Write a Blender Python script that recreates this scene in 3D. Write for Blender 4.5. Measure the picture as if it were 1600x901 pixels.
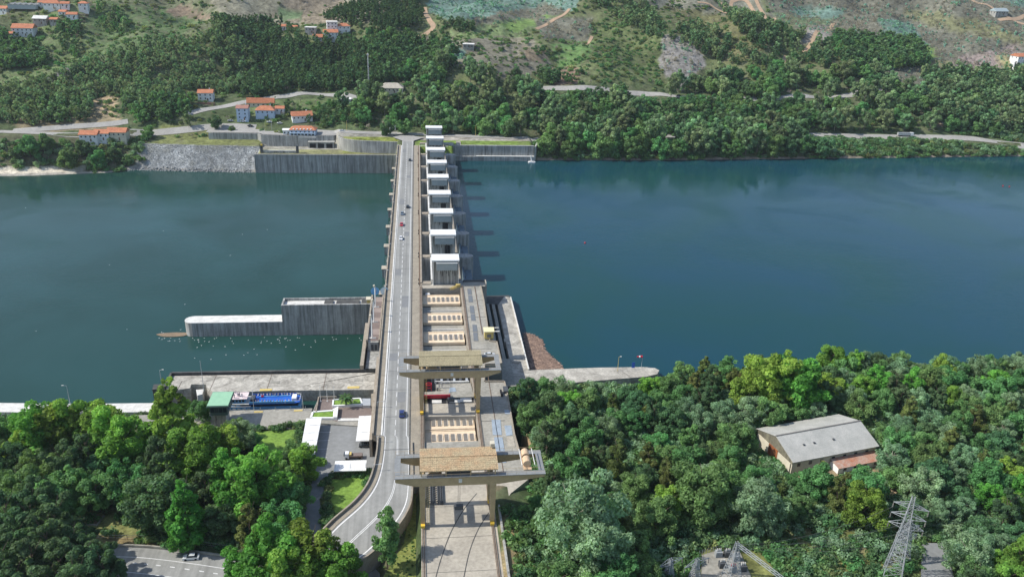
import bpy, math, random
import numpy as np
from mathutils import Vector, Matrix
random.seed(7); rng = np.random.default_rng(7)
sc = bpy.context.scene
for o in list(bpy.data.objects): bpy.data.objects.remove(o)
# ------------------------------------------------------------------ camera
CX, CY, CZ, YAW, PIT, ROL, F = 14.511, -264.391, 149.66, 0.12063, 0.40837, 0.03653, 1282.65
CAM = np.array([CX, CY, CZ])
_f = np.array([math.sin(YAW)*math.cos(PIT), math.cos(YAW)*math.cos(PIT), -math.sin(PIT)])
_r0 = np.array([math.cos(YAW), -math.sin(YAW), 0.]); _u0 = np.cross(_r0, _f)
_r = _r0*math.cos(ROL)+_u0*math.sin(ROL); _u = -_r0*math.sin(ROL)+_u0*math.cos(ROL)
cam = bpy.data.objects.new('camera', bpy.data.cameras.new('camera')); sc.collection.objects.link(cam)
cam.matrix_world = Matrix(((_r[0], _u[0], -_f[0], CX), (_r[1], _u[1], -_f[1], CY), (_r[2], _u[2], -_f[2], CZ), (0, 0, 0, 1)))
cam.data.sensor_width = 36; cam.data.lens = F/1600*36; cam.data.clip_end = 20000; cam.data.clip_start = 1
sc.camera = cam
# ------------------------------------------------------------------ light
HAZE = 0.00005
SUN_EL, SUN_STR, SKY = math.radians(44), 4.2, 0.15
w = bpy.data.worlds.new('World'); sc.world = w; w.use_nodes = True
nt = w.node_tree; bg = nt.nodes['Background']; sky = nt.nodes.new('ShaderNodeTexSky')
sky.sky_type = 'NISHITA'; sky.sun_disc = False; sky.sun_elevation = SUN_EL; sky.sun_rotation = math.radians(-89)
nt.links.new(sky.outputs[0], bg.inputs[0]); bg.inputs[1].default_value = SKY
sl = bpy.data.lights.new('sun', 'SUN'); sl.energy = SUN_STR; sl.angle = math.radians(.5); sl.color = (1, .955, .88)
so = bpy.data.objects.new('sun', sl); sc.collection.objects.link(so)
sd = Vector((math.cos(SUN_EL)*math.cos(math.radians(1)), -math.cos(SUN_EL)*math.sin(math.radians(1)), -math.sin(SUN_EL)))
so.rotation_euler = sd.to_track_quat('-Z', 'Y').to_euler(); so.location = (-200, 0, 300)
sc.view_settings.view_transform = 'Standard'; sc.view_settings.look = 'None'
sc.view_settings.exposure = 0.34; sc.view_settings.gamma = 1
sc.render.resolution_x, sc.render.resolution_y = 1024, 576
try:
    sc.cycles.max_bounces = 5; sc.cycles.volume_bounces = 0; sc.cycles.transparent_max_bounces = 6
except Exception: pass

# ------------------------------------------------------------------ picking points on the ground
def ray(px, py):
    return _f + (px-800)/F*_r - (py-450.5)/F*_u
def at(px, py, z=0.0):
    d = ray(px, py); t = (z-CZ)/d[2]
    return CAM + t*d
def proj(P):
    P = np.asarray(P, float); d = P-CAM; z = d@_f
    return np.stack([800+F*(d@_r)/z, 450.5-F*(d@_u)/z], -1)
def sm(a, b, x): 
    t = np.clip((x-a)/(b-a), 0, 1); return t*t*(3-2*t)
_W = [(rng.uniform(-1, 1, 2), rng.uniform(0, 6.28)) for _ in range(40)]
def wob(x, y, wl, k, n=6):
    s = 0
    for i in range(n):
        (a, b), ph = _W[(k*n+i) % 40]
        s = s + np.sin((x*a+y*b)*6.28/wl*1.3+ph+2.1*np.sin((x*b-y*a)*3.1/wl+i))
    return s/n
SHX = [-900, -400, -330, -267, -215, -200, -157, -112, -108, -3, 30, 102, 116, 200, 342, 461, 525, 700, 1300]
SHY = [340, 346, 348, 352, 361, 370, 366, 364, 363.5, 363.5, 354, 354, 356, 357, 366, 374, 378, 392, 420]
def gz(x, y):
    x = np.asarray(x, float); y = np.asarray(y, float)
    # ---- far bank
    sy = np.interp(x, SHX, SHY); t = y-sy
    left = np.interp(t, [-30, -6, 0, 3, 17, 36, 48, 60], [-40, -28, -25.2, -23, -9.6, -6.5, -3.8, -3.0])
    leftn = np.interp(t, [-30, -6, 0, 9, 22, 32, 40, 60], [-40, -27, -25.2, -23, -15, -8, -4, -3.0])
    left = left+(leftn-left)*sm(-196, -212, x)
    mid = np.where(x < -50, np.where(y < 391, -11.0, -2.6), np.where(y < np.interp(x, [-50, -38, -3], [386, 376.5, 371]), -11.0, -1.2))
    mid = np.where(t < 1.0, -40, mid)
    nat = np.interp(t, [-30, -6, 0, 6, 16, 30, 60], [-26, -15, -12.1, -9, -4.5, -3.0, -2.5])
    rw = np.where(t < 1.5, -20, -.9+0*x)
    rt = rw+(nat-rw)*sm(101, 106, x)
    fz = np.where(x < -109, left, np.where(x < -2, mid, np.where(x < 40, np.where(y < 350, -32, -.95), rt)))
    h = np.maximum(y-402, 0)
    rel = sm(0, 160, h)
    hill = .27*h + rel*(20*wob(x, y, 230, 0)+10*wob(x, y, 90, 1)+3*wob(x, y, 40, 3)) + sm(0, 60, h)*1.2*wob(x, y, 35, 2) + 12*sm(250, 500, h)
    fz = fz+hill
    # ---- near bank, left of the dam
    wy = np.interp(x, [-300, -139, -84], [20, 9.5, 7.5])
    nl = np.where(y > wy, -40, -17.2)+9.1*sm(-2, -28, y-wy)
    nl = np.where((x > -86) & (y > -7.5), -30, nl)
    nl = np.where((x > -86) & (x < -60) & (y > -9) & (y <= -7.5), -20, nl)
    nl = nl + np.where((x > -86)&(y<=-8), np.maximum(0, -8.15-nl)*sm(-84, -62, x), 0)
    nl = np.where(x > 3, np.where(y > -50, -8.1, -5.0), nl)
    nl = np.where((x > -4) & (y > -20), -30, nl)
    nl = nl+.5*wob(x, y, 45, 3)*sm(-30, -60, y)*sm(-60, -90, x)
    # ---- near bank, right of the dam
    nr = np.interp(x, [33, 37, 47, 62, 100, 240, 500], [-.2, .6, -2.2, -5, -5, -5.5, -4])
    nr = np.where((y > -66) & (x < 48), -14, nr)
    shy = np.interp(x, [46, 107, 112, 240, 600], [-2, -2, 3, 8, 30])
    nr = nr+(-9.6-nr)*sm(-22, -6, y-shy)
    nr = np.where(y > shy+9, -30, nr)
    nr = nr+.7*wob(x, y, 50, 4)*sm(50, 70, x)*sm(5, -25, y-shy)
    nz = np.where(x < 14, nl, np.where(x < 33.3, -1.2, nr))
    nz = np.where((x > 13) & (x < 47) & (y > -47), -32, nz)
    return np.where(y > 330, fz, np.where(y > 60, -34+0*x, nz))
def hit(px, py, start=250.):
    d = ray(px, py); s = start; last = s
    while s < 3000:
        p = CAM+d*s
        if p[2] < gz(p[0], p[1]): 
            a, b = last, s
            for _ in range(14):
                m = (a+b)/2; p = CAM+d*m
                if p[2] < gz(p[0], p[1]): b = m
                else: a = m
            p = CAM+d*b; return np.array([p[0], p[1], float(gz(p[0], p[1]))])
        last = s; s += 3
    return CAM+d*1200

# ------------------------------------------------------------------ object helpers
COL = sc.collection
def put(o): COL.objects.link(o); return o
def tag(o, label=None, cat=None, group=None, kind=None):
    if label: o['label'] = label
    if cat: o['category'] = cat
    if group: o['group'] = group
    if kind: o['kind'] = kind
    return o
def thing(name, label, cat, loc=(0, 0, 0), rotz=0, group=None):
    o = put(bpy.data.objects.new(name, None)); o.location = [float(v) for v in loc]; o.rotation_euler = (0, 0, rotz)
    o.empty_display_size = .5
    return tag(o, label, cat, group)
class MB:
    def __init__(s, org=(0, 0, 0)): s.v = []; s.f = []; s.o = np.array(org, float)
    def add(s, vs, fs):
        n = len(s.v); s.v += [tuple(np.array(p, float)-s.o) for p in vs]; s.f += [tuple(i+n for i in f) for f in fs]; return s
    def box(s, x0, x1, y0, y1, z0, z1):
        vs = [(x0, y0, z0), (x1, y0, z0), (x1, y1, z0), (x0, y1, z0), (x0, y0, z1), (x1, y0, z1), (x1, y1, z1), (x0, y1, z1)]
        return s.add(vs, [(3, 2, 1, 0), (4, 5, 6, 7), (0, 1, 5, 4), (1, 2, 6, 5), (2, 3, 7, 6), (3, 0, 4, 7)])
    def obox(s, c, L, W, z0, z1, a):
        ca, sa = math.cos(a), math.sin(a); P = []
        for (u, v) in ((-1, -1), (1, -1), (1, 1), (-1, 1)):
            P.append((c[0]+u*L/2*ca-v*W/2*sa, c[1]+u*L/2*sa+v*W/2*ca))
        return s.prism(P, z0, z1)
    def prism(s, P, z0, z1):
        P = [(p[0], p[1]) for p in P]
        ar = sum(P[i][0]*P[(i+1) % len(P)][1]-P[(i+1) % len(P)][0]*P[i][1] for i in range(len(P)))
        if ar < 0: P = P[::-1]
        n = len(P); z0 = z0 if hasattr(z0, '__len__') else [z0]*n; z1 = z1 if hasattr(z1, '__len__') else [z1]*n
        vs = [(p[0], p[1], z) for p, z in zip(P, z0)]+[(p[0], p[1], z) for p, z in zip(P, z1)]
        return s.add(vs, [tuple(range(n))[::-1], tuple(range(n, 2*n))]+[(i, (i+1) % n, n+(i+1) % n, n+i) for i in range(n)])
    def bar(s, p, q, r, r2=None, n=6):
        p = Vector(p); q = Vector(q); d = (q-p)
        if d.length < 1e-6: return s
        d.normalize(); r2 = r if r2 is None else r2
        a = d.orthogonal().normalized(); b = d.cross(a); vs = []
        for (c, rr) in ((p, r), (q, r2)):
            for i in range(n):
                t = 2*math.pi*(i+.5)/n; vs.append(c+a*rr*math.cos(t)+b*rr*math.sin(t))
        return s.add(vs, [tuple(range(n))[::-1], tuple(range(n, 2*n))]+[(i, (i+1) % n, n+(i+1) % n, n+i) for i in range(n)])
    def lathe(s, c, prof, n=10, axis='z'):
        vs = []; k = len(prof)
        for (r, h) in prof:
            for i in range(n):
                t = 2*math.pi*i/n
                if axis == 'z': vs.append((c[0]+r*math.cos(t), c[1]+r*math.sin(t), c[2]+h))
                elif axis == 'x': vs.append((c[0]+h, c[1]+r*math.cos(t), c[2]+r*math.sin(t)))
                else: vs.append((c[0]+r*math.sin(t), c[1]+h, c[2]+r*math.cos(t)))
        fs = [(j*n+i, j*n+(i+1) % n, (j+1)*n+(i+1) % n, (j+1)*n+i) for j in range(k-1) for i in range(n)]
        fs += [tuple(range(n))[::-1], tuple(range((k-1)*n, k*n))]
        return s.add(vs, fs)
    def wedge(s, P4, thick):
        # a slab through four top corners
        vs = [tuple(p) for p in P4]+[(p[0], p[1], p[2]-thick) for p in P4]
        return s.add(vs, [(0, 1, 2, 3), (7, 6, 5, 4), (0, 4, 5, 1), (1, 5, 6, 2), (2, 6, 7, 3), (3, 7, 4, 0)])
    def build(s, name, m, parent=None, **kw):
        me = bpy.data.meshes.new(name); me.from_pydata(s.v, [], s.f); me.update()
        me.materials.append(m)
        o = put(bpy.data.objects.new(name, me))
        if parent is not None: o.parent = parent
        elif any(s.o): o.location = s.o
        return tag(o, kw.get('label'), kw.get('cat'), kw.get('group'), kw.get('kind'))
def copy_tree(o, parent=None):
    c = o.copy(); COL.objects.link(c)
    if parent is not None: c.parent = parent
    for ch in o.children: copy_tree(ch, c)
    return c

# ------------------------------------------------------------------ materials
MATS = {}
def mat(name, c, c2=None, rough=.85, scale=.4, detail=5, metal=0., bump=0., streak=0., spec=.3, fine=0., tint=False, objrand=0., obj=False, dist=0):
    m = bpy.data.materials.new(name); MATS[name] = m; m.use_nodes = True; N = m.node_tree.nodes; L = m.node_tree.links
    b = N['Principled BSDF']; b.inputs['Roughness'].default_value = rough; b.inputs['Metallic'].default_value = metal
    b.inputs['Specular IOR Level'].default_value = spec
    if obj: tc = N.new('ShaderNodeTexCoord'); P = tc.outputs['Object']
    else: g = N.new('ShaderNodeNewGeometry'); P = g.outputs['Position']
    c2 = c2 or tuple(v*.7 for v in c)
    no = N.new('ShaderNodeTexNoise'); no.inputs['Scale'].default_value = scale; no.inputs['Detail'].default_value = detail; no.inputs['Roughness'].default_value = .65
    no.inputs['Distortion'].default_value = dist
    L.new(P, no.inputs['Vector'])
    ra = N.new('ShaderNodeValToRGB'); ra.color_ramp.elements[0].position = .32; ra.color_ramp.elements[1].position = .68
    ra.color_ramp.elements[0].color = (*c2, 1); ra.color_ramp.elements[1].color = (*c, 1)
    L.new(no.outputs['Fac'], ra.inputs['Fac']); out = ra.outputs['Color']
    def mul(out, fac_socket, lo, hi):
        mr = N.new('ShaderNodeMapRange'); mr.inputs['From Min'].default_value = .3; mr.inputs['From Max'].default_value = .7
        mr.inputs['To Min'].default_value = lo; mr.inputs['To Max'].default_value = hi; L.new(fac_socket, mr.inputs['Value'])
        mx = N.new('ShaderNodeVectorMath'); mx.operation = 'SCALE'; L.new(out, mx.inputs[0]); L.new(mr.outputs[0], mx.inputs['Scale']); return mx.outputs[0]
    if fine:
        n2 = N.new('ShaderNodeTexNoise'); n2.inputs['Scale'].default_value = scale*9; n2.inputs['Detail'].default_value = 3; L.new(P, n2.inputs['Vector'])
        out = mul(out, n2.outputs['Fac'], 1-fine, 1+fine*.6)
    if streak:
        mp = N.new('ShaderNodeMapping'); mp.inputs['Scale'].default_value = (.55, .55, .035); L.new(P, mp.inputs['Vector'])
        n3 = N.new('ShaderNodeTexNoise'); n3.inputs['Scale'].default_value = 1.3; n3.inputs['Detail'].default_value = 4; n3.inputs['Roughness'].default_value = .7; L.new(mp.outputs[0], n3.inputs['Vector'])
        out = mul(out, n3.outputs['Fac'], 1-streak, 1.12)
    if tint:
        a = N.new('ShaderNodeAttribute'); a.attribute_name = 'tint'
        mr = N.new('ShaderNodeMapRange'); mr.inputs['To Min'].default_value = .55; mr.inputs['To Max'].default_value = 1.5; L.new(a.outputs['Fac'], mr.inputs['Value'])
        mx = N.new('ShaderNodeVectorMath'); mx.operation = 'SCALE'; L.new(out, mx.inputs[0]); L.new(mr.outputs[0], mx.inputs['Scale']); out = mx.outputs[0]
    if objrand:
        oi = N.new('ShaderNodeObjectInfo')
        hs = N.new('ShaderNodeHueSaturation'); L.new(out, hs.inputs['Color'])
        m1 = N.new('ShaderNodeMapRange'); m1.inputs['To Min'].default_value = .5-objrand*.09; m1.inputs['To Max'].default_value = .5+objrand*.06; L.new(oi.outputs['Random'], m1.inputs['Value']); L.new(m1.outputs[0], hs.inputs['Hue'])
        ml = N.new('ShaderNodeMath'); ml.operation = 'MULTIPLY'; ml.inputs[1].default_value = 7.13; L.new(oi.outputs['Random'], ml.inputs[0])
        fr = N.new('ShaderNodeMath'); fr.operation = 'FRACT'; L.new(ml.outputs[0], fr.inputs[0])
        m2 = N.new('ShaderNodeMapRange'); m2.inputs['To Min'].default_value = 1-objrand*.45; m2.inputs['To Max'].default_value = 1+objrand*.45; L.new(fr.outputs[0], m2.inputs['Value']); L.new(m2.outputs[0], hs.inputs['Value'])
        out = hs.outputs['Color']
    L.new(out, b.inputs['Base Color'])
    if bump:
        n4 = N.new('ShaderNodeTexNoise'); n4.inputs['Scale'].default_value = scale*5; n4.inputs['Detail'].default_value = 4; L.new(P, n4.inputs['Vector'])
        bp = N.new('ShaderNodeBump'); bp.inputs['Strength'].default_value = bump; bp.inputs['Distance'].default_value = .3; L.new(n4.outputs['Fac'], bp.inputs['Height']); L.new(bp.outputs[0], b.inputs['Normal'])
    return m
M_deck = mat('pale_concrete', (.46, .42, .345), (.32, .29, .24), scale=.12, fine=.16, dist=.5)
M_deck2 = mat('grey_concrete', (.37, .35, .30), (.25, .24, .205), scale=.1, fine=.2, dist=.8)
M_mott = mat('mottled_concrete', (.54, .51, .44), (.22, .205, .175), scale=.16, detail=8, fine=.25, dist=1.2)
M_wall = mat('stained_concrete', (.50, .50, .47), (.36, .36, .34), scale=.15, streak=.7, fine=.1)
M_walll = mat('light_stained_concrete', (.50, .49, .45), (.36, .36, .33), scale=.15, streak=.6, fine=.1)
M_dark = mat('dark_concrete', (.11, .11, .1), (.06, .06, .06), scale=.3, streak=.3)  # plain dark streaked concrete colour for pits, sills, joints, kerbs and parapets
M_blackish = mat('dark_opening', (.02, .02, .022), (.012, .012, .014))
M_pave = mat('pavement_slabs', (.33, .29, .225), (.25, .22, .17), scale=.25, fine=.15)
M_parap = mat('parapet_concrete', (.36, .32, .26), (.25, .21, .16), scale=.5, fine=.2)
M_brown = mat('brown_rust', (.2, .13, .085), (.11, .075, .055), scale=.6, fine=.2)
M_asph = mat('asphalt', (.295, .295, .275), (.235, .235, .22), scale=.09, fine=.08, rough=.75)
def wear(m, lo, hi):
    N = m.node_tree.nodes; L = m.node_tree.links; b = N['Principled BSDF']; src = b.inputs['Base Color'].links[0].from_socket; g = N.new('ShaderNodeNewGeometry')
    mp = N.new('ShaderNodeMapping'); mp.inputs['Scale'].default_value = (.62, .012, .1); L.new(g.outputs['Position'], mp.inputs['Vector']); n = N.new('ShaderNodeTexNoise'); n.inputs['Scale'].default_value = 1.; n.inputs['Detail'].default_value = 5; L.new(mp.outputs[0], n.inputs['Vector'])
    mr = N.new('ShaderNodeMapRange'); mr.inputs['From Min'].default_value = .35; mr.inputs['From Max'].default_value = .65; mr.inputs['To Min'].default_value = lo; mr.inputs['To Max'].default_value = hi; L.new(n.outputs['Fac'], mr.inputs['Value'])
    v = N.new('ShaderNodeVectorMath'); v.operation = 'SCALE'; L.new(src, v.inputs[0]); L.new(mr.outputs[0], v.inputs['Scale']); L.new(v.outputs[0], b.inputs['Base Color'])
wear(M_asph, .8, 1.12)
M_asph2 = mat('dark_asphalt', (.13, .135, .14), (.095, .1, .105), scale=.12, fine=.1)
M_park = mat('car_park_asphalt', (.25, .255, .25), (.19, .195, .19), scale=.08, fine=.12)
M_line = mat('white_road_paint', (.74, .74, .72), (.55, .55, .54), scale=1.5)
M_white = mat('white_paint', (.82, .82, .8), (.72, .72, .7), scale=.3, rough=.5)
M_whited = mat('weathered_white', (.72, .71, .67), (.5, .49, .45), scale=.4, fine=.1)
M_cream = mat('cream_roof_concrete', (.78, .64, .46), (.64, .50, .35), scale=.3, fine=.12)
M_louvre = mat('louvre_grey', (.2, .19, .17), (.15, .14, .13), scale=1)
M_clad = mat('grey_blue_cladding', (.34, .40, .41), (.29, .35, .365), scale=.5, rough=.5)
M_gate = mat('gate_steel', (.16, .22, .26), (.11, .155, .19), scale=.3, streak=.3, rough=.6)
M_crane = mat('ochre_crane_paint', (.46, .35, .20), (.36, .27, .155), scale=.5, rough=.55, fine=.1)
M_cranetop = mat('grey_walkway', (.25, .26, .26), (.19, .2, .2), scale=1)
M_tan = mat('tan_drum', (.62, .45, .29), (.5, .35, .22), scale=1, rough=.5)
M_ctile = mat('worn_rusty_tiles', (.46, .30, .17), (.44, .37, .23), scale=.3, detail=8, fine=.45, rough=.9)
M_ctile2 = mat('dull_beige_tiles', (.40, .35, .22), (.31, .27, .17), scale=.4, detail=8, fine=.35, rough=.9)
M_tile = mat('orange_roof_tiles', (.56, .23, .12), (.40, .15, .08), scale=.35, fine=.45, rough=.85)
M_tilef = mat('faded_roof_tiles', (.40, .2, .15), (.28, .15, .12), scale=.5, fine=.3)
M_plast = mat('white_render', (.72, .73, .72), (.6, .61, .61), scale=.3)
M_plasb = mat('pale_blue_render', (.45, .55, .66), (.38, .48, .6), scale=.3)
M_plasc = mat('cream_render', (.62, .57, .45), (.5, .46, .36), scale=.3)
M_glass = mat('dark_window_glass', (.03, .04, .05), (.02, .03, .04), rough=.15, spec=.6)
M_red = mat('red_paint', (.5, .02, .035), (.4, .015, .03), rough=.45)
M_blue = mat('bright_blue_paint', (.03, .13, .52), (.02, .1, .42), rough=.4, scale=.6)
M_blue2 = mat('light_blue_paint', (.16, .42, .68), (.12, .34, .6), rough=.4)
M_green = mat('green_copper_roof', (.30, .52, .34), (.25, .45, .3), scale=.5, rough=.6)
M_dgreen = mat('dark_green_wall', (.09, .14, .12), (.07, .11, .095))
M_yel = mat('yellow_paint', (.62, .48, .16), (.5, .38, .13), rough=.5, scale=.8)
M_yelb = mat('bright_yellow_paint', (.75, .5, .06), (.65, .42, .05), rough=.5)
M_metal = mat('galvanised_steel', (.5, .52, .53), (.4, .42, .43), rough=.45, metal=.3, scale=1)
M_galv = mat('dull_galvanised', (.30, .32, .33), (.22, .24, .25), rough=.6, scale=1)
M_dmetal = mat('dark_metal', (.09, .095, .1), (.06, .065, .07), rough=.5)
M_tyre = mat('tyre_rubber', (.02, .02, .02), (.015, .015, .015))
M_plaza = mat('brown_paving', (.21, .165, .145), (.17, .135, .12), scale=.3, fine=.15)
M_lawn = mat('lawn_grass', (.20, .32, .06), (.15, .25, .05), scale=.12, detail=9, fine=.3, bump=.3, spec=.1)
M_lawnd = mat('dry_lawn', (.22, .24, .07), (.15, .19, .05), scale=.12, detail=9, fine=.35, bump=.3, spec=.1)
M_soil = mat('dry_soil', (.28, .2, .13), (.17, .13, .085), scale=.3, fine=.3)
M_rustg = mat('rusty_door', (.42, .15, .05), (.22, .055, .02), scale=.5, detail=8, fine=.4)
M_whroof = mat('grey_sheet_roof', (.45, .44, .40), (.34, .34, .31), scale=.25, fine=.12, rough=.7)
M_corr = mat('rusty_sheet_roof', (.42, .36, .30), (.40, .13, .06), scale=.35, detail=6, fine=.2, dist=1)
M_gable = mat('weathered_gable_sheet', (.26, .24, .17), (.13, .12, .09), scale=.6, streak=.5)
M_rock = mat('grey_rock', (.32, .33, .325), (.23, .24, .24), scale=.15, objrand=.5, fine=.2)
M_debris = mat('drift_wood', (.33, .23, .17), (.16, .11, .09), scale=.5, fine=.4, tint=True)
M_bird = mat('white_feathers', (.85, .85, .83), (.75, .75, .74))
M_skin = mat('skin', (.5, .3, .22), (.45, .27, .2)); M_cloth = mat('summer_clothing', (.6, .6, .62), (.3, .25, .3), objrand=1.)
M_bark = mat('bark', (.13, .1, .075), (.08, .06, .045), scale=1, obj=True)
M_barkp = mat('pale_bark', (.3, .27, .22), (.18, .16, .13), scale=1, obj=True)
def leafmat(n, c, c2, r=.45, k=2.25):
    m = mat(n, tuple(v*k for v in c), tuple(v*k for v in c2), rough=.6, scale=.35, detail=2, tint=True, objrand=r, spec=.12)
    N = m.node_tree.nodes; L = m.node_tree.links; b = N['Principled BSDF']; src = b.inputs['Base Color'].links[0].from_socket
    t = N.new('ShaderNodeBsdfTranslucent'); sc2 = N.new('ShaderNodeVectorMath'); sc2.operation = 'MULTIPLY'; sc2.inputs[1].default_value = (1.25, 1.3, .7); L.new(src, sc2.inputs[0]); L.new(sc2.outputs[0], t.inputs['Color'])
    mx = N.new('ShaderNodeMixShader'); mx.inputs[0].default_value = .42; L.new(b.outputs[0], mx.inputs[1]); L.new(t.outputs[0], mx.inputs[2]); L.new(mx.outputs[0], N['Material Output'].inputs['Surface']); return m
ML = {
 'broad': leafmat('fresh_green_leaves', (.085, .165, .03), (.05, .115, .022), .5),
 'green': leafmat('mid_green_leaves', (.07, .14, .05), (.047, .1, .037)),
 'grey': leafmat('grey_green_leaves', (.112, .17, .10), (.078, .128, .073), .35),
 'dark': leafmat('dark_green_leaves', (.05, .098, .043), (.034, .068, .031)),
 'pine': leafmat('pine_needles', (.052, .092, .042), (.036, .068, .031), .35),
 'olive': leafmat('olive_brown_leaves', (.075, .095, .03), (.05, .068, .022), .4),
 'euc': leafmat('eucalyptus_leaves', (.105, .155, .08), (.068, .11, .055), .6),
 'scrub': leafmat('scrub_leaves', (.085, .125, .05), (.055, .085, .035), .8),
 'teal': leafmat('young_blue_green_leaves', (.14, .23, .2), (.09, .165, .14), .5),
 'dead': leafmat('bare_grey_twigs', (.155, .145, .12), (.105, .095, .085), .4),
}
# water: dark teal body under a rippled surface
def water(name, deep, deep2):
    m = bpy.data.materials.new(name); m.use_nodes = True; N = m.node_tree.nodes; L = m.node_tree.links; b = N['Principled BSDF']
    g = N.new('ShaderNodeNewGeometry'); 
    n1 = N.new('ShaderNodeTexNoise'); n1.inputs['Scale'].default_value = .012; n1.inputs['Detail'].default_value = 4; n1.inputs['Distortion'].default_value = .6
    L.new(g.outputs['Position'], n1.inputs['Vector'])
    r = N.new('ShaderNodeValToRGB'); r.color_ramp.elements[0].position = .35; r.color_ramp.elements[1].position = .65
    r.color_ramp.elements[0].color = (*deep2, 1); r.color_ramp.elements[1].color = (*deep, 1)
    L.new(n1.outputs['Fac'], r.inputs[0]); L.new(r.outputs[0], b.inputs['Base Color'])
    b.inputs['Roughness'].default_value = .09; b.inputs['IOR'].default_value = 1.33; b.inputs['Specular IOR Level'].default_value = .27
    nr = N.new('ShaderNodeTexNoise'); nr.inputs['Scale'].default_value = .018; nr.inputs['Detail'].default_value = 5; nr.inputs['Distortion'].default_value = 1.2; L.new(g.outputs['Position'], nr.inputs['Vector']); rr_ = N.new('ShaderNodeMapRange'); rr_.inputs['From Min'].default_value = .42; rr_.inputs['From Max'].default_value = .62; rr_.inputs['To Min'].default_value = .05; rr_.inputs['To Max'].default_value = .2; L.new(nr.outputs['Fac'], rr_.inputs['Value']); L.new(rr_.outputs[0], b.inputs['Roughness'])
    mp = N.new('ShaderNodeMapping'); mp.inputs['Scale'].default_value = (.7, 1.3, 1); mp.inputs['Rotation'].default_value = (0, 0, .35); L.new(g.outputs['Position'], mp.inputs['Vector'])
    n2 = N.new('ShaderNodeTexNoise'); n2.inputs['Scale'].default_value = .55; n2.inputs['Detail'].default_value = 5; n2.inputs['Roughness'].default_value = .6; L.new(mp.outputs[0], n2.inputs['Vector'])
    n3 = N.new('ShaderNodeTexNoise'); n3.inputs['Scale'].default_value = .035; n3.inputs['Detail'].default_value = 3; L.new(mp.outputs[0], n3.inputs['Vector'])
    mm = N.new('ShaderNodeMath'); mm.operation = 'MULTIPLY'; L.new(n2.outputs['Fac'], mm.inputs[0]); L.new(n3.outputs['Fac'], mm.inputs[1])
    bp = N.new('ShaderNodeBump'); bp.inputs['Strength'].default_value = .3; bp.inputs['Distance'].default_value = .35; L.new(mm.outputs[0], bp.inputs['Height']); L.new(bp.outputs[0], b.inputs['Normal'])
    return m
M_waterL = water('downstream_water', (.018, .060, .055), (.012, .044, .035))
M_waterR = water('reservoir_water', (.008, .048, .072), (.008, .050, .052))
# ------------------------------------------------------------------ terrain sheet
def lines(segs):
    out = []
    for a, b, s in segs: out += list(np.arange(a, b, s))
    return np.array(sorted(set(np.round(out, 3)))+[segs[-1][1]])
XS = lines([(-5000, -1500, 350), (-1500, -700, 50), (-700, -320, 7), (-320, -130, 3.2), (-130, 130, 1.6), (130, 330, 3.2), (330, 900, 7), (900, 1800, 60), (1800, 6000, 350)])
YS = lines([(-1500, -160, 90), (-160, -100, 4), (-100, 30, 1.5), (30, 330, 30), (330, 350, 4), (350, 410, 1.4), (410, 640, 3.5), (640, 900, 6), (900, 1500, 40), (1500, 5000, 350)])
GX, GY = np.meshgrid(XS, YS); GZ = gz(GX, GY)
far_cap = sm(900, 1600, GY); GZ = GZ*(1-far_cap)+far_cap*(150+30*wob(GX, GY, 900, 1))*1.0
V = np.stack([GX.ravel(), GY.ravel(), GZ.ravel()], 1)
nx, ny = len(XS), len(YS)
idx = np.arange(nx*ny).reshape(ny, nx)
Fq = np.stack([idx[:-1, :-1], idx[:-1, 1:], idx[1:, 1:], idx[1:, :-1]], -1).reshape(-1, 4)
def fastmesh(name, V, Fc, smooth=False):
    me = bpy.data.meshes.new(name); k = Fc.shape[1]
    me.vertices.add(len(V)); me.vertices.foreach_set('co', np.asarray(V, np.float32).ravel())
    me.loops.add(len(Fc)*k); me.loops.foreach_set('vertex_index', Fc.astype(np.int32).ravel())
    me.polygons.add(len(Fc)); me.polygons.foreach_set('loop_start', np.arange(0, len(Fc)*k, k, dtype=np.int32))
    try: me.polygons.foreach_set('loop_total', np.full(len(Fc), k, dtype=np.int32))
    except Exception: pass
    me.update(calc_edges=True)
    if smooth: me.polygons.foreach_set('use_smooth', np.ones(len(Fc), bool))
    return me
def inpoly(P, poly):
    x, y = P[:, 0], P[:, 1]; n = len(poly); r = np.zeros(len(P), bool); j = n-1
    for i in range(n):
        xi, yi = poly[i]; xj, yj = poly[j]
        c = ((yi > y) != (yj > y)) & (x < (xj-xi)*(y-yi)/(yj-yi+1e-12)+xi); r ^= c; j = i
    return r
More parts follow.
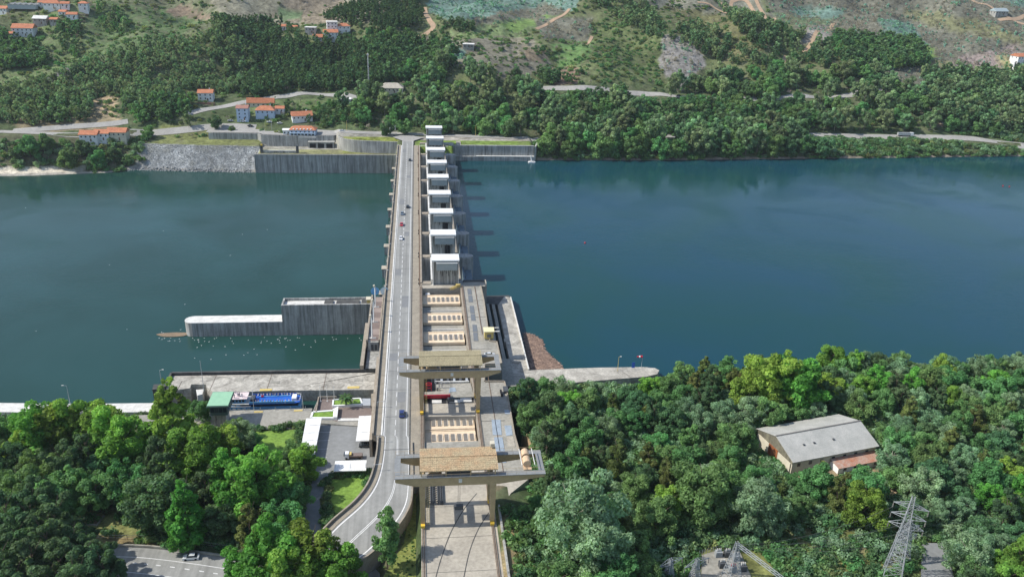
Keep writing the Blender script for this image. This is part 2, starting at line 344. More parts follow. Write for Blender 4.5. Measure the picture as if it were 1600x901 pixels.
# land cover: what grows or lies on each piece of ground
C_scrub = (.075, .10, .045); C_dkgreen = (.045, .07, .03); C_grass = (.15, .23, .07); C_gr2 = (.12, .16, .07); C_brown = (.18, .14, .1); C_burn = (.135, .135, .105)
C_pale = (.23, .22, .16); C_teal = (.13, .2, .165); C_soil = (.36, .25, .17); C_olive = (.11, .13, .06); C_rock = (.29, .30, .295); C_sand = (.5, .45, .36)
COVER = [  # polygons where they appear on the hillside, later ones on top
 ([(-400, -300), (2200, -300), (2200, 130), (-400, 130)], C_olive),
 ([(150, -200), (420, -200), (330, 48), (200, 70), (140, 40)], (.12, .135, .075)),
 ([(160, 0), (330, 30), (270, 60), (230, 95), (150, 90), (130, 50)], (.095, .14, .06)),
 ([(205, -200), (340, 20), (420, 45), (620, 30), (640, -200)], C_pale),
 ([(250, 20), (350, 38), (340, 28), (280, 5)], C_brown),
 ([(420, 30), (500, 40), (560, 22), (480, -60)], (.2, .17, .125)), ([(425, 12), (480, 16), (470, 32), (440, 32)], (.11, .16, .08)),
 ([(0, 55), (130, 0), (150, 70), (110, 130), (60, 150), (0, 150)], C_gr2),
 ([(60, 125), (120, 100), (110, 118), (70, 132)], (.13, .12, .13)),
 ([(670, -100), (900, -100), (900, 14), (800, 30), (700, 32), (670, 20)], C_teal),
 ([(740, 28), (860, 8), (890, 18), (800, 40), (745, 44)], C_burn),
 ([(700, 45), (880, 20), (890, 24), (800, 62), (700, 58)], (.15, .2, .09)), ([(780, 40), (855, 22), (870, 30), (800, 50)], C_grass),
 ([(660, 60), (830, 60), (860, 100), (800, 130), (700, 100)], (.17, .16, .12)),
 ([(690, 75), (730, 75), (730, 92), (695, 92)], C_teal),
 ([(830, 25), (930, 30), (920, 70), (850, 60)], C_burn),
 ([(860, 70), (925, 65), (905, 108), (875, 105)], (.11, .19, .065)), ([(865, 105), (905, 105), (900, 132), (865, 132)], (.22, .15, .11)),
 ([(820, 75), (860, 78), (850, 100), (820, 95)], (.2, .16, .11)),
 ([(925, 30), (1040, 30), (1030, 120), (930, 130)], (.095, .12, .05)),
 ([(1035, 52), (1080, 60), (1105, 105), (1060, 145), (1030, 100)], (.22, .21, .195)),
 ([(1050, 0), (1200, 25), (1210, 70), (1150, 100), (1100, 90), (1060, 45)], (.125, .125, .06)),
 ([(1000, -100), (1200, -100), (1190, 30), (1100, 18), (1000, 12)], (.17, .17, .13)),
 ([(1200, -100), (1700, -100), (1700, 90), (1500, 140), (1400, 130), (1300, 60), (1200, 30)], C_burn),
 ([(1210, 20), (1300, 28), (1290, 42), (1215, 40)], (.13, .17, .09)),
 ([(1410, 15), (1520, 28), (1600, 55), (1600, 70), (1480, 45), (1410, 30)], (.15, .155, .085)),
 ([(1370, 32), (1420, 35), (1450, 72), (1400, 66), (1380, 50)], C_teal), ([(1240, 10), (1320, 12), (1310, 28), (1245, 26)], C_teal),
 ([(1540, -60), (1700, -60), (1700, 40), (1560, 0)], C_teal),
 ([(1255, 40), (1300, 38), (1290, 75), (1258, 80)], (.27, .25, .22)), ([(1260, 70), (1340, 65), (1340, 110), (1262, 100)], (.12, .13, .06)),
 ([(1430, 70), (1460, 78), (1460, 98), (1430, 96)], C_grass), ([(1436, 95), (1485, 95), (1490, 128), (1440, 125)], (.2, .2, .11)),
 ([(1490, 90), (1590, 70), (1600, 120), (1520, 130)], (.23, .19, .175)), ([(1560, 80), (1590, 90), (1590, 120), (1565, 115)], (.24, .22, .12)),
 ([(1206, 112), (1240, 110), (1238, 135), (1206, 140)], (.22, .19, .165)),
 ([(150, 152), (182, 150), (180, 180), (190, 195), (150, 195)], (.42, .32, .2)), ([(345, 128), (370, 128), (366, 145), (346, 143)], C_brown),
 ([(20, 180), (80, 190), (150, 175), (190, 192), (180, 205), (20, 205)], (.2, .165, .1)),
 ([(370, 160), (500, 155), (560, 160), (550, 175), (400, 190)], (.11, .15, .06)),
 ([(630, 160), (680, 160), (660, 150), (590, 152)], (.2, .19, .11)),
 ([(1440, 160), (1480, 160), (1500, 200), (1440, 195)], (.22, .18, .13)),
]
CP = {k: None for k in ()}
pc = proj(V); far = V[:, 1] > 395
col = np.tile(np.array(C_scrub), (len(V), 1))
wx = 9*wob(V[:, 0], V[:, 1], 60, 3)+5*wob(V[:, 0], V[:, 1], 25, 2); wy_ = 3.5*wob(V[:, 0], V[:, 1], 50, 5)+2*wob(V[:, 0], V[:, 1], 22, 1)
pw = pc+np.stack([wx, wy_], 1)
for poly, c in COVER:
    k = inpoly(pw, poly) & far; col[k] = c
x, y, z = V[:, 0], V[:, 1], V[:, 2]
def setc(mask, c): col[mask] = c
nb = y < 60
setc(nb, (.06, .085, .035))
setc(nb & (wob(x, y, 18, 2) > .25), (.1, .12, .05)); setc(nb & (wob(x, y, 24, 4) < -.33), (.14, .115, .07))
sh = np.interp(x, SHX, SHY); tt = y-sh
setc((y > 330) & (y <= 395), (.09, .11, .05))
setc((y > 330) & (tt < 40) & (x < -196), (.10, .105, .06))
setc((y > 330) & (tt < 12) & (x < -235) & (x > -300), C_sand)
setc((y > 330) & (tt < 4) & (x < -109), (.3, .28, .24))
setc((y > 330) & (tt < 19) & (tt >= 2) & (x < -109) & (x > -196-.5*tt), C_rock)
setc((y > 330) & (tt >= 19) & (tt < 46) & (x < -109) & (x > -190), (.155, .17, .065))
setc((y > 330) & (x > -109) & (x < -2) & (y < 392), (.21, .21, .1))
setc((y > 330) & (x > -109) & (x < -2) & (y > 380) & (y < 402), (.27, .26, .22))
setc((y > 330) & (x > 12) & (x < 103) & (y < 372), (.155, .225, .05))
setc((y > 330) & (x > 12) & (x < 103) & (y >= 372)& (y <=384), (.3, .28, .24))
setc((y > 330) & (x > -45) & (x < 2) & (y > 370) & (y < 383), (.2, .23, .055))
setc((y > 330) & (x > 103) & (tt < 2.5), (.24, .2, .16))
# bare patches beside the powerhouse deck and round the substation
npx = pw
for poly, c in [([(808, 655), (832, 660), (862, 690), (850, 705), (815, 715)], (.36, .25, .15)), ([(780, 800), (870, 790), (865, 901), (800, 1000), (780, 1000)], (.24, .19, .1)),
                ([(1060, 820), (1450, 800), (1480, 901), (1300, 1000), (1050, 1000)], (.16, .17, .06)), ([(1390, 730), (1450, 770), (1430, 790), (1380, 780)], (.4, .3, .19)), ([(1280, 835), (1360, 850), (1340, 880), (1260, 870)], (.2, .18, .09)),
                ([(1440, 660), (1600, 690), (1600, 720), (1450, 690)], (.2, .15, .08)), ([(1180, 690), (1230, 730), (1210, 745), (1170, 720)], (.34, .28, .2)), ([(1230, 735), (1390, 720), (1400, 745), (1240, 765)], (.26, .2, .12)),
                ([(120, 795), (185, 793), (240, 850), (140, 850)], (.19, .2, .075)), ([(150, 830), (240, 848), (300, 860), (180, 852)], (.26, .2, .1)), ([(300, 770), (345, 780), (340, 800), (300, 795)], (.15, .2, .06)),
                ([(560, 780), (600, 830), (640, 901), (560, 1000)], (.1, .11, .05))]:
    setc(inpoly(npx, poly) & nb, c)
tm = fastmesh('ground', V, Fq, smooth=False)
ca = tm.color_attributes.new('cover', 'FLOAT_COLOR', 'POINT'); ca.data.foreach_set('color', np.concatenate([col, np.ones((len(col), 1))], 1).astype(np.float32).ravel())
m = bpy.data.materials.new('ground_cover'); m.use_nodes = True; N = m.node_tree.nodes; L = m.node_tree.links; b = N['Principled BSDF']; b.inputs['Roughness'].default_value = .95; b.inputs['Specular IOR Level'].default_value = .1
a = N.new('ShaderNodeAttribute'); a.attribute_name = 'cover'; g = N.new('ShaderNodeNewGeometry'); out = a.outputs['Color']
for scl, lo, hi, det in ((.03, .75, 1.25, 6), (.22, .55, 1.45, 5), (1.4, .7, 1.3, 3)):
    n1 = N.new('ShaderNodeTexNoise'); n1.inputs['Scale'].default_value = scl; n1.inputs['Detail'].default_value = det; n1.inputs['Roughness'].default_value = .65; L.new(g.outputs['Position'], n1.inputs['Vector'])
    mr = N.new('ShaderNodeMapRange'); mr.inputs['From Min'].default_value = .32; mr.inputs['From Max'].default_value = .68; mr.inputs['To Min'].default_value = lo; mr.inputs['To Max'].default_value = hi; L.new(n1.outputs['Fac'], mr.inputs['Value'])
    mx = N.new('ShaderNodeVectorMath'); mx.operation = 'SCALE'; L.new(out, mx.inputs[0]); L.new(mr.outputs[0], mx.inputs['Scale']); out = mx.outputs[0]
n5 = N.new('ShaderNodeTexNoise'); n5.inputs['Scale'].default_value = .09; n5.inputs['Detail'].default_value = 7; L.new(g.outputs['Position'], n5.inputs['Vector'])
mr = N.new('ShaderNodeMapRange'); mr.inputs['From Min'].default_value = .52; mr.inputs['From Max'].default_value = .66; mr.inputs['To Max'].default_value = .4; L.new(n5.outputs['Fac'], mr.inputs['Value'])
mi = N.new('ShaderNodeMix'); mi.data_type = 'RGBA'; L.new(mr.outputs[0], mi.inputs['Factor']); L.new(out, mi.inputs['A']); mi.inputs['B'].default_value = (.16, .15, .1, 1); L.new(mi.outputs['Result'], b.inputs['Base Color'])
bp = N.new('ShaderNodeBump'); bp.inputs['Strength'].default_value = .8; bp.inputs['Distance'].default_value = 1.; L.new(n5.outputs['Fac'], bp.inputs['Height']); L.new(bp.outputs[0], b.inputs['Normal'])
tm.materials.append(m); tag(put(bpy.data.objects.new('ground', tm)), kind='structure')
def sheet(name, m, P, z, kind='structure'):
    P = [(p[0], p[1]) for p in P]
    ar = sum(P[i][0]*P[(i+1) % len(P)][1]-P[(i+1) % len(P)][0]*P[i][1] for i in range(len(P)))
    if ar < 0: P = P[::-1]
    b_ = MB(); b_.add([(p[0], p[1], z) for p in P], [tuple(range(len(P)))]); return b_.build(name, m, kind=kind)
sheet('river_water', M_waterL, [(-5000, -200), (36.1, -200), (36.1, 380), (-5000, 380)], -25)
sheet('reservoir_water', M_waterR, [(36.2, 83), (36.2, 360), (60, 372), (700, 440), (6000, 700), (6000, -10), (46.3, -10), (46.3, 83)], -12)
sheet('lock_water', M_waterL, [(-62, -7.2), (-2.2, -7.2), (-2.2, 4.4), (-62, 4.4)], -12)
#=== PART2 ===
# ================================================================== roads
M_patch = mat('asphalt_patch', (.215, .22, .22), (.18, .185, .185), scale=.4, fine=.1)
def ribbon(name, A, B, m, dz=0., kind='structure', parent=None):
    b_ = MB(); n = len(A)
    vs = [(p[0], p[1], p[2]+dz) for p in A]+[(p[0], p[1], p[2]+dz) for p in B]
    b_.add(vs, [(i, n+i, n+i+1, i+1) for i in range(n-1)]); return b_.build(name, m, parent, kind=kind)
def wallrun(b_, A, wd, z0f, h, side=1):
    # a wall of width wd standing along polyline A, from z0f below to h above the line
    n = len(A); A = [np.array(p, float) for p in A]; O = []
    for i in range(n):
        d = A[min(i+1, n-1)]-A[max(i-1, 0)]; nn = np.array([d[1], -d[0]]); nn = nn/np.linalg.norm(nn); O.append(A[i][:2]+nn*wd*side)
    vs = []
    for a_, o_ in zip(A, O): 
        vs += [(a_[0], a_[1], z0f if z0f is not None else a_[2]-1), (o_[0], o_[1], z0f), (o_[0], o_[1], a_[2]+h), (a_[0], a_[1], a_[2]+h)]
    fs = []
    for i in range(n-1):
        p = 4*i; q = p+4
        for k in range(4): fs.append((p+k, p+(k+1) % 4, q+(k+1) % 4, q+k))
    fs += [(0, 3, 2, 1), (4*n-4, 4*n-3, 4*n-2, 4*n-1)]
    return b_.add(vs, fs)
def smooth_line(P, n=40):
    P = np.array(P, float); k = len(P); out = []
    for i in range(k-1):
        p0, p1, p2, p3 = P[max(i-1, 0)], P[i], P[i+1], P[min(i+2, k-1)]
        for t in np.linspace(0, 1, 8, endpoint=False):
            out.append(.5*((2*p1)+(-p0+p2)*t+(2*p0-5*p1+4*p2-p3)*t*t+(-p0+3*p1-3*p2+p3)*t**3))
    out.append(P[-1]); return np.array(out)
# the dam road: straight over the dam, then the ramp curving left
LE = [(600.6, 680, 0), (599, 705, -.1), (594, 734, -.3), (584, 760.5, -.7), (564, 787, -1.3), (530, 817, -2.3), (505, 841, -3.2), (470, 862, -4.4), (420, 880, -6)]
RE = [(641.5, 680, 0), (643, 720, -.1), (643, 760, -.3), (639, 791, -.7), (621, 822, -1.3), (587, 858, -2.3), (564, 876, -3.1), (530, 897, -4.2), (480, 925, -5.8)]
rl = smooth_line([at(*p) for p in LE]); rr = smooth_line([at(*p) for p in RE])
rl[0][0] = 1.75; rr[0][0] = 10.2
yb = max(rl[0][1], rr[0][1])
sL = [np.array([1.75, y_, 0.]) for y_ in np.linspace(364, rl[0][1]+.01, 30)]; sR = [np.array([10.2, y_, 0.]) for y_ in np.linspace(364, rr[0][1]+.01, 30)]
AL = np.array(sL+list(rl)[1:]); AR = np.array(sR+list(rr)[1:])
ribbon('dam_road', AL, AR, M_asph, .004)
def along(t): return AL+(AR-AL)*t
def line_mark(name, t0, t1, m, i0=0, i1=None, dz=.012):
    ribbon(name, along(t0)[i0:i1], along(t1)[i0:i1], m, dz)
line_mark('road_edge_line', .03, .055, M_line); line_mark('road_edge_line', .885, .91, M_line)
line_mark('road_centre_line', .473, .487, M_line, 29); line_mark('road_centre_line', .507, .521, M_line, 31)
b_ = MB()
y_ = 355.
while y_ > -40: b_.add([(5.62, y_, .012), (5.82, y_, .012), (5.82, y_-3.2, .012), (5.62, y_-3.2, .012)], [(0, 3, 2, 1)]); y_ -= 6
b_.build('road_centre_dashes', M_line, kind='structure')
b_ = MB()
for y_ in (-46, -27, -9.5, 4, 20.5, 37.5, 54, 70.5, 87, 104, 121, 138, 155, 172, 189, 223, 257, 291, 325): b_.add([(1.8, y_, .010), (10.15, y_, .010), (10.15, y_-.22, .010), (1.8, y_-.22, .010)], [(0, 3, 2, 1)])
b_.build('road_joints', M_asph2, kind='structure')
for q_ in ((2.6, 330, 2.4, 9), (6.2, 262, 3, 6), (2.3, 205, 3, 11), (6.1, 150, 2.6, 7), (2.5, 96, 2.8, 8), (6.2, 60, 3.2, 12), (2.4, 12, 3, 6), (6.0, -18, 2.8, 7)): sheet('road_patch', M_patch, [(q_[0], q_[1]), (q_[0]+q_[2], q_[1]), (q_[0]+q_[2], q_[1]+q_[3]), (q_[0], q_[1]+q_[3])], .0075)
# ================================================================== dam
PY = [87+34*k for k in range(9)]
YE = float(rl[0][1])
dam = thing('dam', 'long concrete gated dam carrying the white-lined road across the river', 'dam', (8, 200, -25)); DO = (8, 200, -25)
MB(DO).box(-1.2, 15.0, YE, 350, -2.0, -.03).build('road_deck', M_parap, dam)
for py_ in PY:
    b_ = MB(DO); b_.box(-2.2, 19.2, py_-2.7, py_+2.7, -28, -2.05); b_.box(15.05, 19.2, py_-2.7, py_+2.7, -2.04, -.4); b_.box(19.2, 38.2, py_-2.7, py_+2.7, -28, -.1)
    b_.prism([(38.2, py_-2.7), (39.6, py_-2.3), (40.6, py_-1.3), (40.9, py_), (40.6, py_+1.3), (39.6, py_+2.3), (38.2, py_+2.7)], -28, -.1)
    b_.box(-6.2, -2.2, py_-2.2, py_+2.2, -28, -20.3)
    p_ = b_.build('pier', M_wall, dam)
    MB(DO).box(-6.6, -2.2, py_-2.5, py_+2.5, -20.3, -19.7).build('pier_cap', M_deck, p_)
    MB(DO).box(15.02, 19.3, py_-2.2, py_+1.2, -.4, .2).build('pier_walkway', M_parap, p_)
for a_, c_ in zip(PY[:-1], PY[1:]):
    b_ = MB(DO).box(19.3, 20.1, a_+2.71, c_-2.71, -1.6, .35); b_.build('beam', M_whited, dam)
    b_ = MB(DO).box(31.4, 33.2, a_+2.71, c_-2.71, -1.8, .3); b_.build('beam', M_parap, dam)
    g_ = MB(DO); g_.box(35.2, 36.1, a_+2.75, c_-2.75, -27, -5)
    gt = g_.build('gate', M_gate, dam)
    MB(DO).box(36.1, 39.8, a_+2.75, c_-2.75, -7.2, -6.6).build('gate_platform', M_gate, gt)
    for j in range(4): MB(DO).box(36.1, 36.5, a_+2.75+j*7.2+2, a_+2.75+j*7.2+2.5, -12, -5).build('rib', M_dmetal, gt)
    MB(DO).box(-1.0, 34, a_+2.7, c_-2.7, -28, -23.5).build('spillway_sill', M_dark, dam)
# parapets and pavements in slabs
for x0, x1, m_, nm, zt in ((-1.6, -1.1, M_parap, 'parapet', 1.0), (14.3, 15.1, M_parap, 'parapet', .75)):
    for k in range(25):
        ya = YE+k*15.5+.06; yb_ = ya+15.4
        if x0 > 0 and ya < 82: continue
        MB(DO).box(x0, x1, ya, yb_, -1.6, zt).build(nm, m_, dam)
for k in range(32):
    ya = -62+k*12.9+.04
    if ya < -27-12: pass
    MB(DO).box(10.75, 13.75, ya, ya+12.82, -.02, .17).build('pavement_slab', M_pave, dam)
for k in range(30):
    ya = YE+k*13.+.04; MB(DO).box(-1.05, 1.1, ya, ya+12.92, -.02, .18).build('pavement_slab', M_pave, dam)
MB(DO).box(10.6, 13.75, -62, YE, -6, -.03).build('pavement_base', M_walll, dam)
MB(DO).box(10.3, 10.75, -62, 350, -.02, .14).build('kerb', M_dark, dam)
MB(DO).box(1.15, 1.7, YE, 350, -.02, .2).build('kerb', M_whited, dam)
MB(DO).box(13.8, 14.25, 84, 350, -.02, .05).build('cable_slot', M_brown, dam)
# railing of small posts beside the pavement
b_ = MB(DO)
for k in range(11):
    for dy in (-2.6, 1.8): b_.box(13.4, 13.75, 87+34*k+dy-.2, 87+34*k+dy+.2, .2, 1.2) if k < 8 else None
b_.build('bollard', M_dmetal, dam)
# ramp walls (own thing)
ramp = thing('ramp_wall', 'curved concrete wall carrying the ramp down to the main road at lower left', 'wall', (5, -60, -8)); RO = (5, -60, -8)
nl_ = len(sL)-1
b_ = MB(RO); inner = AL[nl_:]; outer = AR[nl_:]
n = len(inner)
vs = [tuple(p+np.array([0, 0, -.02])) for p in inner]+[tuple(p+np.array([0, 0, -.02])) for p in outer]+[(p[0], p[1], -10) for p in inner]+[(p[0], p[1], -10) for p in outer]
fs = []
for i in range(n-1): fs += [(i, n+i, n+i+1, i+1), (i, i+1, 2*n+i+1, 2*n+i), (n+i, 3*n+i, 3*n+i+1, n+i+1)]
b_.add(vs, fs); b_.build('embankment', M_walll, ramp)
wallrun(MB(RO), inner+np.array([0, 0, 0]), 1.7, -9, .12, 1).build('inner_walkway', M_pave, ramp)
w2 = []
for i in range(n):
    d = inner[min(i+1, n-1)]-inner[max(i-1, 0)]; nn = np.array([d[1], -d[0], 0]); nn /= np.linalg.norm(nn); w2.append(inner[i]+nn*1.75)
w3 = [p for p in w2]
wallrun(MB(RO), np.array(w2), .45, -9, .95, 1).build('inner_parapet', M_parap, ramp)
wallrun(MB(RO), outer[3:], .5, -9, .75, -1).build('outer_parapet', M_parap, ramp)
# ================================================================== hoist houses over the gates
def hoist_house(k):
    o = thing('hoist_house', 'x', 'hoist house', (26, 87+34*k, 0), 0, 'white-roofed gate hoist houses in a row on the dam')
    MB().box(-6.45, 6.1, -3.95, 3.85, 11.9, 12.55).build('roof', M_white, o)
    b_ = MB(); b_.box(-5.9, 5.7, -1.9, 3.0, 0, 11.88); b_.build('tower', M_walll, o)
    for s_ in (-1, 1): MB().box(s_*5.72-.15, s_*5.72+.15, -3.2, -1.92, 0 if k == 0 else 6, 11.88).build('side_fin', M_whited, o)
    hr = MB().box(-4.3, 5.2, -4.3, -1.93, 7.6, 11.3).build('hoist_room', M_clad, o)
    b_ = MB()
    for j in range(16): b_.box(-4.2+j*.6, -4.1+j*.6, -4.36, -4.29, 7.6, 11.3)
    b_.build('cladding_ribs', M_whroof, hr)
    MB().box(-4.4, 5.3, -4.75, -4.37, 11.2, 11.45).build('ledge', M_white, hr)
    b_ = MB()
    for j in range(9 if k == 0 else 4): b_.box(-3.6+j*(.95 if k == 0 else 2.4), -3.3+j*(.95 if k == 0 else 2.4), -2.02, -1.92, 6.2-(j % 3)*1.1, 7.6)
    b_.build('drain_slots', M_dark, o)
    b_ = MB(); lx = 6.3 if k % 2 else -6.2
    for dx in (0, .5): b_.bar((lx+dx*.0, -1.2+dx, 0), (lx, -1.2+dx, 11.8), .05, n=4)
    for j in range(18): b_.bar((lx, -1.2, .6+j*.62), (lx, -.7, .6+j*.62), .04, n=4)
    b_.build('ladder', M_dmetal, o)
    for j in range(3): MB().box(-5.9+j*3.9, -5.9+j*3.9+.06, -2.0, -1.91, .1, 7.5).build('wall_joint', M_dark, o)
    if k in (1, 4, 6): MB().box(-2.2, -.9, -2.9, -1.95, .05, 1.5).build('cabinet', M_metal, o)
    if k in (2, 3, 7): MB().box(-4.8, -3.2, -2.6, -1.95, .05, 1.0).build('crate', M_brown, o)
    for j in range(6): MB().box(-6.44, 6.09, -3.97+j*1.56, -3.93+j*1.56, 12.551, 12.6).build('roof_seam', M_whited, o)
    if k > 0:
        MB().box(.5, 3.4, -2.0, -1.9, .3, 6.4).build('doorway', M_blackish, o)
        for j in range(3): MB().box(.9+j*.9, 1.1+j*.9, -2.2, -2.01, .3, 6.4).build('gate_hanger', M_dmetal, o)
    else:
        b_ = MB()
        for j in range(7): b_.box(-4+j*1.4, -3.9+j*1.4, -1.97, -1.92, .2, 6)
        b_.build('joint', M_dark, o)
    return o
HN = ['nearest white-roofed hoist house, its bare streaked concrete wall facing the powerhouse roofs', 'second white-roofed hoist house, next behind the nearest one', 'third white-roofed hoist house counting from the powerhouse', 'fourth white-roofed hoist house counting from the powerhouse', 'white-roofed hoist house exactly midway along the row of nine', 'fourth white-roofed hoist house counting back from the far bank', 'third white-roofed hoist house counting back from the far bank', 'second-last white-roofed hoist house before the far bank', 'last and farthest hoist house, its white roof against the green trees']
for k in range(9): hoist_house(k)['label'] = HN[k]
# ================================================================== powerhouse
ph = thing('powerhouse', 'flat-topped concrete powerhouse with cream louvred roof hatches beside the road', 'powerhouse', (30, 10, -9)); PO = (30, 10, -9)
def xy(px, py, z=0): p = at(px, py, z); return (p[0], p[1])
XR = 33.9
edge = [(42.2, 82), xy(757, 470), xy(764, 520), xy(766, 533), xy(777, 534), xy(785, 569), xy(758, 570), xy(758, 596), xy(789, 596), xy(793, 612), xy(798, 640), xy(805, 680), xy(815, 715), xy(822, 738), (46, -64)]
MB(PO).prism([(XR, 82)]+edge+[(XR, -64)], -16, -.01).build('upstream_deck', M_deck2, ph)
for i in range(len(edge)-1):   # kerb upstand along the deck edge
    a_ = np.array(edge[i]); c_ = np.array(edge[i+1]); d_ = c_-a_; Ln = np.linalg.norm(d_)
    if Ln < 1.5: continue
    mid = (a_+c_)/2; MB(PO).obox(mid+np.array([-d_[1], d_[0]])/Ln*-.22*1, Ln-.06, .36, .0, .55, math.atan2(d_[1], d_[0])).build('upstand', M_parap, ph)
MB(PO).box(13.85, 15.1, -46.38, 82.0, -30, .28).build('rail_beam', M_parap, ph)
MB(PO).box(32.5, 33.88, -46.38, 82.0, -30, .28).build('rail_beam', M_parap, ph)
for x_ in (14.2, 14.7, 33.1, 33.55): MB(PO).box(x_-.09, x_+.09, -130, 82, .28, .42).build('crane_rail', M_brown, ph)
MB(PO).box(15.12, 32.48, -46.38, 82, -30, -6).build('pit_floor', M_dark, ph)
def yat(py, z=-2, px=690): return float(at(px, py, z)[1])
YB = -46.2
roofs = [(461, 475), (489.5, 504), (518.5, 535.5), (649.5, 671), (672.5, 695)]
rw_ = [(yat(b), yat(a)) for a, b in roofs]
for i, (y0, y1) in enumerate(rw_):
    r_ = MB(PO).box(15.3, 31.9, y0, y1, -3.0, -2.0).build('hall_roof', M_cream, ph)
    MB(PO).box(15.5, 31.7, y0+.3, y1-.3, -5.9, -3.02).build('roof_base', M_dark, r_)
    MB(PO).box(15.4, 31.8, y1-.5, y1-.1, -1.99, -1.75).build('ridge_kerb', M_cream, r_)
    MB(PO).box(15.4, 31.8, y0+.1, y0+.4, -1.99, -1.8).build('ridge_kerb', M_cream, r_)
    L_ = y1-y0
    for j in range(7):
        xc = 18.1+j*2.07; sk = MB(PO); sk.box(xc-.58, xc+.58, y0+L_*.25, y0+L_*.72, -1.98, -1.8)
        s_ = sk.build('skylight', M_louvre, r_)
    b_ = MB(PO)
    for j in range(7):
        xc = 18.1+j*2.07
        b_.bar((xc+.75, y0+L_*.27, -1.7), (xc+.75, y0+L_*.66, -1.45), .07)
    b_.build('skylight_trim', M_whited, r_)
# floors of the bays between the roofs
def fl(y0, y1, z, m_=M_deck2, nm='bay_floor', x0=15.15, x1=32.45): return MB(PO).box(x0, x1, y0, y1, -5.95, z).build(nm, m_, ph)
gaps = [(rw_[1][1]+.05, rw_[0][0]-.05), (rw_[2][1]+.05, rw_[1][0]-.05), (yat(552), rw_[2][0]-.05)]
for y0, y1 in gaps:
    fl(y0, y1, -3.3); MB(PO).box(17, 32.3, (y0+y1)/2-.2, (y0+y1)/2+.15, -3.29, -2.9).build('pipe', M_whited, ph)
yt = rw_[0][1]
fl(80.3, 82, .02, M_deck); 
for j in range(5): MB(PO).box(17+j*2.6, 17.15+j*2.6, yt+.2, 80.2, -5.9, -3.5).build('partition', M_whited, ph)
MB(PO).lathe((17.6, yt+2.6, -5.9), [(1.3, 0), (1.35, 3.0), (1.1, 3.6), (.3, 3.8)], 12).build('tank', M_white, ph)
yc = thing('stored_crane_boom', 'yellow lattice boom laid across the dark pit by the nearest hoist house', 'boom', (29, 78, 0))
b_ = MB((29, 78, 0)); p0, p1 = Vector((32.2, 81.2, .6)), Vector((28.2, yt+.6, .3))
for dx, dz in ((-.5, 0), (.5, 0), (-.5, .9), (.5, .9)): b_.bar(p0+Vector((dx, 0, dz)), p1+Vector((dx, 0, dz)), .16)
for j in range(7):
    a_ = p0.lerp(p1, j/7); c_ = p0.lerp(p1, (j+1)/7); b_.bar(a_+Vector((-.5, 0, .9)), c_+Vector((.5, 0, .9)), .12); b_.bar(a_+Vector((-.5, 0, 0)), c_+Vector((-.5, 0, .9)), .12)
b_.build('lattice', M_yel, yc); MB((29, 78, 0)).box(30.5, 32.4, 80.4, 81.6, .3, 1.5).build('housing', M_yel, yc)
# end platform shaded by the nearest house, and fill up to the first pier
MB(PO).box(15.1, 33.9, 82.02, 84.2, -16, -.03).build('end_slab', M_deck, ph)
b_ = MB(PO); b_.prism([(33.92, 82.02), (44.8, 82.6), (44.4, 87.5), (33.92, 87.5)], -16, .1); b_.build('end_platform', M_deck2, ph)
MB(PO).box(44.2, 44.7, 82.7, 87.6, .1, .9).build('end_parapet', M_deck, ph)
MB(PO).box(34, 44.2, 87.1, 87.5, .1, .9).build('end_parapet', M_dmetal, ph)
# strips and hatch covers on the upstream deck
def slab(P4, z, m_, nm, th=.12, parent=ph, org=PO): 
    b_ = MB(org); b_.prism([xy(p[0], p[1], z) for p in P4], z-th, z); return b_.build(nm, m_, parent)
M_hatch = mat('steel_hatch_grey', (.16, .175, .19), (.125, .14, .155), scale=1.)
M_hatch2 = mat('pale_blue_sheet', (.33, .39, .45), (.26, .31, .36), scale=.3, fine=.15)
for q_ in [((730, 451), (736, 451), (737.3, 460), (731, 460)), ((731.4, 461.2), (737.6, 461.2), (739, 471.5), (732.4, 471.5)), ((733.6, 477.5), (740, 477.5), (741.5, 489), (734.8, 489)), ((735.2, 490.2), (741.8, 490.2), (743.2, 500.5), (736.3, 500.5)), ((738, 507), (744.5, 507), (746, 518), (739, 518)), ((739.2, 519.2), (746, 519.2), (747.4, 532), (740.2, 532))]:
    slab(q_, .12, M_hatch, 'hatch_cover')
for q_ in [((768, 655), (782, 655), (784, 679), (770, 679)), ((772, 682.5), (785, 682.5), (789, 707), (775, 708)), ((788, 664), (799, 664), (801, 679), (791, 680)), ((792, 681.5), (802, 681), (805, 697), (794, 697)), ((775, 709), (789, 708.5), (791, 722), (777, 722)), ((788, 640), (797, 640), (798, 646), (789, 646))]:
    slab(q_, .1, M_hatch2 if q_[0][0] < 787 or q_[0][1] < 670 else M_deck, 'cover_sheet')
MB(PO).box(39.0, 39.25, 33, 81.6, 0, .18).build('deck_joint', M_brown, ph); MB(PO).box(38.6, 38.8, -63, 5, 0, .1).build('deck_joint', M_brown, ph)
for y_ in (-50, -31.5, 20, 49, 66): MB(PO).box(34.1, 41.9, y_, y_+.14, 0, .07).build('deck_joint', M_dark, ph)
slab(((781, 608), (783.5, 608), (786, 616), (783, 616)), .9, M_blackish, 'vent_opening', .9); MB(PO).box(43.3, 44.9, *sorted((at(788, 615, 0)[1], at(788, 607, 0)[1])), .02, 1.1).build('winch', M_dmetal, ph)
slab(((724, 440), (757, 440), (758, 447), (724, 447)), .05, M_deck, 'edge_strip', .04)
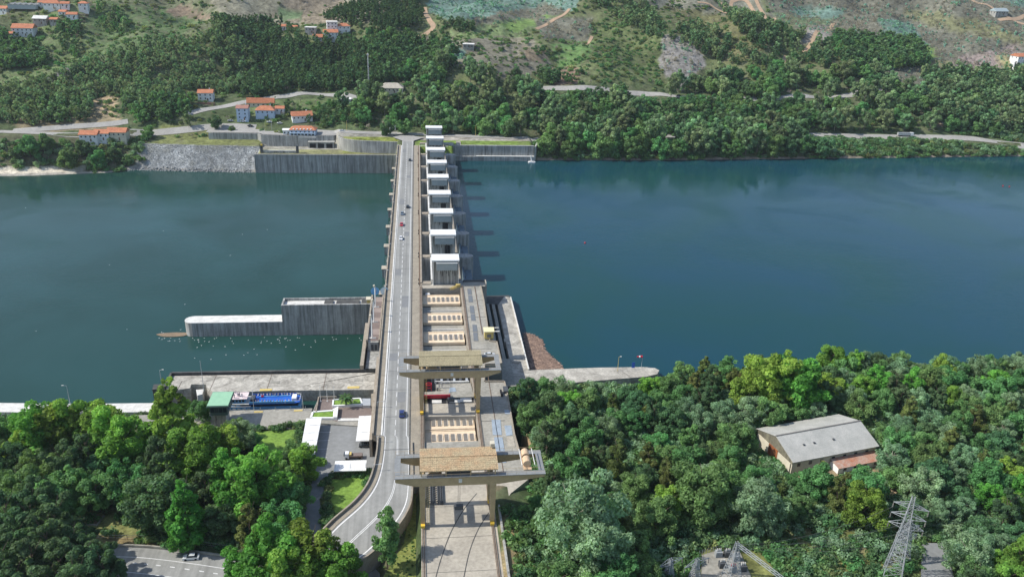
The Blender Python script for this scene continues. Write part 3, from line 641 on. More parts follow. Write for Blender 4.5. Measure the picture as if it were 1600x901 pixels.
# middle bay below the second crane
ymid = [yat(p, 0) for p in (553, 597, 603, 616, 620, 631, 646)]
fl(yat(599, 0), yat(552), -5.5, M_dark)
for j in range(6): MB(PO).box(19+j*2.3, 19.8+j*2.3, yat(598, -1), yat(590, -1), -5.4, -1).build('machine', M_metal if j % 2 else M_dmetal, ph)
for j in range(4): MB(PO).box(18+j*3.6, 18.5+j*3.6, yat(578, 0), yat(560, 0), -5.4, -.5).build('bay_column', M_whited, ph)
MB(PO).prism([xy(680, 600), xy(735, 598), xy(741, 620), xy(661, 621), xy(661, 612), xy(694, 610), xy(680, 604)], -5.9, -.02).build('loading_floor', M_deck2, ph)
MB(PO).prism([xy(661, 622), xy(741, 621), xy(743, 648), xy(663, 649)], -5.9, -.35).build('loading_floor', M_deck, ph)
for (a_, c_, d_, e_) in ((663, 623.5, 672, 629), (691, 622, 697, 630), (716, 622, 741, 624)): slab(((a_, c_), (d_, c_), (d_, e_), (a_, e_)), -.3, M_blackish, 'floor_opening', .04)
slab(((662, 621.5), (742, 620.5), (743, 629), (663, 630.5)), -.31, M_dark, 'floor_trench', .03)
for q_ in (((675, 624), (690, 624), (690, 629), (675, 629)), ((702, 623.5), (719, 623.5), (719, 628), (702, 628)), ((719, 621.5), (737, 621), (737, 627), (719, 627))): slab(q_, -.1, M_whited, 'loose_panel', .18)
slab(((703, 605), (711, 605), (713, 611), (701, 612.5)), .08, M_hatch2, 'hatch_cover')
b_ = MB(PO)
for (x0_, x1_) in ((680, 682), (685.5, 687), (690, 692)):
    p_ = at(x0_, 606, 0); b_.box(p_[0], p_[0]+.35, p_[1], p_[1]+.35, -1, 2.4)
p_ = at(680, 606, 0); b_.box(p_[0], p_[0]+2.6, p_[1], p_[1]+.35, 2.4, 2.75); b_.box(p_[0], p_[0]+2.6, p_[1]+2.2, p_[1]+2.5, 2.4, 2.75)
b_.build('stair_frame', M_whited, ph)
MB(PO).box(21.5, 31.5, yat(599, 0), yat(598, 0)+.1, -.02, .7).build('upstand', M_whited, ph)
rb = thing('lifting_beam', 'long red steel lifting beam lying on the powerhouse deck beneath the farther crane', 'lifting beam', tuple(at(684, 619, 0)))
ro = np.array(at(684, 619, 0)); 
p0 = at(663, 619.5, .6); p1 = at(704, 618, .6); b_ = MB(ro); b_.box(p0[0], p1[0], p0[1]-.45, p0[1]+.45, .1, 1.1); b_.build('beam', M_red, rb)
b_ = MB(ro); b_.box(p0[0]-.1, p0[0]+.5, p0[1]+.5, p0[1]+1.1, .1, .8); b_.box(p1[0]-.5, p1[0], p0[1]+.5, p0[1]+1.1, .1, .8); b_.build('end_lug', M_red, rb)
rf = thing('lifting_frame', 'small red upright steel frame beside the red lifting beam', 'lifting frame', tuple(at(670, 612, 0))); ro = np.array(at(670, 612, 0))
b_ = MB(ro); p0 = at(665.5, 611, 0)
for dx in (0, 1.8): b_.box(p0[0]+dx, p0[0]+dx+.28, p0[1], p0[1]+.28, 0, 2.4); b_.box(p0[0]+dx, p0[0]+dx+.28, p0[1]+1.4, p0[1]+1.68, 0, 2.4)
b_.build('post', M_red, rf)
b_ = MB(ro)
for zz in (1.0, 2.3): b_.box(p0[0]+.29, p0[0]+1.79, p0[1]+.02, p0[1]+.26, zz, zz+.3); b_.box(p0[0]+.29, p0[0]+1.79, p0[1]+1.42, p0[1]+1.66, zz, zz+.3)
b_.box(p0[0]+.02, p0[0]+.26, p0[1]+.29, p0[1]+1.39, 2.3, 2.6); b_.box(p0[0]+1.82, p0[0]+2.06, p0[1]+.29, p0[1]+1.39, 2.3, 2.6); b_.build('crossbar', M_red, rf)
# bay between the second crane and the twin roofs
fl(rw_[3][1]+.05, yat(649, -.4)+.02, -.9, M_deck2)
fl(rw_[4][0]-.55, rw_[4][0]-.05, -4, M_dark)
# concrete yard in the foreground with rails, seams
yard = [(13.85, -38.25), (45.8, -38.25), (46, -64), (40, -70), (35.2, -78), (34.6, -135), (13.85, -135)]
MB(PO).prism([(13.85, -46.4), (33.9, -46.4), (33.9, -63.9), (45.8, -63.9), (40, -70), (35.2, -78), (34.6, -140), (13.85, -140)], -9, -.015).build('yard_slab', M_deck, ph)
MB(PO).box(15.11, 32.49, -46.35, rw_[4][0]-.6, -9, -.4).build('yard_slab', M_deck2, ph)
sheetl = MB(PO)
def stripe(b_, P, w_, z):
    P = [np.array(p[:2]) for p in P]; n = len(P); A = []; B = []
    for i in range(n):
        d = P[min(i+1, n-1)]-P[max(i-1, 0)]; nn = np.array([-d[1], d[0]])/np.linalg.norm(d); A.append(P[i]+nn*w_/2); B.append(P[i]-nn*w_/2)
    b_.add([(p[0], p[1], z) for p in A+B], [(i, n+i, n+i+1, i+1) for i in range(n-1)])
stripe(sheetl, smooth_line([(*xy(745, 770), 0), (*xy(725, 795), 0), (*xy(705, 830), 0), (*xy(690, 870), 0), (*xy(680, 905), 0)]), .28, .0)
stripe(sheetl, smooth_line([(*xy(764, 800), 0), (*xy(748, 825), 0), (*xy(734, 860), 0), (*xy(724, 905), 0)]), .28, .0)
for y_ in (-62, -75, -88, -101, -114): stripe(sheetl, [(15.2, y_), (33, y_+.02)], .14, .0)
sheetl.build('yard_seam', M_dark, ph)
# long dark steel grids stored beside the near crane's leg
M_grid = M_dmetal
for j, xo in enumerate((669, 680, 692)):
    t_ = thing('trash_rack', 'dark steel trash rack lying on the yard, %s of the three below the near crane' % ['left', 'middle', 'right'][j], 'steel rack', tuple(at(xo, 772, .2)), 0, 'steel racks stored under the near crane'); og = at(xo, 772, .2)
    x0_ = og[0]-.8; w_ = 1.6 if j < 2 else .8; b_ = MB(og); y0_, y1_ = at(xo, 788, 0)[1], at(xo, 757, 0)[1]
    b_.box(x0_, x0_+.2, y0_, y1_, .02, .7); b_.box(x0_+w_-.2, x0_+w_, y0_, y1_, .02, .7); b_.build('side_rail', M_grid, t_)
    b_ = MB(og); nb_ = 9
    for q_ in range(nb_): yy = y0_+(y1_-y0_)*(q_+.5)/nb_; b_.bar((x0_+.1, yy-.5, .6), (x0_+w_-.1, yy+.5, .6), .13)
    b_.build('cross_bar', M_grid, t_)
# wall to the right of the yard
cw = thing('yard_wall', 'pale concrete retaining wall along the right edge of the foreground yard', 'wall', (36, -100, 0))
for k in range(8):
    ya = -77-k*8.2; MB((36, -100, 0)).box(35.5-.0*k, 36.0, ya-8.1, ya, -2, 1.6).build('wall_panel', M_walll, cw)
# yellow cabin
o = thing('crane_cabin', 'pale yellow service cabin with white arms at the upstream deck edge', 'cabin', (41.2, 29, 0)); og = (41.2, 29, 0)
MB(og).box(39.6, 43.2, 27.6, 31.2, .5, 3.6).build('body', M_yel, o); MB(og).box(39.3, 43.5, 27.3, 31.6, 3.6, 3.85).build('roof', mat('pale_yellow_roof', (.78, .70, .42), (.68, .6, .36)), o)
MB(og).box(40.6, 42.2, 27.5, 27.59, 1.2, 2.6).build('window', M_louvre, o); MB(og).box(39.8, 43, 27.7, 31, .05, .49).build('base', M_dmetal, o)
for y_ in (28.4, 31.6): MB(og).bar((43.4, y_, 3.4), (45.6, y_, 3.4), .28).build('arm', M_whited, o)
# ------------------------------------------------------------------ cranes
def gantry(name, yf, x1, label, rust):
    yr = yf+9.4; o = thing(name, label, 'gantry crane', (23.5, yf+4.7, .4), 0, 'ochre gantry cranes over the powerhouse'); og = (23.5, yf+4.7, .4)
    ZG, ZT = 13.6, 16.4
    for x_ in (14.35, 33.3):
        for y_ in (yf, yr):
            b_ = MB(og); s_ = 1 if x_ < 20 else -1
            a, c = .85, .6
            vs = [(x_-c, y_-.55, 1.3), (x_+c, y_-.55, 1.3), (x_+c, y_+.55, 1.3), (x_-c, y_+.55, 1.3), (x_-a, y_-.6, ZG), (x_+a, y_-.6, ZG), (x_+a, y_+.6, ZG), (x_-a, y_+.6, ZG)]
            b_.add(vs, [(3, 2, 1, 0), (4, 5, 6, 7), (0, 1, 5, 4), (1, 2, 6, 5), (2, 3, 7, 6), (3, 0, 4, 7)])
            lg = b_.build('leg', M_crane, o)
            bg_ = MB(og); bg_.box(x_-.55, x_+.55, y_-1.5, y_+1.5, .55, 1.28); bg_.build('bogie', M_yelb, lg)
            for dy in (-.9, .9): MB(og).lathe((x_-.25, y_+dy, .78), [(.36, 0), (.36, .5)], 10, 'x').build('wheel', M_dmetal, lg)
        MB(og).box(x_-.4, x_+.4, yf+.62, yr-.62, 12.2, ZG-.05).build('portal_beam', M_crane, o)
        MB(og).box(x_-.35, x_+.35, yf+.57, yr-.57, 2.2, 2.9).build('sill_beam', M_crane, o)
    for y_ in (yf, yr):
        b_ = MB(og); pr = [(7.2, ZT-1.3), (12.5, ZG), (35, ZG), (x1, ZT-1.0), (x1, ZT), (7.2, ZT)]
        vs = [(p[0], y_-.55, p[1]) for p in pr]+[(p[0], y_+.55, p[1]) for p in pr]; n = len(pr)
        b_.add(vs, [tuple(range(n)), tuple(range(n, 2*n))[::-1]]+[(i, n+i, n+(i+1) % n, (i+1) % n) for i in range(n)])
        gd = b_.build('girder', M_crane, o)
        MB(og).box(6.9, x1+.2, y_-.9, y_+.9, ZT+.01, ZT+.14).build('walkway', M_cranetop, gd)
        rl_ = MB(og)
        for yy in (y_-.88, y_+.88):
            rl_.bar((7, yy, ZT+1.1), (x1, yy, ZT+1.1), .035, n=4)
            for k in range(int((x1-7)/2.5)): rl_.bar((7+k*2.5, yy, ZT+.1), (7+k*2.5, yy, ZT+1.1), .03, n=4)
        rl_.build('handrail', M_crane, gd)
    for x_ in (7.5, x1-.9):
        MB(og).box(x_-.6, x_+1.0, yf+.92, yr-.92, ZT+.01, ZT+.16).build('end_walkway', M_cranetop, o)
        MB(og).box(x_-.3, x_+.4, yf+.56, yr-.56, ZT-1.1, ZT).build('end_beam', M_crane, o)
    # roof: low pitched, tiled in rows
    X0, X1, Y0, Y1 = 13.7, 34.4, yf-.7, yr+.5; ym = (Y0+Y1)/2
    rf = MB(og); rf.wedge([(X0, Y0, 18.5), (X1, Y0, 18.5), (X1, ym, 19.3), (X0, ym, 19.3)], .25); rf.wedge([(X0, ym, 19.3), (X1, ym, 19.3), (X1, Y1, 18.5), (X0, Y1, 18.5)], .25)
    CT = M_ctile if rust else M_ctile2; rf = rf.build('roof', CT, o)
    b_ = MB(og); k = X0+.15
    while k < X1:
        for (ya, za, yb_, zb) in ((Y0, 18.5, ym, 19.3), (ym, 19.3, Y1, 18.5)): b_.wedge([(k, ya, za+.06), (k+.2, ya, za+.06), (k+.2, yb_, zb+.06), (k, yb_, zb+.06)], .07)
        k += .5
    b_.build('roof_ridges', CT, rf, kind='stuff')
    for k in range(7):
        yy = Y0+.3+k*(ym-Y0)/7; zz = 18.5+.8*(yy-Y0)/(ym-Y0); MB(og).box(X0, X1, yy, yy+.1, zz+.02, zz+.08).build('tile_course', CT, rf)
    MB(og).box(X0, X1, ym-.2, ym+.2, 19.31, 19.5).build('ridge', CT, rf)
    for k in range(4):
        x_ = 14.1+k*6.55
        for y_ in (Y0+.5, Y1-.5): MB(og).box(x_-.14, x_+.14, y_-.14, y_+.14, ZT+.15, 18.24).build('roof_post', M_crane, o)
    tr = MB(og).box(20.5, 27.5, yf+1.2, yr-1.2, ZT-.6, ZT+.9).build('trolley', M_dmetal, o)
    for x_ in (22, 25.5): MB(og).lathe((x_-.9, yf+4.7, ZT+1.4), [(.7, 0), (.7, 1.8)], 12, 'x').build('winch_drum', M_metal, tr)
    MB(og).box(24.0, 24.9, yf-.66, yf-.56, 14.5, 15.7).build('sign_plate', M_whited, o)
    for dx in (-.25, .25): MB(og).bar((24.4+dx, yf+4.7, 2.9), (24.4+dx, yf+4.7, ZT-.6), .05, n=4).build('cable', M_dmetal, o)
    hk = MB(og); hk.box(23.2, 25.6, yf+4.1, yf+5.3, 1.7, 2.9); hk = hk.build('hook_block', M_dmetal, o)
    MB(og).box(16, 19.5, yf+1.6, yf+4.2, 14.2, 16.2).build('cab', M_crane, o)
    if x1 > 45:
        for y_ in (yf+3.2, yf+6.6):
            d = MB(og).lathe((x1-4.6, y_-1.3, ZT+1.5), [(1.0, 0), (1.1, .1), (1.1, 2.5), (1.0, 2.6)], 14, 'y').build('cable_drum', M_tan, o)
        MB(og).box(x1-5.6, x1-3.4, yf+.9, yr-.9, ZT+.2, ZT+.5).build('drum_base', M_tan, o)
        for x_ in (x1-6.1, x1-2.6): MB(og).bar((x_, yf+.9, ZT+1.9), (x_, yr-.9, ZT+1.9), .12).build('drum_frame', M_whited, o)
    b_ = MB(og)   # access ladder at the left legs
    for x_ in (15.5, 16.1): b_.bar((x_, yf+.2, .5), (x_, yf+.2, ZG), .06, n=4)
    for k in range(22): b_.bar((15.5, yf+.2, .8+k*.58), (16.1, yf+.2, .8+k*.58), .045, n=4)
    b_.build('ladder', M_yel, o)
    return o
gantry('gantry_crane', -83., 47.2, 'nearer ochre gantry crane with rusty tiled roof and two tan cable drums', True)
gantry('gantry_crane', -25.6, 40.6, 'farther ochre gantry crane standing mid-powerhouse, with plain dull roof', False)
# small plinth machine near the foreground crane (white box on its roof corner)
MB((33, -74, 19.4)).box(33.1, 34.3, -74.6, -73.0, 19.2, 20.3).build('roof_box', M_plasc, label='small cream box standing on the roof corner of the nearer crane', cat='box')
# ------------------------------------------------------------------ upstream intake platform, guide walls
iw = thing('intake_platform', 'low concrete intake platform with dark slots upstream of the powerhouse', 'platform', (52, 40, -12)); IO = (52, 40, -12)
inner_e = [xy(p[0], p[1], -9) for p in ((782, 478), (792, 520), (800, 545), (812, 578))]
MB(IO).prism([xy(760, 462, -9), xy(795, 461, -9), xy(799, 466, -9), xy(783, 476, -9), xy(760, 474, -9)], -14, -9.0).build('end_slab', M_dark, iw)
MB(IO).prism([xy(779, 475, -9), xy(788, 463, -9), xy(798, 465, -9), xy(826, 578, -9), xy(830, 603, -9), xy(806, 603, -9), xy(793, 545, -9)], -14, -8.98).build('walkway', M_mott, iw)
MB(IO).prism([xy(797.2, 465, -8.9), xy(798.6, 465, -8.9), xy(827, 578, -8.9), xy(825.2, 578, -8.9)], -8.97, -8.3).build('edge_kerb', M_whited, iw)
MB(IO).prism([xy(765, 560, -9), xy(796, 560, -9), xy(808, 603, -9), xy(765, 603, -9)], -14, -9.02).build('landing', M_deck2, iw)
for k, (x0_, w_) in enumerate(((45.6, .8), (48.2, .8), (50.9, .8))):
    MB(IO).box(x0_-1.0, x0_+.4, 25, 82.5, -14, -9.05).build('slot_beam', M_deck2, iw)
MB(IO).box(49.4, 51.5, 43, 46, -14, -8.9).build('slot_bridge', M_deck2, iw)
slab(((800, 563), (812, 563), (813, 565.5), (801, 565.5)), -8.7, M_deck, 'cover', .25, iw, IO)
gw = thing('guide_wall', 'mottled concrete guide wall with rounded end reaching into the reservoir', 'wall', (80, 13, -12))
P = [xy(826, 578, -9), xy(930, 574, -9), xy(1005, 573, -9), xy(1022, 574, -9), xy(1030, 578, -9), xy(1027, 584, -9), xy(1010, 588, -9), xy(900, 597, -9), xy(831, 603, -9)]
MB((80, 13, -12)).prism(P, -18, -9.0).build('top_slab', M_mott, gw)
M_buoy = M_whited
def pole(nm, px, py, zb, h, label, cat, arm=None, m_=M_metal, group=None, r=.12):
    p = at(px, py, zb); o = thing(nm, label, cat, p, 0, group); MB().bar((0, 0, 0), (0, 0, h), r, r*.6).build('pole', m_, o)
    if arm: MB().bar((0, 0, h), (arm, 0, h+.2), r*.5).build('arm', m_, o); MB().box(arm-.5 if arm < 0 else arm-.1, arm+.2 if arm < 0 else arm+.5, -.18, .18, h+.08, h+.3).build('lamp_head', M_whited, o)
    return o
pole('signal_lamp', 965, 579, -9, 6.2, 'thin pole with white lamp on the guide wall left of the windsock', 'lamp', .6, M_yel)
o = pole('windsock', 1002, 574, -9, 5.2, 'red and white windsock on a pole near the end of the guide wall', 'windsock', r=.08)
b_ = MB(); b_.lathe((0, 0, 5.0), [(.5, 0), (.42, -.9)], 10, 'x'); b_.build('sock', M_red, o)
MB().lathe((0, 0, 5.0), [(.42, -.9), (.36, -1.5)], 10, 'x').build('sock', M_white, o); MB().lathe((0, 0, 5.0), [(.36, -1.5), (.28, -2.2)], 10, 'x').build('sock', M_red, o)
o = thing('blue_sign', 'narrow blue sign board on posts beside the windsock', 'sign', at(989, 577, -9)); MB().box(-.6, .6, -.06, .06, .8, 3.2).build('board', M_blue, o)
MB().box(-.5, -.38, .07, .17, 0, 3.1).build('post', M_metal, o); MB().box(.38, .5, .07, .17, 0, 3.1).build('post', M_metal, o)
# drift wood raft against the guide wall
dp = [(819, 520), (835, 524), (846, 532), (848, 543), (857, 555), (869, 565), (880, 577), (826, 578)]; dw = [xy(p[0], p[1], -12) for p in dp]; dwn = np.array(dw)
V_, F_, T_ = [], [], []
cnt = 0
while cnt < 5200:
    p = rng.uniform(dwn.min(0)-1.2, dwn.max(0)+1.2)
    jit = p+rng.normal(0, .5, 2)
    if not inpoly(jit[None], dw)[0]: continue
    a = rng.uniform(0, 3.14); L_ = rng.uniform(.3, 1.6)*(2. if rng.random() < .04 else 1); w_ = rng.uniform(.05, .22); zz = -11.98+rng.uniform(0, .18)
    dx, dy = math.cos(a)*L_/2, math.sin(a)*L_/2; ex, ey = -math.sin(a)*w_, math.cos(a)*w_; n0 = len(V_)
    V_ += [(p[0]-dx-ex, p[1]-dy-ey, zz), (p[0]+dx-ex, p[1]+dy-ey, zz), (p[0]+dx, p[1]+dy, zz+w_), (p[0]-dx, p[1]-dy, zz+w_), (p[0]-dx+ex, p[1]-dy+ey, zz), (p[0]+dx+ex, p[1]+dy+ey, zz)]
    F_ += [(n0, n0+1, n0+2, n0+3), (n0+3, n0+2, n0+5, n0+4)]; T_ += [min(1.6, rng.gamma(2, .22))]*6; cnt += 1
me = fastmesh('floating_debris', V_, np.array(F_)); at_ = me.attributes.new('tint', 'FLOAT', 'POINT'); at_.data.foreach_set('value', np.array(T_, np.float32)); me.materials.append(M_debris)
tag(put(bpy.data.objects.new('floating_debris', me)), 'raft of brown driftwood and litter floating against the guide wall', 'debris', kind='stuff')
# ================================================================== lock and downstream side
hw = thing('lock_head_wall', 'tall stained concrete lock wall with open trough top in mid-river', 'wall', (-28, 89, -25)); HO = (-28, 89, -25)
for k in range(6):
    x0_ = -48.2+k*6.6; MB(HO).box(x0_, x0_+6.56, 85.0, 86.0, -28, -9.7).build('wall_panel', M_wall, hw)
MB(HO).box(-48.2, -8.6, 86.02, 92.4, -28, -10.9).build('trough_floor', M_whited, hw)
MB(HO).box(-48.2, -8.6, 92.42, 93.2, -28, -9.7).build('back_wall', M_wall, hw); MB(HO).box(-49.0, -48.22, 85.0, 93.2, -28, -9.7).build('end_wall', M_wall, hw)
for a_, c_ in ((-30, -26), (-24.5, -14), (-13, -10)): MB(HO).box(a_, c_, 86.8, 91.5, -10.88, -10.2).build('trough_opening_shade', M_dark, hw)  # solid dark blocks; their colour stands in for shade inside the trough openings
MB(HO).box(-10.4, -8.8, 86.5, 89.5, -10.88, -8.2).build('cabin', M_yel, hw); MB(HO).box(-10.8, -8.6, 86.3, 89.8, -8.19, -8.0).build('cabin_roof', M_plasc, hw)
lw = thing('lock_guide_wall', 'low white-topped lock wall with rounded end in mid-river', 'wall', (-70, 89, -25))
P = [(-49.05, 85.2), (-49.05, 92.6)]+[(-89.5-3.7*math.sin(t), 88.9+3.7*math.cos(t)) for t in np.linspace(0, math.pi, 9)]
MB((-70, 89, -25)).prism(P, -28, -18.25).build('wall', M_wall, lw); MB((-70, 89, -25)).prism(P, -18.24, -18.0).build('top_slab', M_white if False else M_whited, lw)
# mud bank with gulls at its tip
b_ = MB(); c0 = at(272, 523, -25); P = [(c0[0]+7.5*math.cos(t)*(1+.15*math.sin(3*t)), c0[1]+2.2*math.sin(t)) for t in np.linspace(0, 6.28, 14)[:-1]]
b_.prism(P, -26, -24.75); b_.build('mud_bank', M_soil, kind='structure')
# lock side platform
pf = thing('lock_platform', 'long mottled concrete platform along the far side of the lock', 'platform', (-40, 12, -12)); FO = (-40, 12, -12)
P = [xy(268, 587, -8), xy(594, 581.5, -8), (-2.0, 18), (-2.0, 4.6), xy(430, 610, -8), xy(373, 612, -8), xy(334, 612, -8), xy(323, 604.6, -8), xy(322, 600, -8), xy(299, 600, -8), xy(296.6, 606, -8), xy(276, 609, -8), xy(259, 607, -8)]
MB(FO).prism(P, -28, -8.0).build('slab', M_mott, pf)
A_ = xy(268, 585, -8); B_ = xy(594, 579.5, -8); C_ = xy(258, 607, -8)
def seg(nm, a_, c_, wd, z0, z1, m_, par, org, n=1):
    a_ = np.array(a_[:2]); c_ = np.array(c_[:2]); 
    for k in range(n):
        p = a_+(c_-a_)*k/n; q = a_+(c_-a_)*(k+1)/n; d = q-p; Ln = np.linalg.norm(d)
        MB(org).obox((p+q)/2, Ln-.05, wd, z0, z1, math.atan2(d[1], d[0])).build(nm, m_, par)
seg('parapet', A_, B_, .9, -28, -7.0, M_dark, pf, FO, 10); seg('parapet', A_, C_, .7, -28, -7.0, M_dark, pf, FO, 2)
MB(FO).prism([xy(240, 600, -7.5), xy(258, 600, -7.5), xy(257, 607, -7.5), xy(238, 608, -7.5)], -28, -7.5).build('end_block', M_brown if False else M_dark, pf)
for k in range(3):
    x_ = -63+k*20.5; MB(FO).box(x_, x_+.12, 5.2, 18.5, -8, -7.93).build('joint', M_brown, pf)
for px, py in ((373, 593), (430, 597), (560, 594)): p = at(px, py, -8); MB(FO).box(p[0]-1.6, p[0]+1.6, p[1]-.9, p[1]+.9, -8, -7.9).build('cover', M_deck2, pf)
for px, py in ((416, 610), (553, 606)): p = at(px, py, -8); MB(FO).box(p[0]-2.4, p[0]+2.0, p[1]-.3, p[1]+1.2, -8, -7.88).build('yellow_pad', M_yelb if False else M_yel, pf)
# lock gate sill area left of the boat
lg = thing('lock_gate', 'dark steel lock gate and recess at the downstream end of the lock', 'lock gate', (-68, 0, -16)); LO = (-68, 0, -16)
MB(LO).box(-80, -62.2, -8.5, 5, -28, -14).build('sill', M_dark, lg)
MB(LO).prism([xy(345, 612, -9), xy(352, 606, -9), xy(373, 606, -9), xy(372, 612, -9)], -14, -8.6).build('gate_leaf', M_dmetal, lg)
MB(LO).prism([xy(313, 650, -9), xy(340, 641, -9), xy(341, 644, -9), xy(316, 653, -9)], -14, -8.6).build('gate_leaf', M_dmetal, lg)
MB(LO).prism([xy(306, 607, -9), xy(318, 606, -9), xy(316, 614, -9), xy(308, 616, -9)], -14, -9.4).build('counterweight', M_whited, lg)
o = thing('footbridge', 'grey ramp bridge with yellow handrail left of the lock platform', 'footbridge', tuple(at(258, 628, -8))); og = np.array(at(258, 628, -8))
P4 = [at(251, 612, -7.6), at(262, 612, -7.6), at(250, 642, -8.2), at(237, 642, -8.2)]; MB(og).wedge(P4, .4).build('deck', M_deck2, o)
MB(og).bar(at(251, 612, -6.8), at(237, 643, -7.4), .22, n=4).build('handrail', M_yel, o); MB(og).bar(at(262, 612, -6.8), at(250, 643, -7.4), .12, n=4).build('handrail', M_brown, o)
# quay in front of the lock and the river wall to the left
qy = thing('lock_quay', 'pale concrete quay between the lock and the lawn', 'quay', (-40, -12, -12)); QO = (-40, -12, -12)
MB(QO).prism([(-62, -7.3), (-24.4, -7.3), (-24.4, -19.9), (-44, -20.3), (-62, -21)], -28, -8.0).build('slab', M_deck2, qy)
MB(QO).prism([(-86, -8.6), (-62.05, -8.6), (-62.05, -16), (-86, -16)], -28, -8.05).build('slab', M_deck2, qy)
for px, py in ((404, 643), (466, 641)): p = at(px, py, -8); MB(QO).box(p[0]-1.5, p[0]+1.5, p[1]-.5, p[1]+.4, -8, -7.9).build('yellow_pad', M_yel, qy)
for k in range(7): MB(QO).box(-58+k*5.2, -57.8+k*5.2, -7.9, -7.7, -8, -6.9).build('rail_post', M_metal, qy)
rwl = thing('river_wall', 'long low white-topped river wall left of the lock', 'wall', (-110, 10, -20)); pts = [at(-90, 634, -15), at(0, 636, -15), at(120, 637.5, -15), at(240, 636, -15)]
for a_, c_ in zip(pts[:-1], pts[1:]): seg('wall_panel', a_, c_, 6.2, -28, -15.0, M_whited, rwl, (-110, 10, -20), 4)
pole('tall_lamp', 110, 632, -15, 8, 'tall leaning lamp post on the river wall at far left', 'street lamp', -1.2)
pole('lock_lamp', 254, 608, -8, 8, 'lamp post standing at the left corner of the lock platform', 'street lamp', .9)
pole('lock_mast', 319, 612, -8, 13, 'tall lattice antenna mast beside the green-roofed control house', 'mast', None)
for i_, (px, py, zb) in enumerate(((315, 648, -8), (397, 640, -8), (474, 641, -8))):
    pole('quay_lamp', px, py, zb, 6, ['thin lamp post left of the green-roofed control house', 'thin lamp post on the quay by the bow of the blue boat', 'thin lamp post on the quay by the stern of the blue boat'][i_], 'lamp post', None, M_metal, 'lamp posts on the lock quay')
# control house with green roof
ch = thing('control_house', 'lock control house on a concrete stem with flat pale green roof', 'building', (-53.5, -14, -8)); og = (-53.5, -14, -8)
MB(og).box(-57.2, -50.3, -18.7, -9.6, .7, 1.0).build('roof', M_green, ch); MB(og).box(-57.4, -50.1, -18.9, -9.4, .3, .69).build('roof_edge', M_dgreen, ch)
MB(og).box(-56.6, -50.9, -18.1, -10.2, -3.2, .29).build('cabin', M_dgreen, ch)
for k in range(4): MB(og).box(-56.3+k*1.35, -55.2+k*1.35, -18.2, -18.11, -2.0, -.3).build('window', M_glass, ch)
for k in range(5): MB(og).box(-50.89, -50.8, -17.8+k*1.5, -16.6+k*1.5, -2, -.3).build('window', M_glass, ch)
MB(og).box(-54.9, -51.9, -17.0, -12, -8, -3.21).build('stem', M_walll, ch); MB(og).box(-56.4, -55.5, -17.5, -16.6, -8, -3.21).build('column', M_walll, ch)
MB(og).box(-57, -55, -13, -10.5, -8, -6).build('steps', M_deck2, ch)
# brown roofed lock gallery on the road side
lg2 = thing('lock_gallery', 'narrow brown-roofed gallery building between the lock and the dam road', 'building', (-5, 40, -9)); GO = (-5, 40, -9)
MB(GO).box(-7.2, -2.1, 33.5, 78, -28, -3.0).build('body', M_walll, lg2)
for k in range(8):
    y0_ = 34.5+k*5.4; MB(GO).box(-5.9, -2.7, y0_, y0_+5.3, -2.99, -2.85).build('roof_panel', M_plaza if k % 2 == 0 else mat('pinkish_slab', (.3, .25, .22), (.24, .19, .17), scale=.5), lg2)
MB(GO).box(-7.6, -6.9, 33.5, 78, -6, -1.9).build('parapet', M_parap, lg2); MB(GO).box(-2.6, -2.1, 33.5, 78, -6, -1.9).build('parapet', M_parap, lg2)
MB(GO).box(-7.2, -2.1, 18.4, 33.4, -28, -7.0).build('lower_body', M_walll, lg2); MB(GO).box(-9.2, -7.8, 18.3, 56, -28, -5.2).build('side_wall', M_parap, lg2)
for x_ in (-5.6, -4.2): MB(GO).box(x_, x_+.9, 33.3, 33.39, -6.6, -4).build('window', M_glass, lg2)
for k, y_ in enumerate((36.5, 51.5, 66.5)):
    o = thing('mast_light', ['nearest', 'middle', 'farthest'][k]+' white mast with curved head on the brown gallery roof', 'mast', (-5.3, y_, -2.85), 0, 'white masts on the gallery roof')
    MB().box(-1.4, 1.6, -.35, .35, 0, .35).build('base', M_whited, o); MB().bar((0, 0, .35), (0, 0, 9.5), .26, .22).build('pole', M_white, o)
    MB().bar((0, 0, 9.5), (-.4, 0, 10.6), .35, .45).build('head', M_plasc, o); MB().bar((0, 0, 6.6), (.7, 0, 9.0), .12).build('bracket', M_whited, o)
for k, px in enumerate((586, 601)):
    p = at(px, 453, 0); o = thing('dish', ['dark blue', 'pale blue'][k]+' round dish standing at the far end of the gallery', 'dish', (p[0], p[1], -3))
    MB().bar((0, 0, 0), (0, 0, 2.2), .2).build('stand', M_metal, o); MB().lathe((0, 0, 2.6), [(.3, 1.0), (1.3, .5), (1.9, -.2), (1.95, -.3)], 16, 'y').build('reflector', M_blue2 if k == 0 else mat('pale_blue_dish', (.55, .7, .78), (.5, .64, .72)), o)
LORD = ['first', 'second', 'third', 'fourth', 'fifth', 'sixth', 'seventh', 'eighth', 'ninth', 'tenth', 'eleventh', 'twelfth', 'thirteenth', 'fourteenth', 'fifteenth', 'sixteenth']
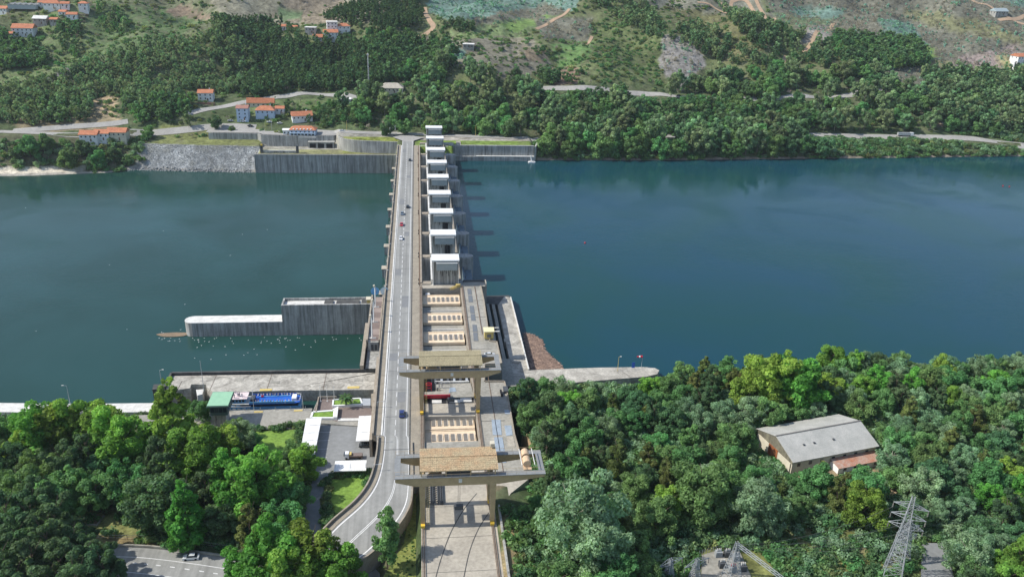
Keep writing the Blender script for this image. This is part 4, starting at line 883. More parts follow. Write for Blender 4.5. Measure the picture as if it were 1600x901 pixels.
# road lamps along the left parapet
for k in range(16):
    y_ = 350-k*17.2-20; o = thing('road_lamp', LORD[15-k]+' street lamp from the near end along the left parapet of the dam road', 'street lamp', (-1.9, y_, .6), 0, 'street lamps along the left parapet of the dam')
    MB().bar((0, 0, -.6), (0, 0, 4.6), .09, .06).build('pole', M_metal, o); MB().bar((0, 0, 4.6), (1.2, 0, 4.9), .05).build('arm', M_metal, o); MB().box(1.1, 1.75, -.13, .13, 4.84, 5.02).build('lamp_head', M_whited, o)
for k, (px, py, z_) in enumerate(((597, 636, 0), (597, 690, 0), (592, 735, -.3))):
    p = at(px, py, z_); o = thing('wall_lamp', 'short-armed wall lamp %s the carport side of the ramp' % ['beyond', 'beside', 'at the bend on'][k], 'lamp', p, 0, 'lamps on the ramp wall'); MB().bar((-1.6, 0, 0), (-1.6, 0, 2.2), .1).build('post', M_metal, o); MB().bar((-1.6, 0, 2.2), (.5, 0, 2.4), .07).build('arm', M_metal, o); MB().box(.3, .9, -.15, .15, 2.3, 2.5).build('lamp_head', M_whited, o)
# lower wall band under the road's left parapet beside the plaza
MB((-2.5, -5, -8)).box(-2.6, -1.7, YE, 18, -28, -1.4).build('road_side_wall', M_parap, label='long beige retaining wall between the dam road and the plaza', cat='wall')
# ================================================================== plaza, car park, planters
PZ = -7.6
sheet('plaza_paving', M_plaza, [xy(489, 645, PZ), xy(497, 623.5, PZ), xy(527, 623, PZ), (-2.7, xy(590, 625, PZ)[1]), (-2.7, xy(590, 656, PZ)[1]), xy(525, 658, PZ)], PZ)
MB().prism([xy(487, 646, PZ), xy(497, 623, PZ), (-2.75, -5), (-2.75, -21), xy(490, 660, PZ)], -28, PZ-.02).build('plaza_base', M_deck2, kind='structure')
pw_ = thing('plaza_wall', 'low tan parapet around the brown plaza beside the lock', 'wall', (-20, -8, -8)); og = (-20, -8, -8)
seg('parapet', xy(494, 646, PZ), xy(498, 623, PZ), .35, PZ, PZ+1.0, M_parap, pw_, og); seg('parapet', xy(498, 623, PZ), xy(526, 622.5, PZ), .35, PZ, PZ+1.0, M_parap, pw_, og)
st = thing('plaza_step', 'long white step between the plaza and the car park', 'step', (-10, -17, -8)); seg('step', xy(528, 656, PZ), (-2.9, xy(590, 655, PZ)[1]), 1.6, PZ-.4, PZ+.25, M_whited, st, (-10, -17, -8))
def planter(nm, P4, label, kerb=.5):
    c = np.mean([at(p[0], p[1], PZ) for p in P4], 0); o = thing(nm, label, 'planter', (c[0], c[1], PZ)); og = (c[0], c[1], PZ)
    Q = [np.array(xy(p[0], p[1], PZ)) for p in P4]; MB(og).prism(Q, PZ, PZ+.6).build('grass', M_lawn, o)
    for i in range(4): seg('kerb', Q[i], Q[(i+1) % 4], kerb, PZ, PZ+.85, M_white, o, og)
    return o
planter('long_planter', ((521, 627), (563, 624.5), (566, 634), (520, 636)), 'white-kerbed grass bed holding the palm tree', .55)
planter('small_planter', ((489, 646), (523, 643.5), (522, 655), (486, 655)), 'small white-kerbed grass bed beside the left carport', .7)
o = thing('white_ramp_wall', 'white angled slab at the corner of the small grass bed', 'wall', tuple(at(524, 648, PZ))); og = at(524, 648, PZ); MB(og).prism([xy(522, 656, PZ), xy(527, 656, PZ), xy(529, 639, PZ), xy(519, 644, PZ), xy(523, 644.5, PZ)], PZ, PZ+1.3).build('slab', M_white, o)
bx = thing('brown_annex', 'flat brown-grey roofed block against the road wall by the plaza', 'building', tuple(at(586, 626, PZ))); og = np.array(at(586, 626, PZ)); MB(og).prism([xy(580, 615, -5), (-2.75, xy(590, 614, -5)[1]), (-2.75, xy(590, 634, -5)[1]), xy(580, 634, -5)], -9, -5).build('body', M_pave, bx)
MB(og).prism([xy(566, 622, -6.5), xy(579, 622, -6.5), xy(579, 633, -6.5), xy(567, 633, -6.5)], -9, -6.5).build('low_room', M_metal, bx)
cpz = -8.04
sheet('car_park', M_park, [xy(p[0], p[1], cpz) for p in ((493, 660), (524, 657), (592, 654), (588, 730), (580, 742), (515, 745), (512, 790), (500, 835), (470, 850), (452, 850), (478, 790), (488, 745), (470, 720))], cpz)
b_ = MB()
for k in range(7):
    a_ = at(503-k*.2-k*2.2*.9, 662+k*13, cpz); b_.box(a_[0]-1.5, a_[0]+3.4, a_[1]-.06, a_[1]+.06, cpz, cpz+.01)
b_.build('stall_lines', M_line, kind='structure')
sheet('lawn', M_lawn, [xy(p[0], p[1], -8.0) for p in ((520, 748), (580, 742), (583, 752), (572, 775), (545, 800), (515, 822), (508, 828), (508, 790), (512, 760))], -8.0)
sheet('lawn', M_lawn, [xy(p[0], p[1], -8.02) for p in ((398, 674), (478, 670), (470, 700), (445, 722), (420, 718), (396, 700))], -8.02)
sheet('lawn', M_lawnd, [(9.5, -38), (13.8, -38), (13.8, -140), (-1, -140), (-1, -112), (4, -96), (9, -84), (11.3, -66), (11.5, -50)], -4.97)
def carport(P4, z, label, nsec, along_y=True):
    Q = [np.array(at(p[0], p[1], z)) for p in P4]; c = sum(Q)/4; o = thing('carport', label, 'carport', (c[0], c[1], -8), 0, 'white-roofed carports in the car park'); og = (c[0], c[1], -8)
    rt = MB(og).prism([q[:2] for q in Q], z-.22, z-.02).build('roof_frame', M_whited, o)
    A, B, C, D = Q   # A->B short edge at back, D->C at front
    for k in range(nsec):
        t0, t1 = k/nsec+.004, (k+1)/nsec-.004
        P_ = [A+(D-A)*t0, B+(C-B)*t0, B+(C-B)*t1, A+(D-A)*t1]
        pnl = MB(og).prism([p[:2] for p in P_], z-.019, z+.07).build('roof_panel', M_white, o)
    b_ = MB(og)
    for k in range(nsec*6):
        t = (k+.5)/(nsec*6); p = A+(D-A)*t; q = B+(C-B)*t; b_.bar((p[0], p[1], z+.09), (q[0], q[1], z+.09), .05, n=4)
    b_.build('roof_ribs', M_white, o, kind='stuff')
    for k in range(nsec+1):
        t = min(.98, max(.02, k/nsec))
        p = A+(D-A)*t+(B-A)*.3; MB(og).box(p[0]-.12, p[0]+.12, p[1]-.12, p[1]+.12, -8.03, z-.23).build('post', M_metal, o)
        q = A+(D-A)*t; r_ = B+(C-B)*t; e = q+(r_-q)*.75; MB(og).bar((p[0], p[1], z+.12), (e[0], e[1], z+.12), .06, n=4).build('stay', M_metal, o)
    return o
carport(((478.6, 653.3), (502.6, 652.3), (491, 713), (467.5, 714)), -5.2, 'long white carport on the left side of the car park, beside the tree', 5)
carport(((561, 649.6), (585, 648.3), (582, 688), (556, 689)), -5.2, 'white carport along the road wall with a dark car beneath', 3)
carport(((573, 718.6), (572, 734.6), (521.5, 736), (523.7, 720)), -5.3, 'short white carport across the near end of the car park', 2)
# ================================================================== vehicles
def car(px, py, z, head, label, paint, kind='car', L_=4.3, group=None, P=None):
    p = P if P is not None else at(px, py, z); o = thing('parked_car' if 'park' in label else 'car', label, kind, p, head, group)
    W_ = 1.76; b_ = MB(); h = L_/2
    pr = [(-h, .35), (-h+.05, .8), (-h+.9, .95), (h-.9, .92), (h-.1, .78), (h, .4), (h-.1, .28), (-h+.1, .28)]
    def ex(pr, w, inset=0, n=len):
        vs = [(a, -w, c) for a, c in pr]+[(a, w, c) for a, c in pr]; k = len(pr)
        return vs, [tuple(range(k)), tuple(range(k, 2*k))[::-1]]+[(i, k+i, k+(i+1) % k, (i+1) % k) for i in range(k)]
    b_.add(*ex(pr, W_/2)); b_.build('body', paint, o)
    c_ = MB(); x0, x1, x2, x3 = -h+.5, -h+1.1, h-1.7, h-1.1
    vs = [(x0, -.8, .94), (x3, -.8, .93), (x3, .8, .93), (x0, .8, .94), (x1, -.62, 1.42), (x2, -.62, 1.42), (x2, .62, 1.42), (x1, .62, 1.42)]
    c_.add(vs, [(4, 5, 6, 7), (0, 1, 5, 4), (1, 2, 6, 5), (2, 3, 7, 6), (3, 0, 4, 7)]); c_.build('windows', M_glass, o)
    MB().box(x1+.02, x2-.02, -.6, .6, 1.425, 1.47).build('roof', paint, o)
    for sx in (-h+.85, h-.85):
        for sy in (-W_/2-.02, W_/2-.2): MB().lathe((sx, sy, .32), [(.32, 0), (.32, .22)], 10, 'y').build('wheel', M_tyre, o)
    MB().box(h-.03, h+.02, -.75, -.4, .58, .72).build('headlight', M_white, o); MB().box(h-.03, h+.02, .4, .75, .58, .72).build('headlight', M_white, o)
    return o
P_blue = mat('dark_blue_car_paint', (.03, .05, .16), (.025, .04, .14), rough=.25, spec=.6); P_grey = mat('grey_car_paint', (.15, .19, .24), (.14, .18, .23), rough=.25, spec=.6)
P_red = mat('red_car_paint', (.5, .03, .05), (.45, .03, .04), rough=.25, spec=.6); P_wht = mat('white_car_paint', (.8, .8, .8), (.77, .77, .77), rough=.25, spec=.6)
P_blk = mat('black_car_paint', (.03, .032, .035), (.025, .027, .03), rough=.25, spec=.6); P_sil = mat('silver_car_paint', (.55, .57, .58), (.5, .52, .53), rough=.3, spec=.6)
UP, DN = math.pi/2, -math.pi/2
car(628, 648, .02, UP, 'dark blue car driving on the dam road nearest the cranes', P_blue)
car(626.5, 373.5, .02, DN, 'white car on the dam road behind the red one', P_wht)
car(627.5, 352, .02, DN, 'red car in the left lane of the dam road', P_red)
car(628.5, 335, .02, DN, 'grey-blue car ahead of the red car on the dam road', P_grey)
car(637, 324, .02, UP, 'black car in the right lane level with the grey-blue one', P_blk)
car(640.5, 251, .02, UP, 'dark car near the far end of the dam road', P_blk)
car(571, 697, -8.02, math.pi, 'dark car parked half under the right carport', P_blk); car(573, 690, -8.02, math.pi, 'blue-grey car parked under the right carport', P_grey)
car(299, 872, -7.95, math.pi*1.01, 'pale silver car on the main road at lower left', P_sil)
car(765, 556, .02, 0, 'silver car parked on the powerhouse deck beside the farther crane', P_sil)
o = thing('flatbed_truck', 'small white flatbed truck with brown cargo in the car park', 'truck', at(552, 715, -8.02), math.pi)
MB().box(-3.0, 1.2, -1.0, 1.0, .75, 1.0).build('bed', M_brown, o); MB().box(-2.9, 1.1, -.95, .95, 1.0, 1.35).build('cargo', M_plaza, o)
cb = MB(); cb.add([(1.3, -.95, .45), (2.9, -.95, .45), (2.9, .95, .45), (1.3, .95, .45), (1.35, -.85, 2.15), (2.5, -.85, 2.15), (2.5, .85, 2.15), (1.35, .85, 2.15)], [(3, 2, 1, 0), (4, 5, 6, 7), (0, 1, 5, 4), (1, 2, 6, 5), (2, 3, 7, 6), (3, 0, 4, 7)]); cb = cb.build('cab', P_wht, o)
MB().box(2.52, 2.92, -.8, .8, 1.25, 1.9).build('windscreen', M_glass, cb); MB().box(.5, 1.25, -.8, .8, 1.36, 1.9).build('toolbox', M_yel, o)
MB().box(-3, 2.4, -.4, .4, .45, .74).build('chassis', M_dmetal, o)
for sx in (-2.1, 2.1):
    for sy in (-.98, .74): MB().lathe((sx, sy, .4), [(.4, 0), (.4, .24)], 10, 'y').build('wheel', M_tyre, o)
# ================================================================== blue tour boat in the lock
bt = thing('tour_boat', 'long blue and white passenger boat with open upper deck in the lock', 'boat', (-43.5, -.9, -12.2)); BO = (-43.5, -.9, -12.2)
def hull(pts_w, z0, z1, m, nm, par, fl=1.0):
    n = len(pts_w); b_ = MB(BO); vs = []
    for (x_, w_) in pts_w: vs += [(x_, -.9-w_*.84, z0), (x_, -.9+w_*.84, z0), (x_, -.9+w_*fl, z1), (x_, -.9-w_*fl, z1)]
    fs = []
    for i in range(n-1):
        p = 4*i; q = p+4
        for k in range(4): fs.append((p+k, q+k, q+(k+1) % 4, p+(k+1) % 4))
    fs += [(0, 1, 2, 3), (4*n-1, 4*n-2, 4*n-3, 4*n-4)]
    b_.add(vs, fs); return b_.build(nm, m, par)
hl = hull([(-60.2, .15), (-59, 1.1), (-57, 2.0), (-54, 2.6), (-50, 2.85), (-31, 2.8), (-29.2, 2.5)], -12.9, -9.2, M_blue2, 'hull', bt)
hull([(-60.4, .2), (-59.1, 1.2), (-57, 2.1), (-54, 2.7), (-50, 2.9), (-46.5, 2.9)], -9.19, -8.75, M_white, 'bulwark', bt)
hull([(-50, 2.88), (-31, 2.84), (-29.1, 2.54)], -10.2, -9.95, M_white, 'rubbing_strake', bt)
MB(BO).box(-56, -29.9, -3.3, 1.5, -9.18, -8.05).build('cabin', M_glass, bt)
MB(BO).prism([(-59.3, -.9), (-58, -2.2), (-55.5, -3.2), (-51, -3.7), (-47, -3.7), (-47, 1.9), (-51, 1.9), (-55.5, 1.4), (-58, .4)], -8.04, -7.8).build('fore_deck', M_whited, bt)
MB(BO).prism([(-46.9, -3.75), (-31, -3.7), (-29.4, -3.1), (-29.2, -.9), (-29.4, 1.3), (-31, 1.9), (-46.9, 1.95)], -8.04, -7.75).build('upper_deck', M_blue, bt)
for y_ in (-3.75, 1.83): MB(BO).box(-46.9, -31, y_, y_+.12, -7.74, -6.95).build('railing', M_blue2 if y_ < 0 else M_blue, bt)
b_ = MB(BO); b_.bar((-31, -3.7, -6.95), (-29.3, -3.0, -6.95), .07); b_.bar((-29.3, -3.0, -6.95), (-29.3, 1.2, -6.95), .07); b_.bar((-29.3, 1.2, -6.95), (-31, 1.85, -6.95), .07)
for q in ((-30.2, -3.4), (-29.3, -2.2), (-29.3, -.9), (-29.3, .4), (-30.2, 1.5)): b_.bar((q[0], q[1], -7.74), (q[0], q[1], -6.95), .05)
b_.build('stern_rail', M_white, bt)
for k in range(13): MB(BO).box(-55.4+k*1.95, -54.0+k*1.95, -3.41, -3.31, -9.0, -8.3).build('window', M_blue2 if k < 3 else M_glass, bt)
for k in range(5): MB(BO).box(-54.5+k*1.7, -53.5+k*1.7, -3.78, -3.71, -9.9, -9.5).build('porthole', M_white, bt)
MB(BO).prism([(-56.2, -.9), (-55.4, -2.4), (-54, -2.9), (-48.3, -2.9), (-48.3, 1.1), (-54, 1.1), (-55.4, .6)], -7.79, -6.1).build('wheelhouse', M_blue2, bt)
MB(BO).prism([(-56.8, -.9), (-55.8, -2.7), (-54.2, -3.3), (-47.6, -3.3), (-47.6, 1.5), (-54.2, 1.5), (-55.8, .9)], -6.09, -5.85).build('roof_deck', mat('pinkish_white_deck', (.74, .68, .66), (.6, .45, .45), scale=.8), bt)
for k in range(5): MB(BO).box(-54.0+k*1.15, -53.2+k*1.15, -2.99, -2.91, -7.3, -6.5).build('window', M_glass, bt)
MB(BO).box(-46.5, -45.2, -2.6, .4, -7.74, -6.4).build('deck_house', M_dmetal, bt); MB(BO).bar((-46, -.9, -6.4), (-46, -.9, -3.4), .1).build('mast', M_white, bt)
MB(BO).box(-32.2, -30.6, -2.4, .6, -7.74, -6.6).build('stern_locker', M_white, bt); MB(BO).box(-43.4, -42.6, .6, 1.2, -7.74, -7.2).build('deck_box', M_red, bt)
for y_ in (-2.9, 1.0): MB(BO).box(-44.2, -33, y_-.2, y_+.2, -7.74, -7.35).build('bench', M_blue2, bt)
# people: one body each, seated or standing
def person_mesh(stand):
    b_ = MB(); hh = 0 if stand else -.42
    if stand: [b_.bar((s_*.1, 0, 0), (s_*.1, 0, .85), .075, .1, n=5) for s_ in (-1, 1)]
    else: [(b_.bar((s_*.1, 0, .45), (s_*.1, .42, .45), .09, .08, n=5), b_.bar((s_*.1, .42, .45), (s_*.1, .42, .02), .07, .05, n=5)) for s_ in (-1, 1)]
    b_.bar((0, 0, .82+hh), (0, 0, 1.42+hh), .17, .2, n=6); b_.bar((0, 0, 1.42+hh), (0, 0, 1.5+hh), .06, n=5)
    for s_ in (-1, 1): b_.bar((s_*.22, 0, 1.4+hh), (s_*.27, .1, 1.1+hh), .06, .05, n=5); b_.bar((s_*.27, .1, 1.1+hh), (s_*.2, .3, .95+hh), .05, .04, n=5)
    me = bpy.data.meshes.new('person'); me.from_pydata(b_.v, [], b_.f); me.materials.append(M_cloth); me.update()
    h_ = MB(); h_.lathe((0, 0, 1.48+hh), [(.05, 0), (.1, .05), (.115, .14), (.09, .22), (.03, .27)], 8); mh = bpy.data.meshes.new('head'); mh.from_pydata(h_.v, [], h_.f); mh.materials.append(M_skin); mh.update()
    return me, mh
pm = [person_mesh(True), person_mesh(False)]
for k in range(52):
    st_ = k % 3 == 0
    if k < 14: x_, y_, z_ = random.uniform(-55, -48.2), random.uniform(-2.8, 1.1), -5.85; lb = 'passenger in light clothes on the boat\'s front roof deck'; g_ = 'passengers on the front roof deck of the boat'
    elif k < 40: x_, y_, z_ = -45.5+(k-14)//2*1.05+random.uniform(-.2, .2)+.9, (-3.2 if k % 2 else 1.3)+random.uniform(-.15, .15), -7.75; lb = 'passenger seated along the railing of the boat\'s blue upper deck'; g_ = 'passengers along the upper deck railings'; st_ = False
    else: x_, y_, z_ = -58.3+random.uniform(0, 1.5), random.uniform(-1.8, 0), -7.8; lb = 'passenger standing near the bow of the blue boat'; g_ = 'passengers near the bow'; st_ = True
    me, mh = pm[0 if st_ else 1]
    o = put(bpy.data.objects.new('person', me)); o.location = (x_, y_, z_+(.0)); o.rotation_euler = (0, 0, random.uniform(0, 6)); tag(o, lb, 'person', g_)
    h_ = put(bpy.data.objects.new('head', mh)); h_.parent = o
# flagpoles by the plaza
for k, px in enumerate((501, 511.5, 522.5)):
    p = at(px, 627, PZ); o = thing('flagpole', ['left', 'middle', 'right'][k]+' bare white flagpole at the plaza edge by the lock', 'flagpole', p, 0, 'flagpoles at the plaza'); MB().bar((0, 0, 0), (0, 0, 6.5), .09, .05).build('pole', M_white, o); MB().box(-.25, .25, -.25, .25, 0, .3).build('base', M_whited, o)
# palm
p = at(541, 632, PZ+.6); o = thing('palm_tree', 'short palm tree with arching fronds in the white-kerbed bed', 'palm tree', p)
MB().lathe((0, 0, 0), [(.55, 0), (.35, .4), (.3, 1.6), (.38, 3.0), (.3, 3.2)], 9).build('trunk', M_bark, o)
for k in range(22):
    a = k*2.4; el = [.9, .45, .1][k % 3]; b_ = MB(); pts = []
    for t in np.linspace(0, 1, 7): r_ = 2.8*t*math.cos(el*(1-t)); z_ = 3.1+2.8*t*math.sin(el)-1.9*t*t; pts.append(Vector((math.cos(a)*r_, math.sin(a)*r_, z_)))
    for i in range(6):
        q = Vector((-math.sin(a), math.cos(a), 0)); w_ = [.1, .4, .55, .55, .45, .3, .05]
        for s_ in (-1, 1): b_.add([pts[i], pts[i+1], pts[i+1]+q*w_[i+1]*s_-Vector((0, 0, .25*w_[i+1])), pts[i]+q*w_[i]*s_-Vector((0, 0, .25*w_[i]))], [(0, 1, 2, 3)])
    fm = b_.build('frond', ML['green'], o)
o = thing('info_totem', 'small white totem sign in the grass bed beside the palm', 'sign', at(551, 632, PZ+.6)); MB().bar((0, 0, 0), (0, 0, 1.6), .07).build('post', M_metal, o); MB().box(-.3, .3, -.08, .08, 1.6, 2.4).build('panel', M_white, o)
# ================================================================== main road at lower left
mp_ = [(60, 888), (120, 884), (190, 884), (240, 888), (300, 896), (360, 905), (430, 912), (520, 905), (580, 880)]
ctr = smooth_line([at(p[0], p[1], -8.0) for p in mp_]); 
def offset(ctr, d):
    out = []
    for i in range(len(ctr)):
        t = ctr[min(i+1, len(ctr)-1)]-ctr[max(i-1, 0)]; nn = np.array([-t[1], t[0], 0])/np.hypot(t[0], t[1]); out.append(ctr[i]+nn*d)
    return np.array(out)
ribbon('main_road', offset(ctr, 7.2), offset(ctr, -7), M_asph, .06)
ribbon('road_edge_line', offset(ctr, 3.6), offset(ctr, 3.4), M_line, .068); ribbon('road_edge_line', offset(ctr, -2.0), offset(ctr, -2.2), M_line, .068)
c2 = offset(ctr, 1.2); b_ = MB()
for i in range(0, len(c2)-3, 3): a_, q_ = c2[i], c2[i+1]; b_.add([(a_[0], a_[1], -7.93), (q_[0], q_[1], -7.93), (q_[0], q_[1]+.3, -7.93), (a_[0], a_[1]+.3, -7.93)], [(0, 1, 2, 3)])
b_.build('lane_dashes', M_line, kind='structure')
kw = offset(ctr, 7.6); krb = thing('roadside_wall', 'low grey concrete wall along the back of the main road at lower left', 'wall', tuple(kw[20]))
for i in range(0, 44, 4): 
    a_, q_ = kw[i], kw[i+4]; d_ = q_-a_; MB(tuple(kw[20])).obox((a_+q_)/2, np.hypot(d_[0], d_[1])-.05, .45, -8.3, -7.3, math.atan2(d_[1], d_[0])).build('wall_block', M_deck2, krb)
fn = thing('meadow_fence', 'wire fence on thin posts above the main road at lower left', 'fence', tuple(kw[20]+np.array([0, 2, 0])))
fo = offset(ctr, 10.5); fg = tuple(kw[20]+np.array([0, 2, 0]))
for i in range(4, 40, 2): MB(fg).bar((fo[i][0], fo[i][1], -8.2), (fo[i][0], fo[i][1], -6.4), .07, n=4).build('post', M_bark, fn)
b_ = MB(fg)
for i in range(4, 38, 2):
    for h in (-7.4, -6.6): b_.bar((fo[i][0], fo[i][1], h), (fo[i+2][0], fo[i+2][1], h), .03, n=3)
b_.build('wire', M_metal, fn)
o = thing('well_slab', 'square concrete slab lying in the meadow at left', 'slab', at(147, 812, -8)); og = at(147, 812, -8)
MB(og).prism([xy(131, 804, -8), xy(150, 803, -8), xy(162, 806, -8), xy(152, 821, -8), xy(135, 820, -8)], -8.5, -7.85).build('slab', M_soil, o); seg('kerb', xy(163, 806, -8), xy(152, 821, -8), .4, -8.2, -7.5, M_deck2, o, og); seg('kerb', xy(152, 821, -8), xy(136, 820, -8), .4, -8.2, -7.5, M_deck2, o, og)
# ================================================================== far bank walls
fw = thing('far_lock_wall', 'tall streaked concrete retaining wall on the far bank left of the dam', 'wall', (-57, 364, -25)); WO = (-57, 364, -25)
for k in range(14):
    x0_ = -109+k*7.62; MB(WO).box(x0_, x0_+7.56, 363-(k % 2)*.12, 366.5, -30, -11.0).build('wall_panel', M_wall, fw)
    MB(WO).box(x0_, x0_+7.56, 362.7, 364, -10.99, -10.6).build('coping', M_walll, fw)
MB(WO).box(-109.8, -109.02, 362.8, 372, -30, -10.7).build('end_buttress', M_walll, fw)
uw = thing('upper_far_wall', 'pale upper retaining wall beneath the grass strip left of the dam', 'wall', (-25, 372, -11)); UO = (-25, 372, -11)
up = smooth_line([(-1.5, 368.0, 0), (-13, 369.2, 0), (-30, 371.5, 0), (-39, 374.5, 0), (-46, 380, 0), (-49, 389, 0), (-49.5, 394, 0)])
for i in range(0, len(up)-2, 2): seg('wall_panel', up[i], up[i+2], 1.2, -12, -1.4, M_walll if i > 14 else M_wall, uw, UO)
lot = thing('terrace_wall', 'grey retaining wall holding up the riverside car lot on the far bank', 'wall', (-90, 391, -11)); TO = (-90, 391, -11)
L3 = [xy(340, 205, -3), xy(405, 206, -3), xy(424, 214, -3), xy(440, 216, -3)]
L3 = [(-150, 397), (-112, 396), (-108.5, 391.5), (-98, 390.5), (-82, 390.0), (-52, 390.5)]
for a_, c_ in zip(L3[:-1], L3[1:]): seg('wall_panel', a_, c_, .9, -12, -2.3, M_wall, lot, TO, max(1, int(abs(a_[0]-c_[0])/8)))
cl_ = thing('shed_wall', 'row of concrete shed openings under the terrace near the curved wall', 'building', (-60, 385, -11)); 
MB((-60, 385, -11)).box(-72, -52, 385, 390, -11.5, -6.6).build('body', M_wall, cl_); MB((-60, 385, -11)).box(-72.3, -51.7, 384.6, 390.05, -6.59, -6.2).build('roof', M_walll, cl_)
for k in range(3): MB((-60, 385, -11)).box(-71+k*6.4, -66.2+k*6.4, 384.86, 384.97, -11, -7.4).build('opening', M_blackish, cl_)
gt_ = thing('spare_gate', 'white horizontal gate beam between two dark posts on the far lock wall', 'gate', (-95, 369, -11)); TO2 = (-95, 369, -11)
MB(TO2).box(-104, -79.5, 368.5, 369.6, -11, -9.2).build('beam', M_wall, gt_); MB(TO2).box(-104, -79.5, 368.3, 369.8, -9.19, -8.9).build('beam_cap', M_whited, gt_)
for x_ in (-106, -79.2): MB(TO2).box(x_, x_+1.8, 368, 370, -11, -5.3).build('post', M_dmetal, gt_)
MB(TO2).box(-105.6, -104, 367.9, 369, -5.29, -4.3).build('motor', M_yelb, gt_)
ff = thing('reservoir_wall', 'ribbed concrete quay wall with pale ledge on the far bank right of the dam', 'wall', (70, 355, -12)); RO2 = (70, 355, -12)
for k in range(14):
    x0_ = 37+k*4.7; MB(RO2).box(x0_, x0_+4.64, 354.6, 356.6, -20, -.6).build('wall_panel', M_wall, ff)
MB(RO2).box(37, 102.8, 352.4, 354.58, -20, -8.6).build('lower_wall', M_wall, ff); MB(RO2).box(58, 102.8, 352.3, 354.57, -8.59, -8.3).build('ledge', M_whited, ff)
MB(RO2).prism([(102.85, 353), (104, 353.5), (107.5, 366), (106, 366.5)], -18, -.7).build('wing_wall', M_walll, ff)
MB((20, 351, -12)).box(12, 36.5, 351.5, 353, -30, -.7).build('abutment_wall', M_wall, label='dark abutment wall closing the far end of the gates', cat='wall')
for k in range(5): 
    pass
stp = thing('bank_steps', 'flight of pale steps beside the grass at the far end of the gates', 'steps', (44, 358, -1)); 
for k in range(6): MB((44, 358, -1)).box(43, 46.5, 357.2+k*1.6, 358.6+k*1.6, -1.2, -.85+k*.16).build('step', M_deck, stp)
# far roads, draped
ROADS = []
def drape(px_list, width, m, name, dz=.25, start=250):
    C_ = smooth_line([hit(p[0], p[1], start) for p in px_list]); A = offset(C_, width/2); B = offset(C_, -width/2)
    for P in (A, B): P[:, 2] = gz(P[:, 0], P[:, 1])
    ROADS.append((C_, width))
    return ribbon(name, A, B, m, dz), C_
M_froad = mat('pale_far_road', (.36, .35, .32), (.29, .28, .26), scale=.08, fine=.15)  # paler base colour than the dam road, for far-bank roads and lot
M_dirt = mat('dirt_track', (.45, .31, .2), (.34, .25, .17), scale=.1, fine=.2)
drape([(-60, 206), (0, 206), (60, 208), (120, 210), (210, 207), (300, 202), (345, 197), (400, 199)], 7, M_froad, 'riverside_road')
sheet('far_car_lot', M_froad, [(-152, 398), (-112, 397), (-107.5, 392.5), (-98, 391.2), (-52, 391.2), (-48, 392), (-40, 386), (-30, 389), (-52, 402), (-80, 411), (-128, 414), (-152, 408)], -2.1)
drape([(470, 206), (520, 208), (580, 208), (625, 209), (655, 210), (700, 212), (760, 214), (820, 216), (845, 217)], 8.5, M_froad, 'riverside_road')
sheet('road_junction', M_froad, [(-6, 378), (1.7, 366), (1.7, 355), (10.3, 355), (10.3, 366), (18, 377), (10, 383), (0, 384)], -.05 if False else .0)
drape([(1030, 213), (1080, 214), (1160, 213), (1230, 212), (1300, 213), (1400, 215), (1450, 215), (1520, 218), (1590, 227), (1660, 235)], 9, M_froad, 'riverside_road')
drape([(20, 205), (100, 199), (170, 194), (200, 190)], 7, M_froad, 'hill_road'); drape([(292, 179), (330, 170), (380, 160), (440, 151), (490, 147), (540, 149), (560, 155)], 7, M_froad, 'hill_road')
drape([(830, 137), (870, 138), (930, 140), (1000, 147), (1060, 151), (1110, 155), (1180, 155), (1250, 150), (1340, 146), (1400, 142)], 7.5, M_froad, 'hill_road')
for pts, wd in (([(663, 12), (670, 30), (677, 42), (668, 52), (655, 58)], 5), ([(890, 14), (880, 24), (855, 38), (838, 46)], 4), ([(1120, -4), (1140, 15), (1145, 2), (1170, 6), (1200, 30)], 4), ([(1305, 36), (1285, 50), (1270, 62), (1255, 82)], 4),
                ([(1178, -6), (1190, 18), (1210, 30), (1207, 40)], 4), ([(1228, 88), (1224, 105), (1238, 120), (1232, 145)], 3.5), ([(925, 57), (912, 72)], 3.5), ([(1510, -6), (1530, 6), (1570, 24), (1620, 40)], 5), ([(1560, 32), (1590, 30), (1620, 20)], 5), ([(1090, 4), (1110, 8), (1138, 22)], 3)):
    drape(pts, wd, M_dirt, 'dirt_track', .3)
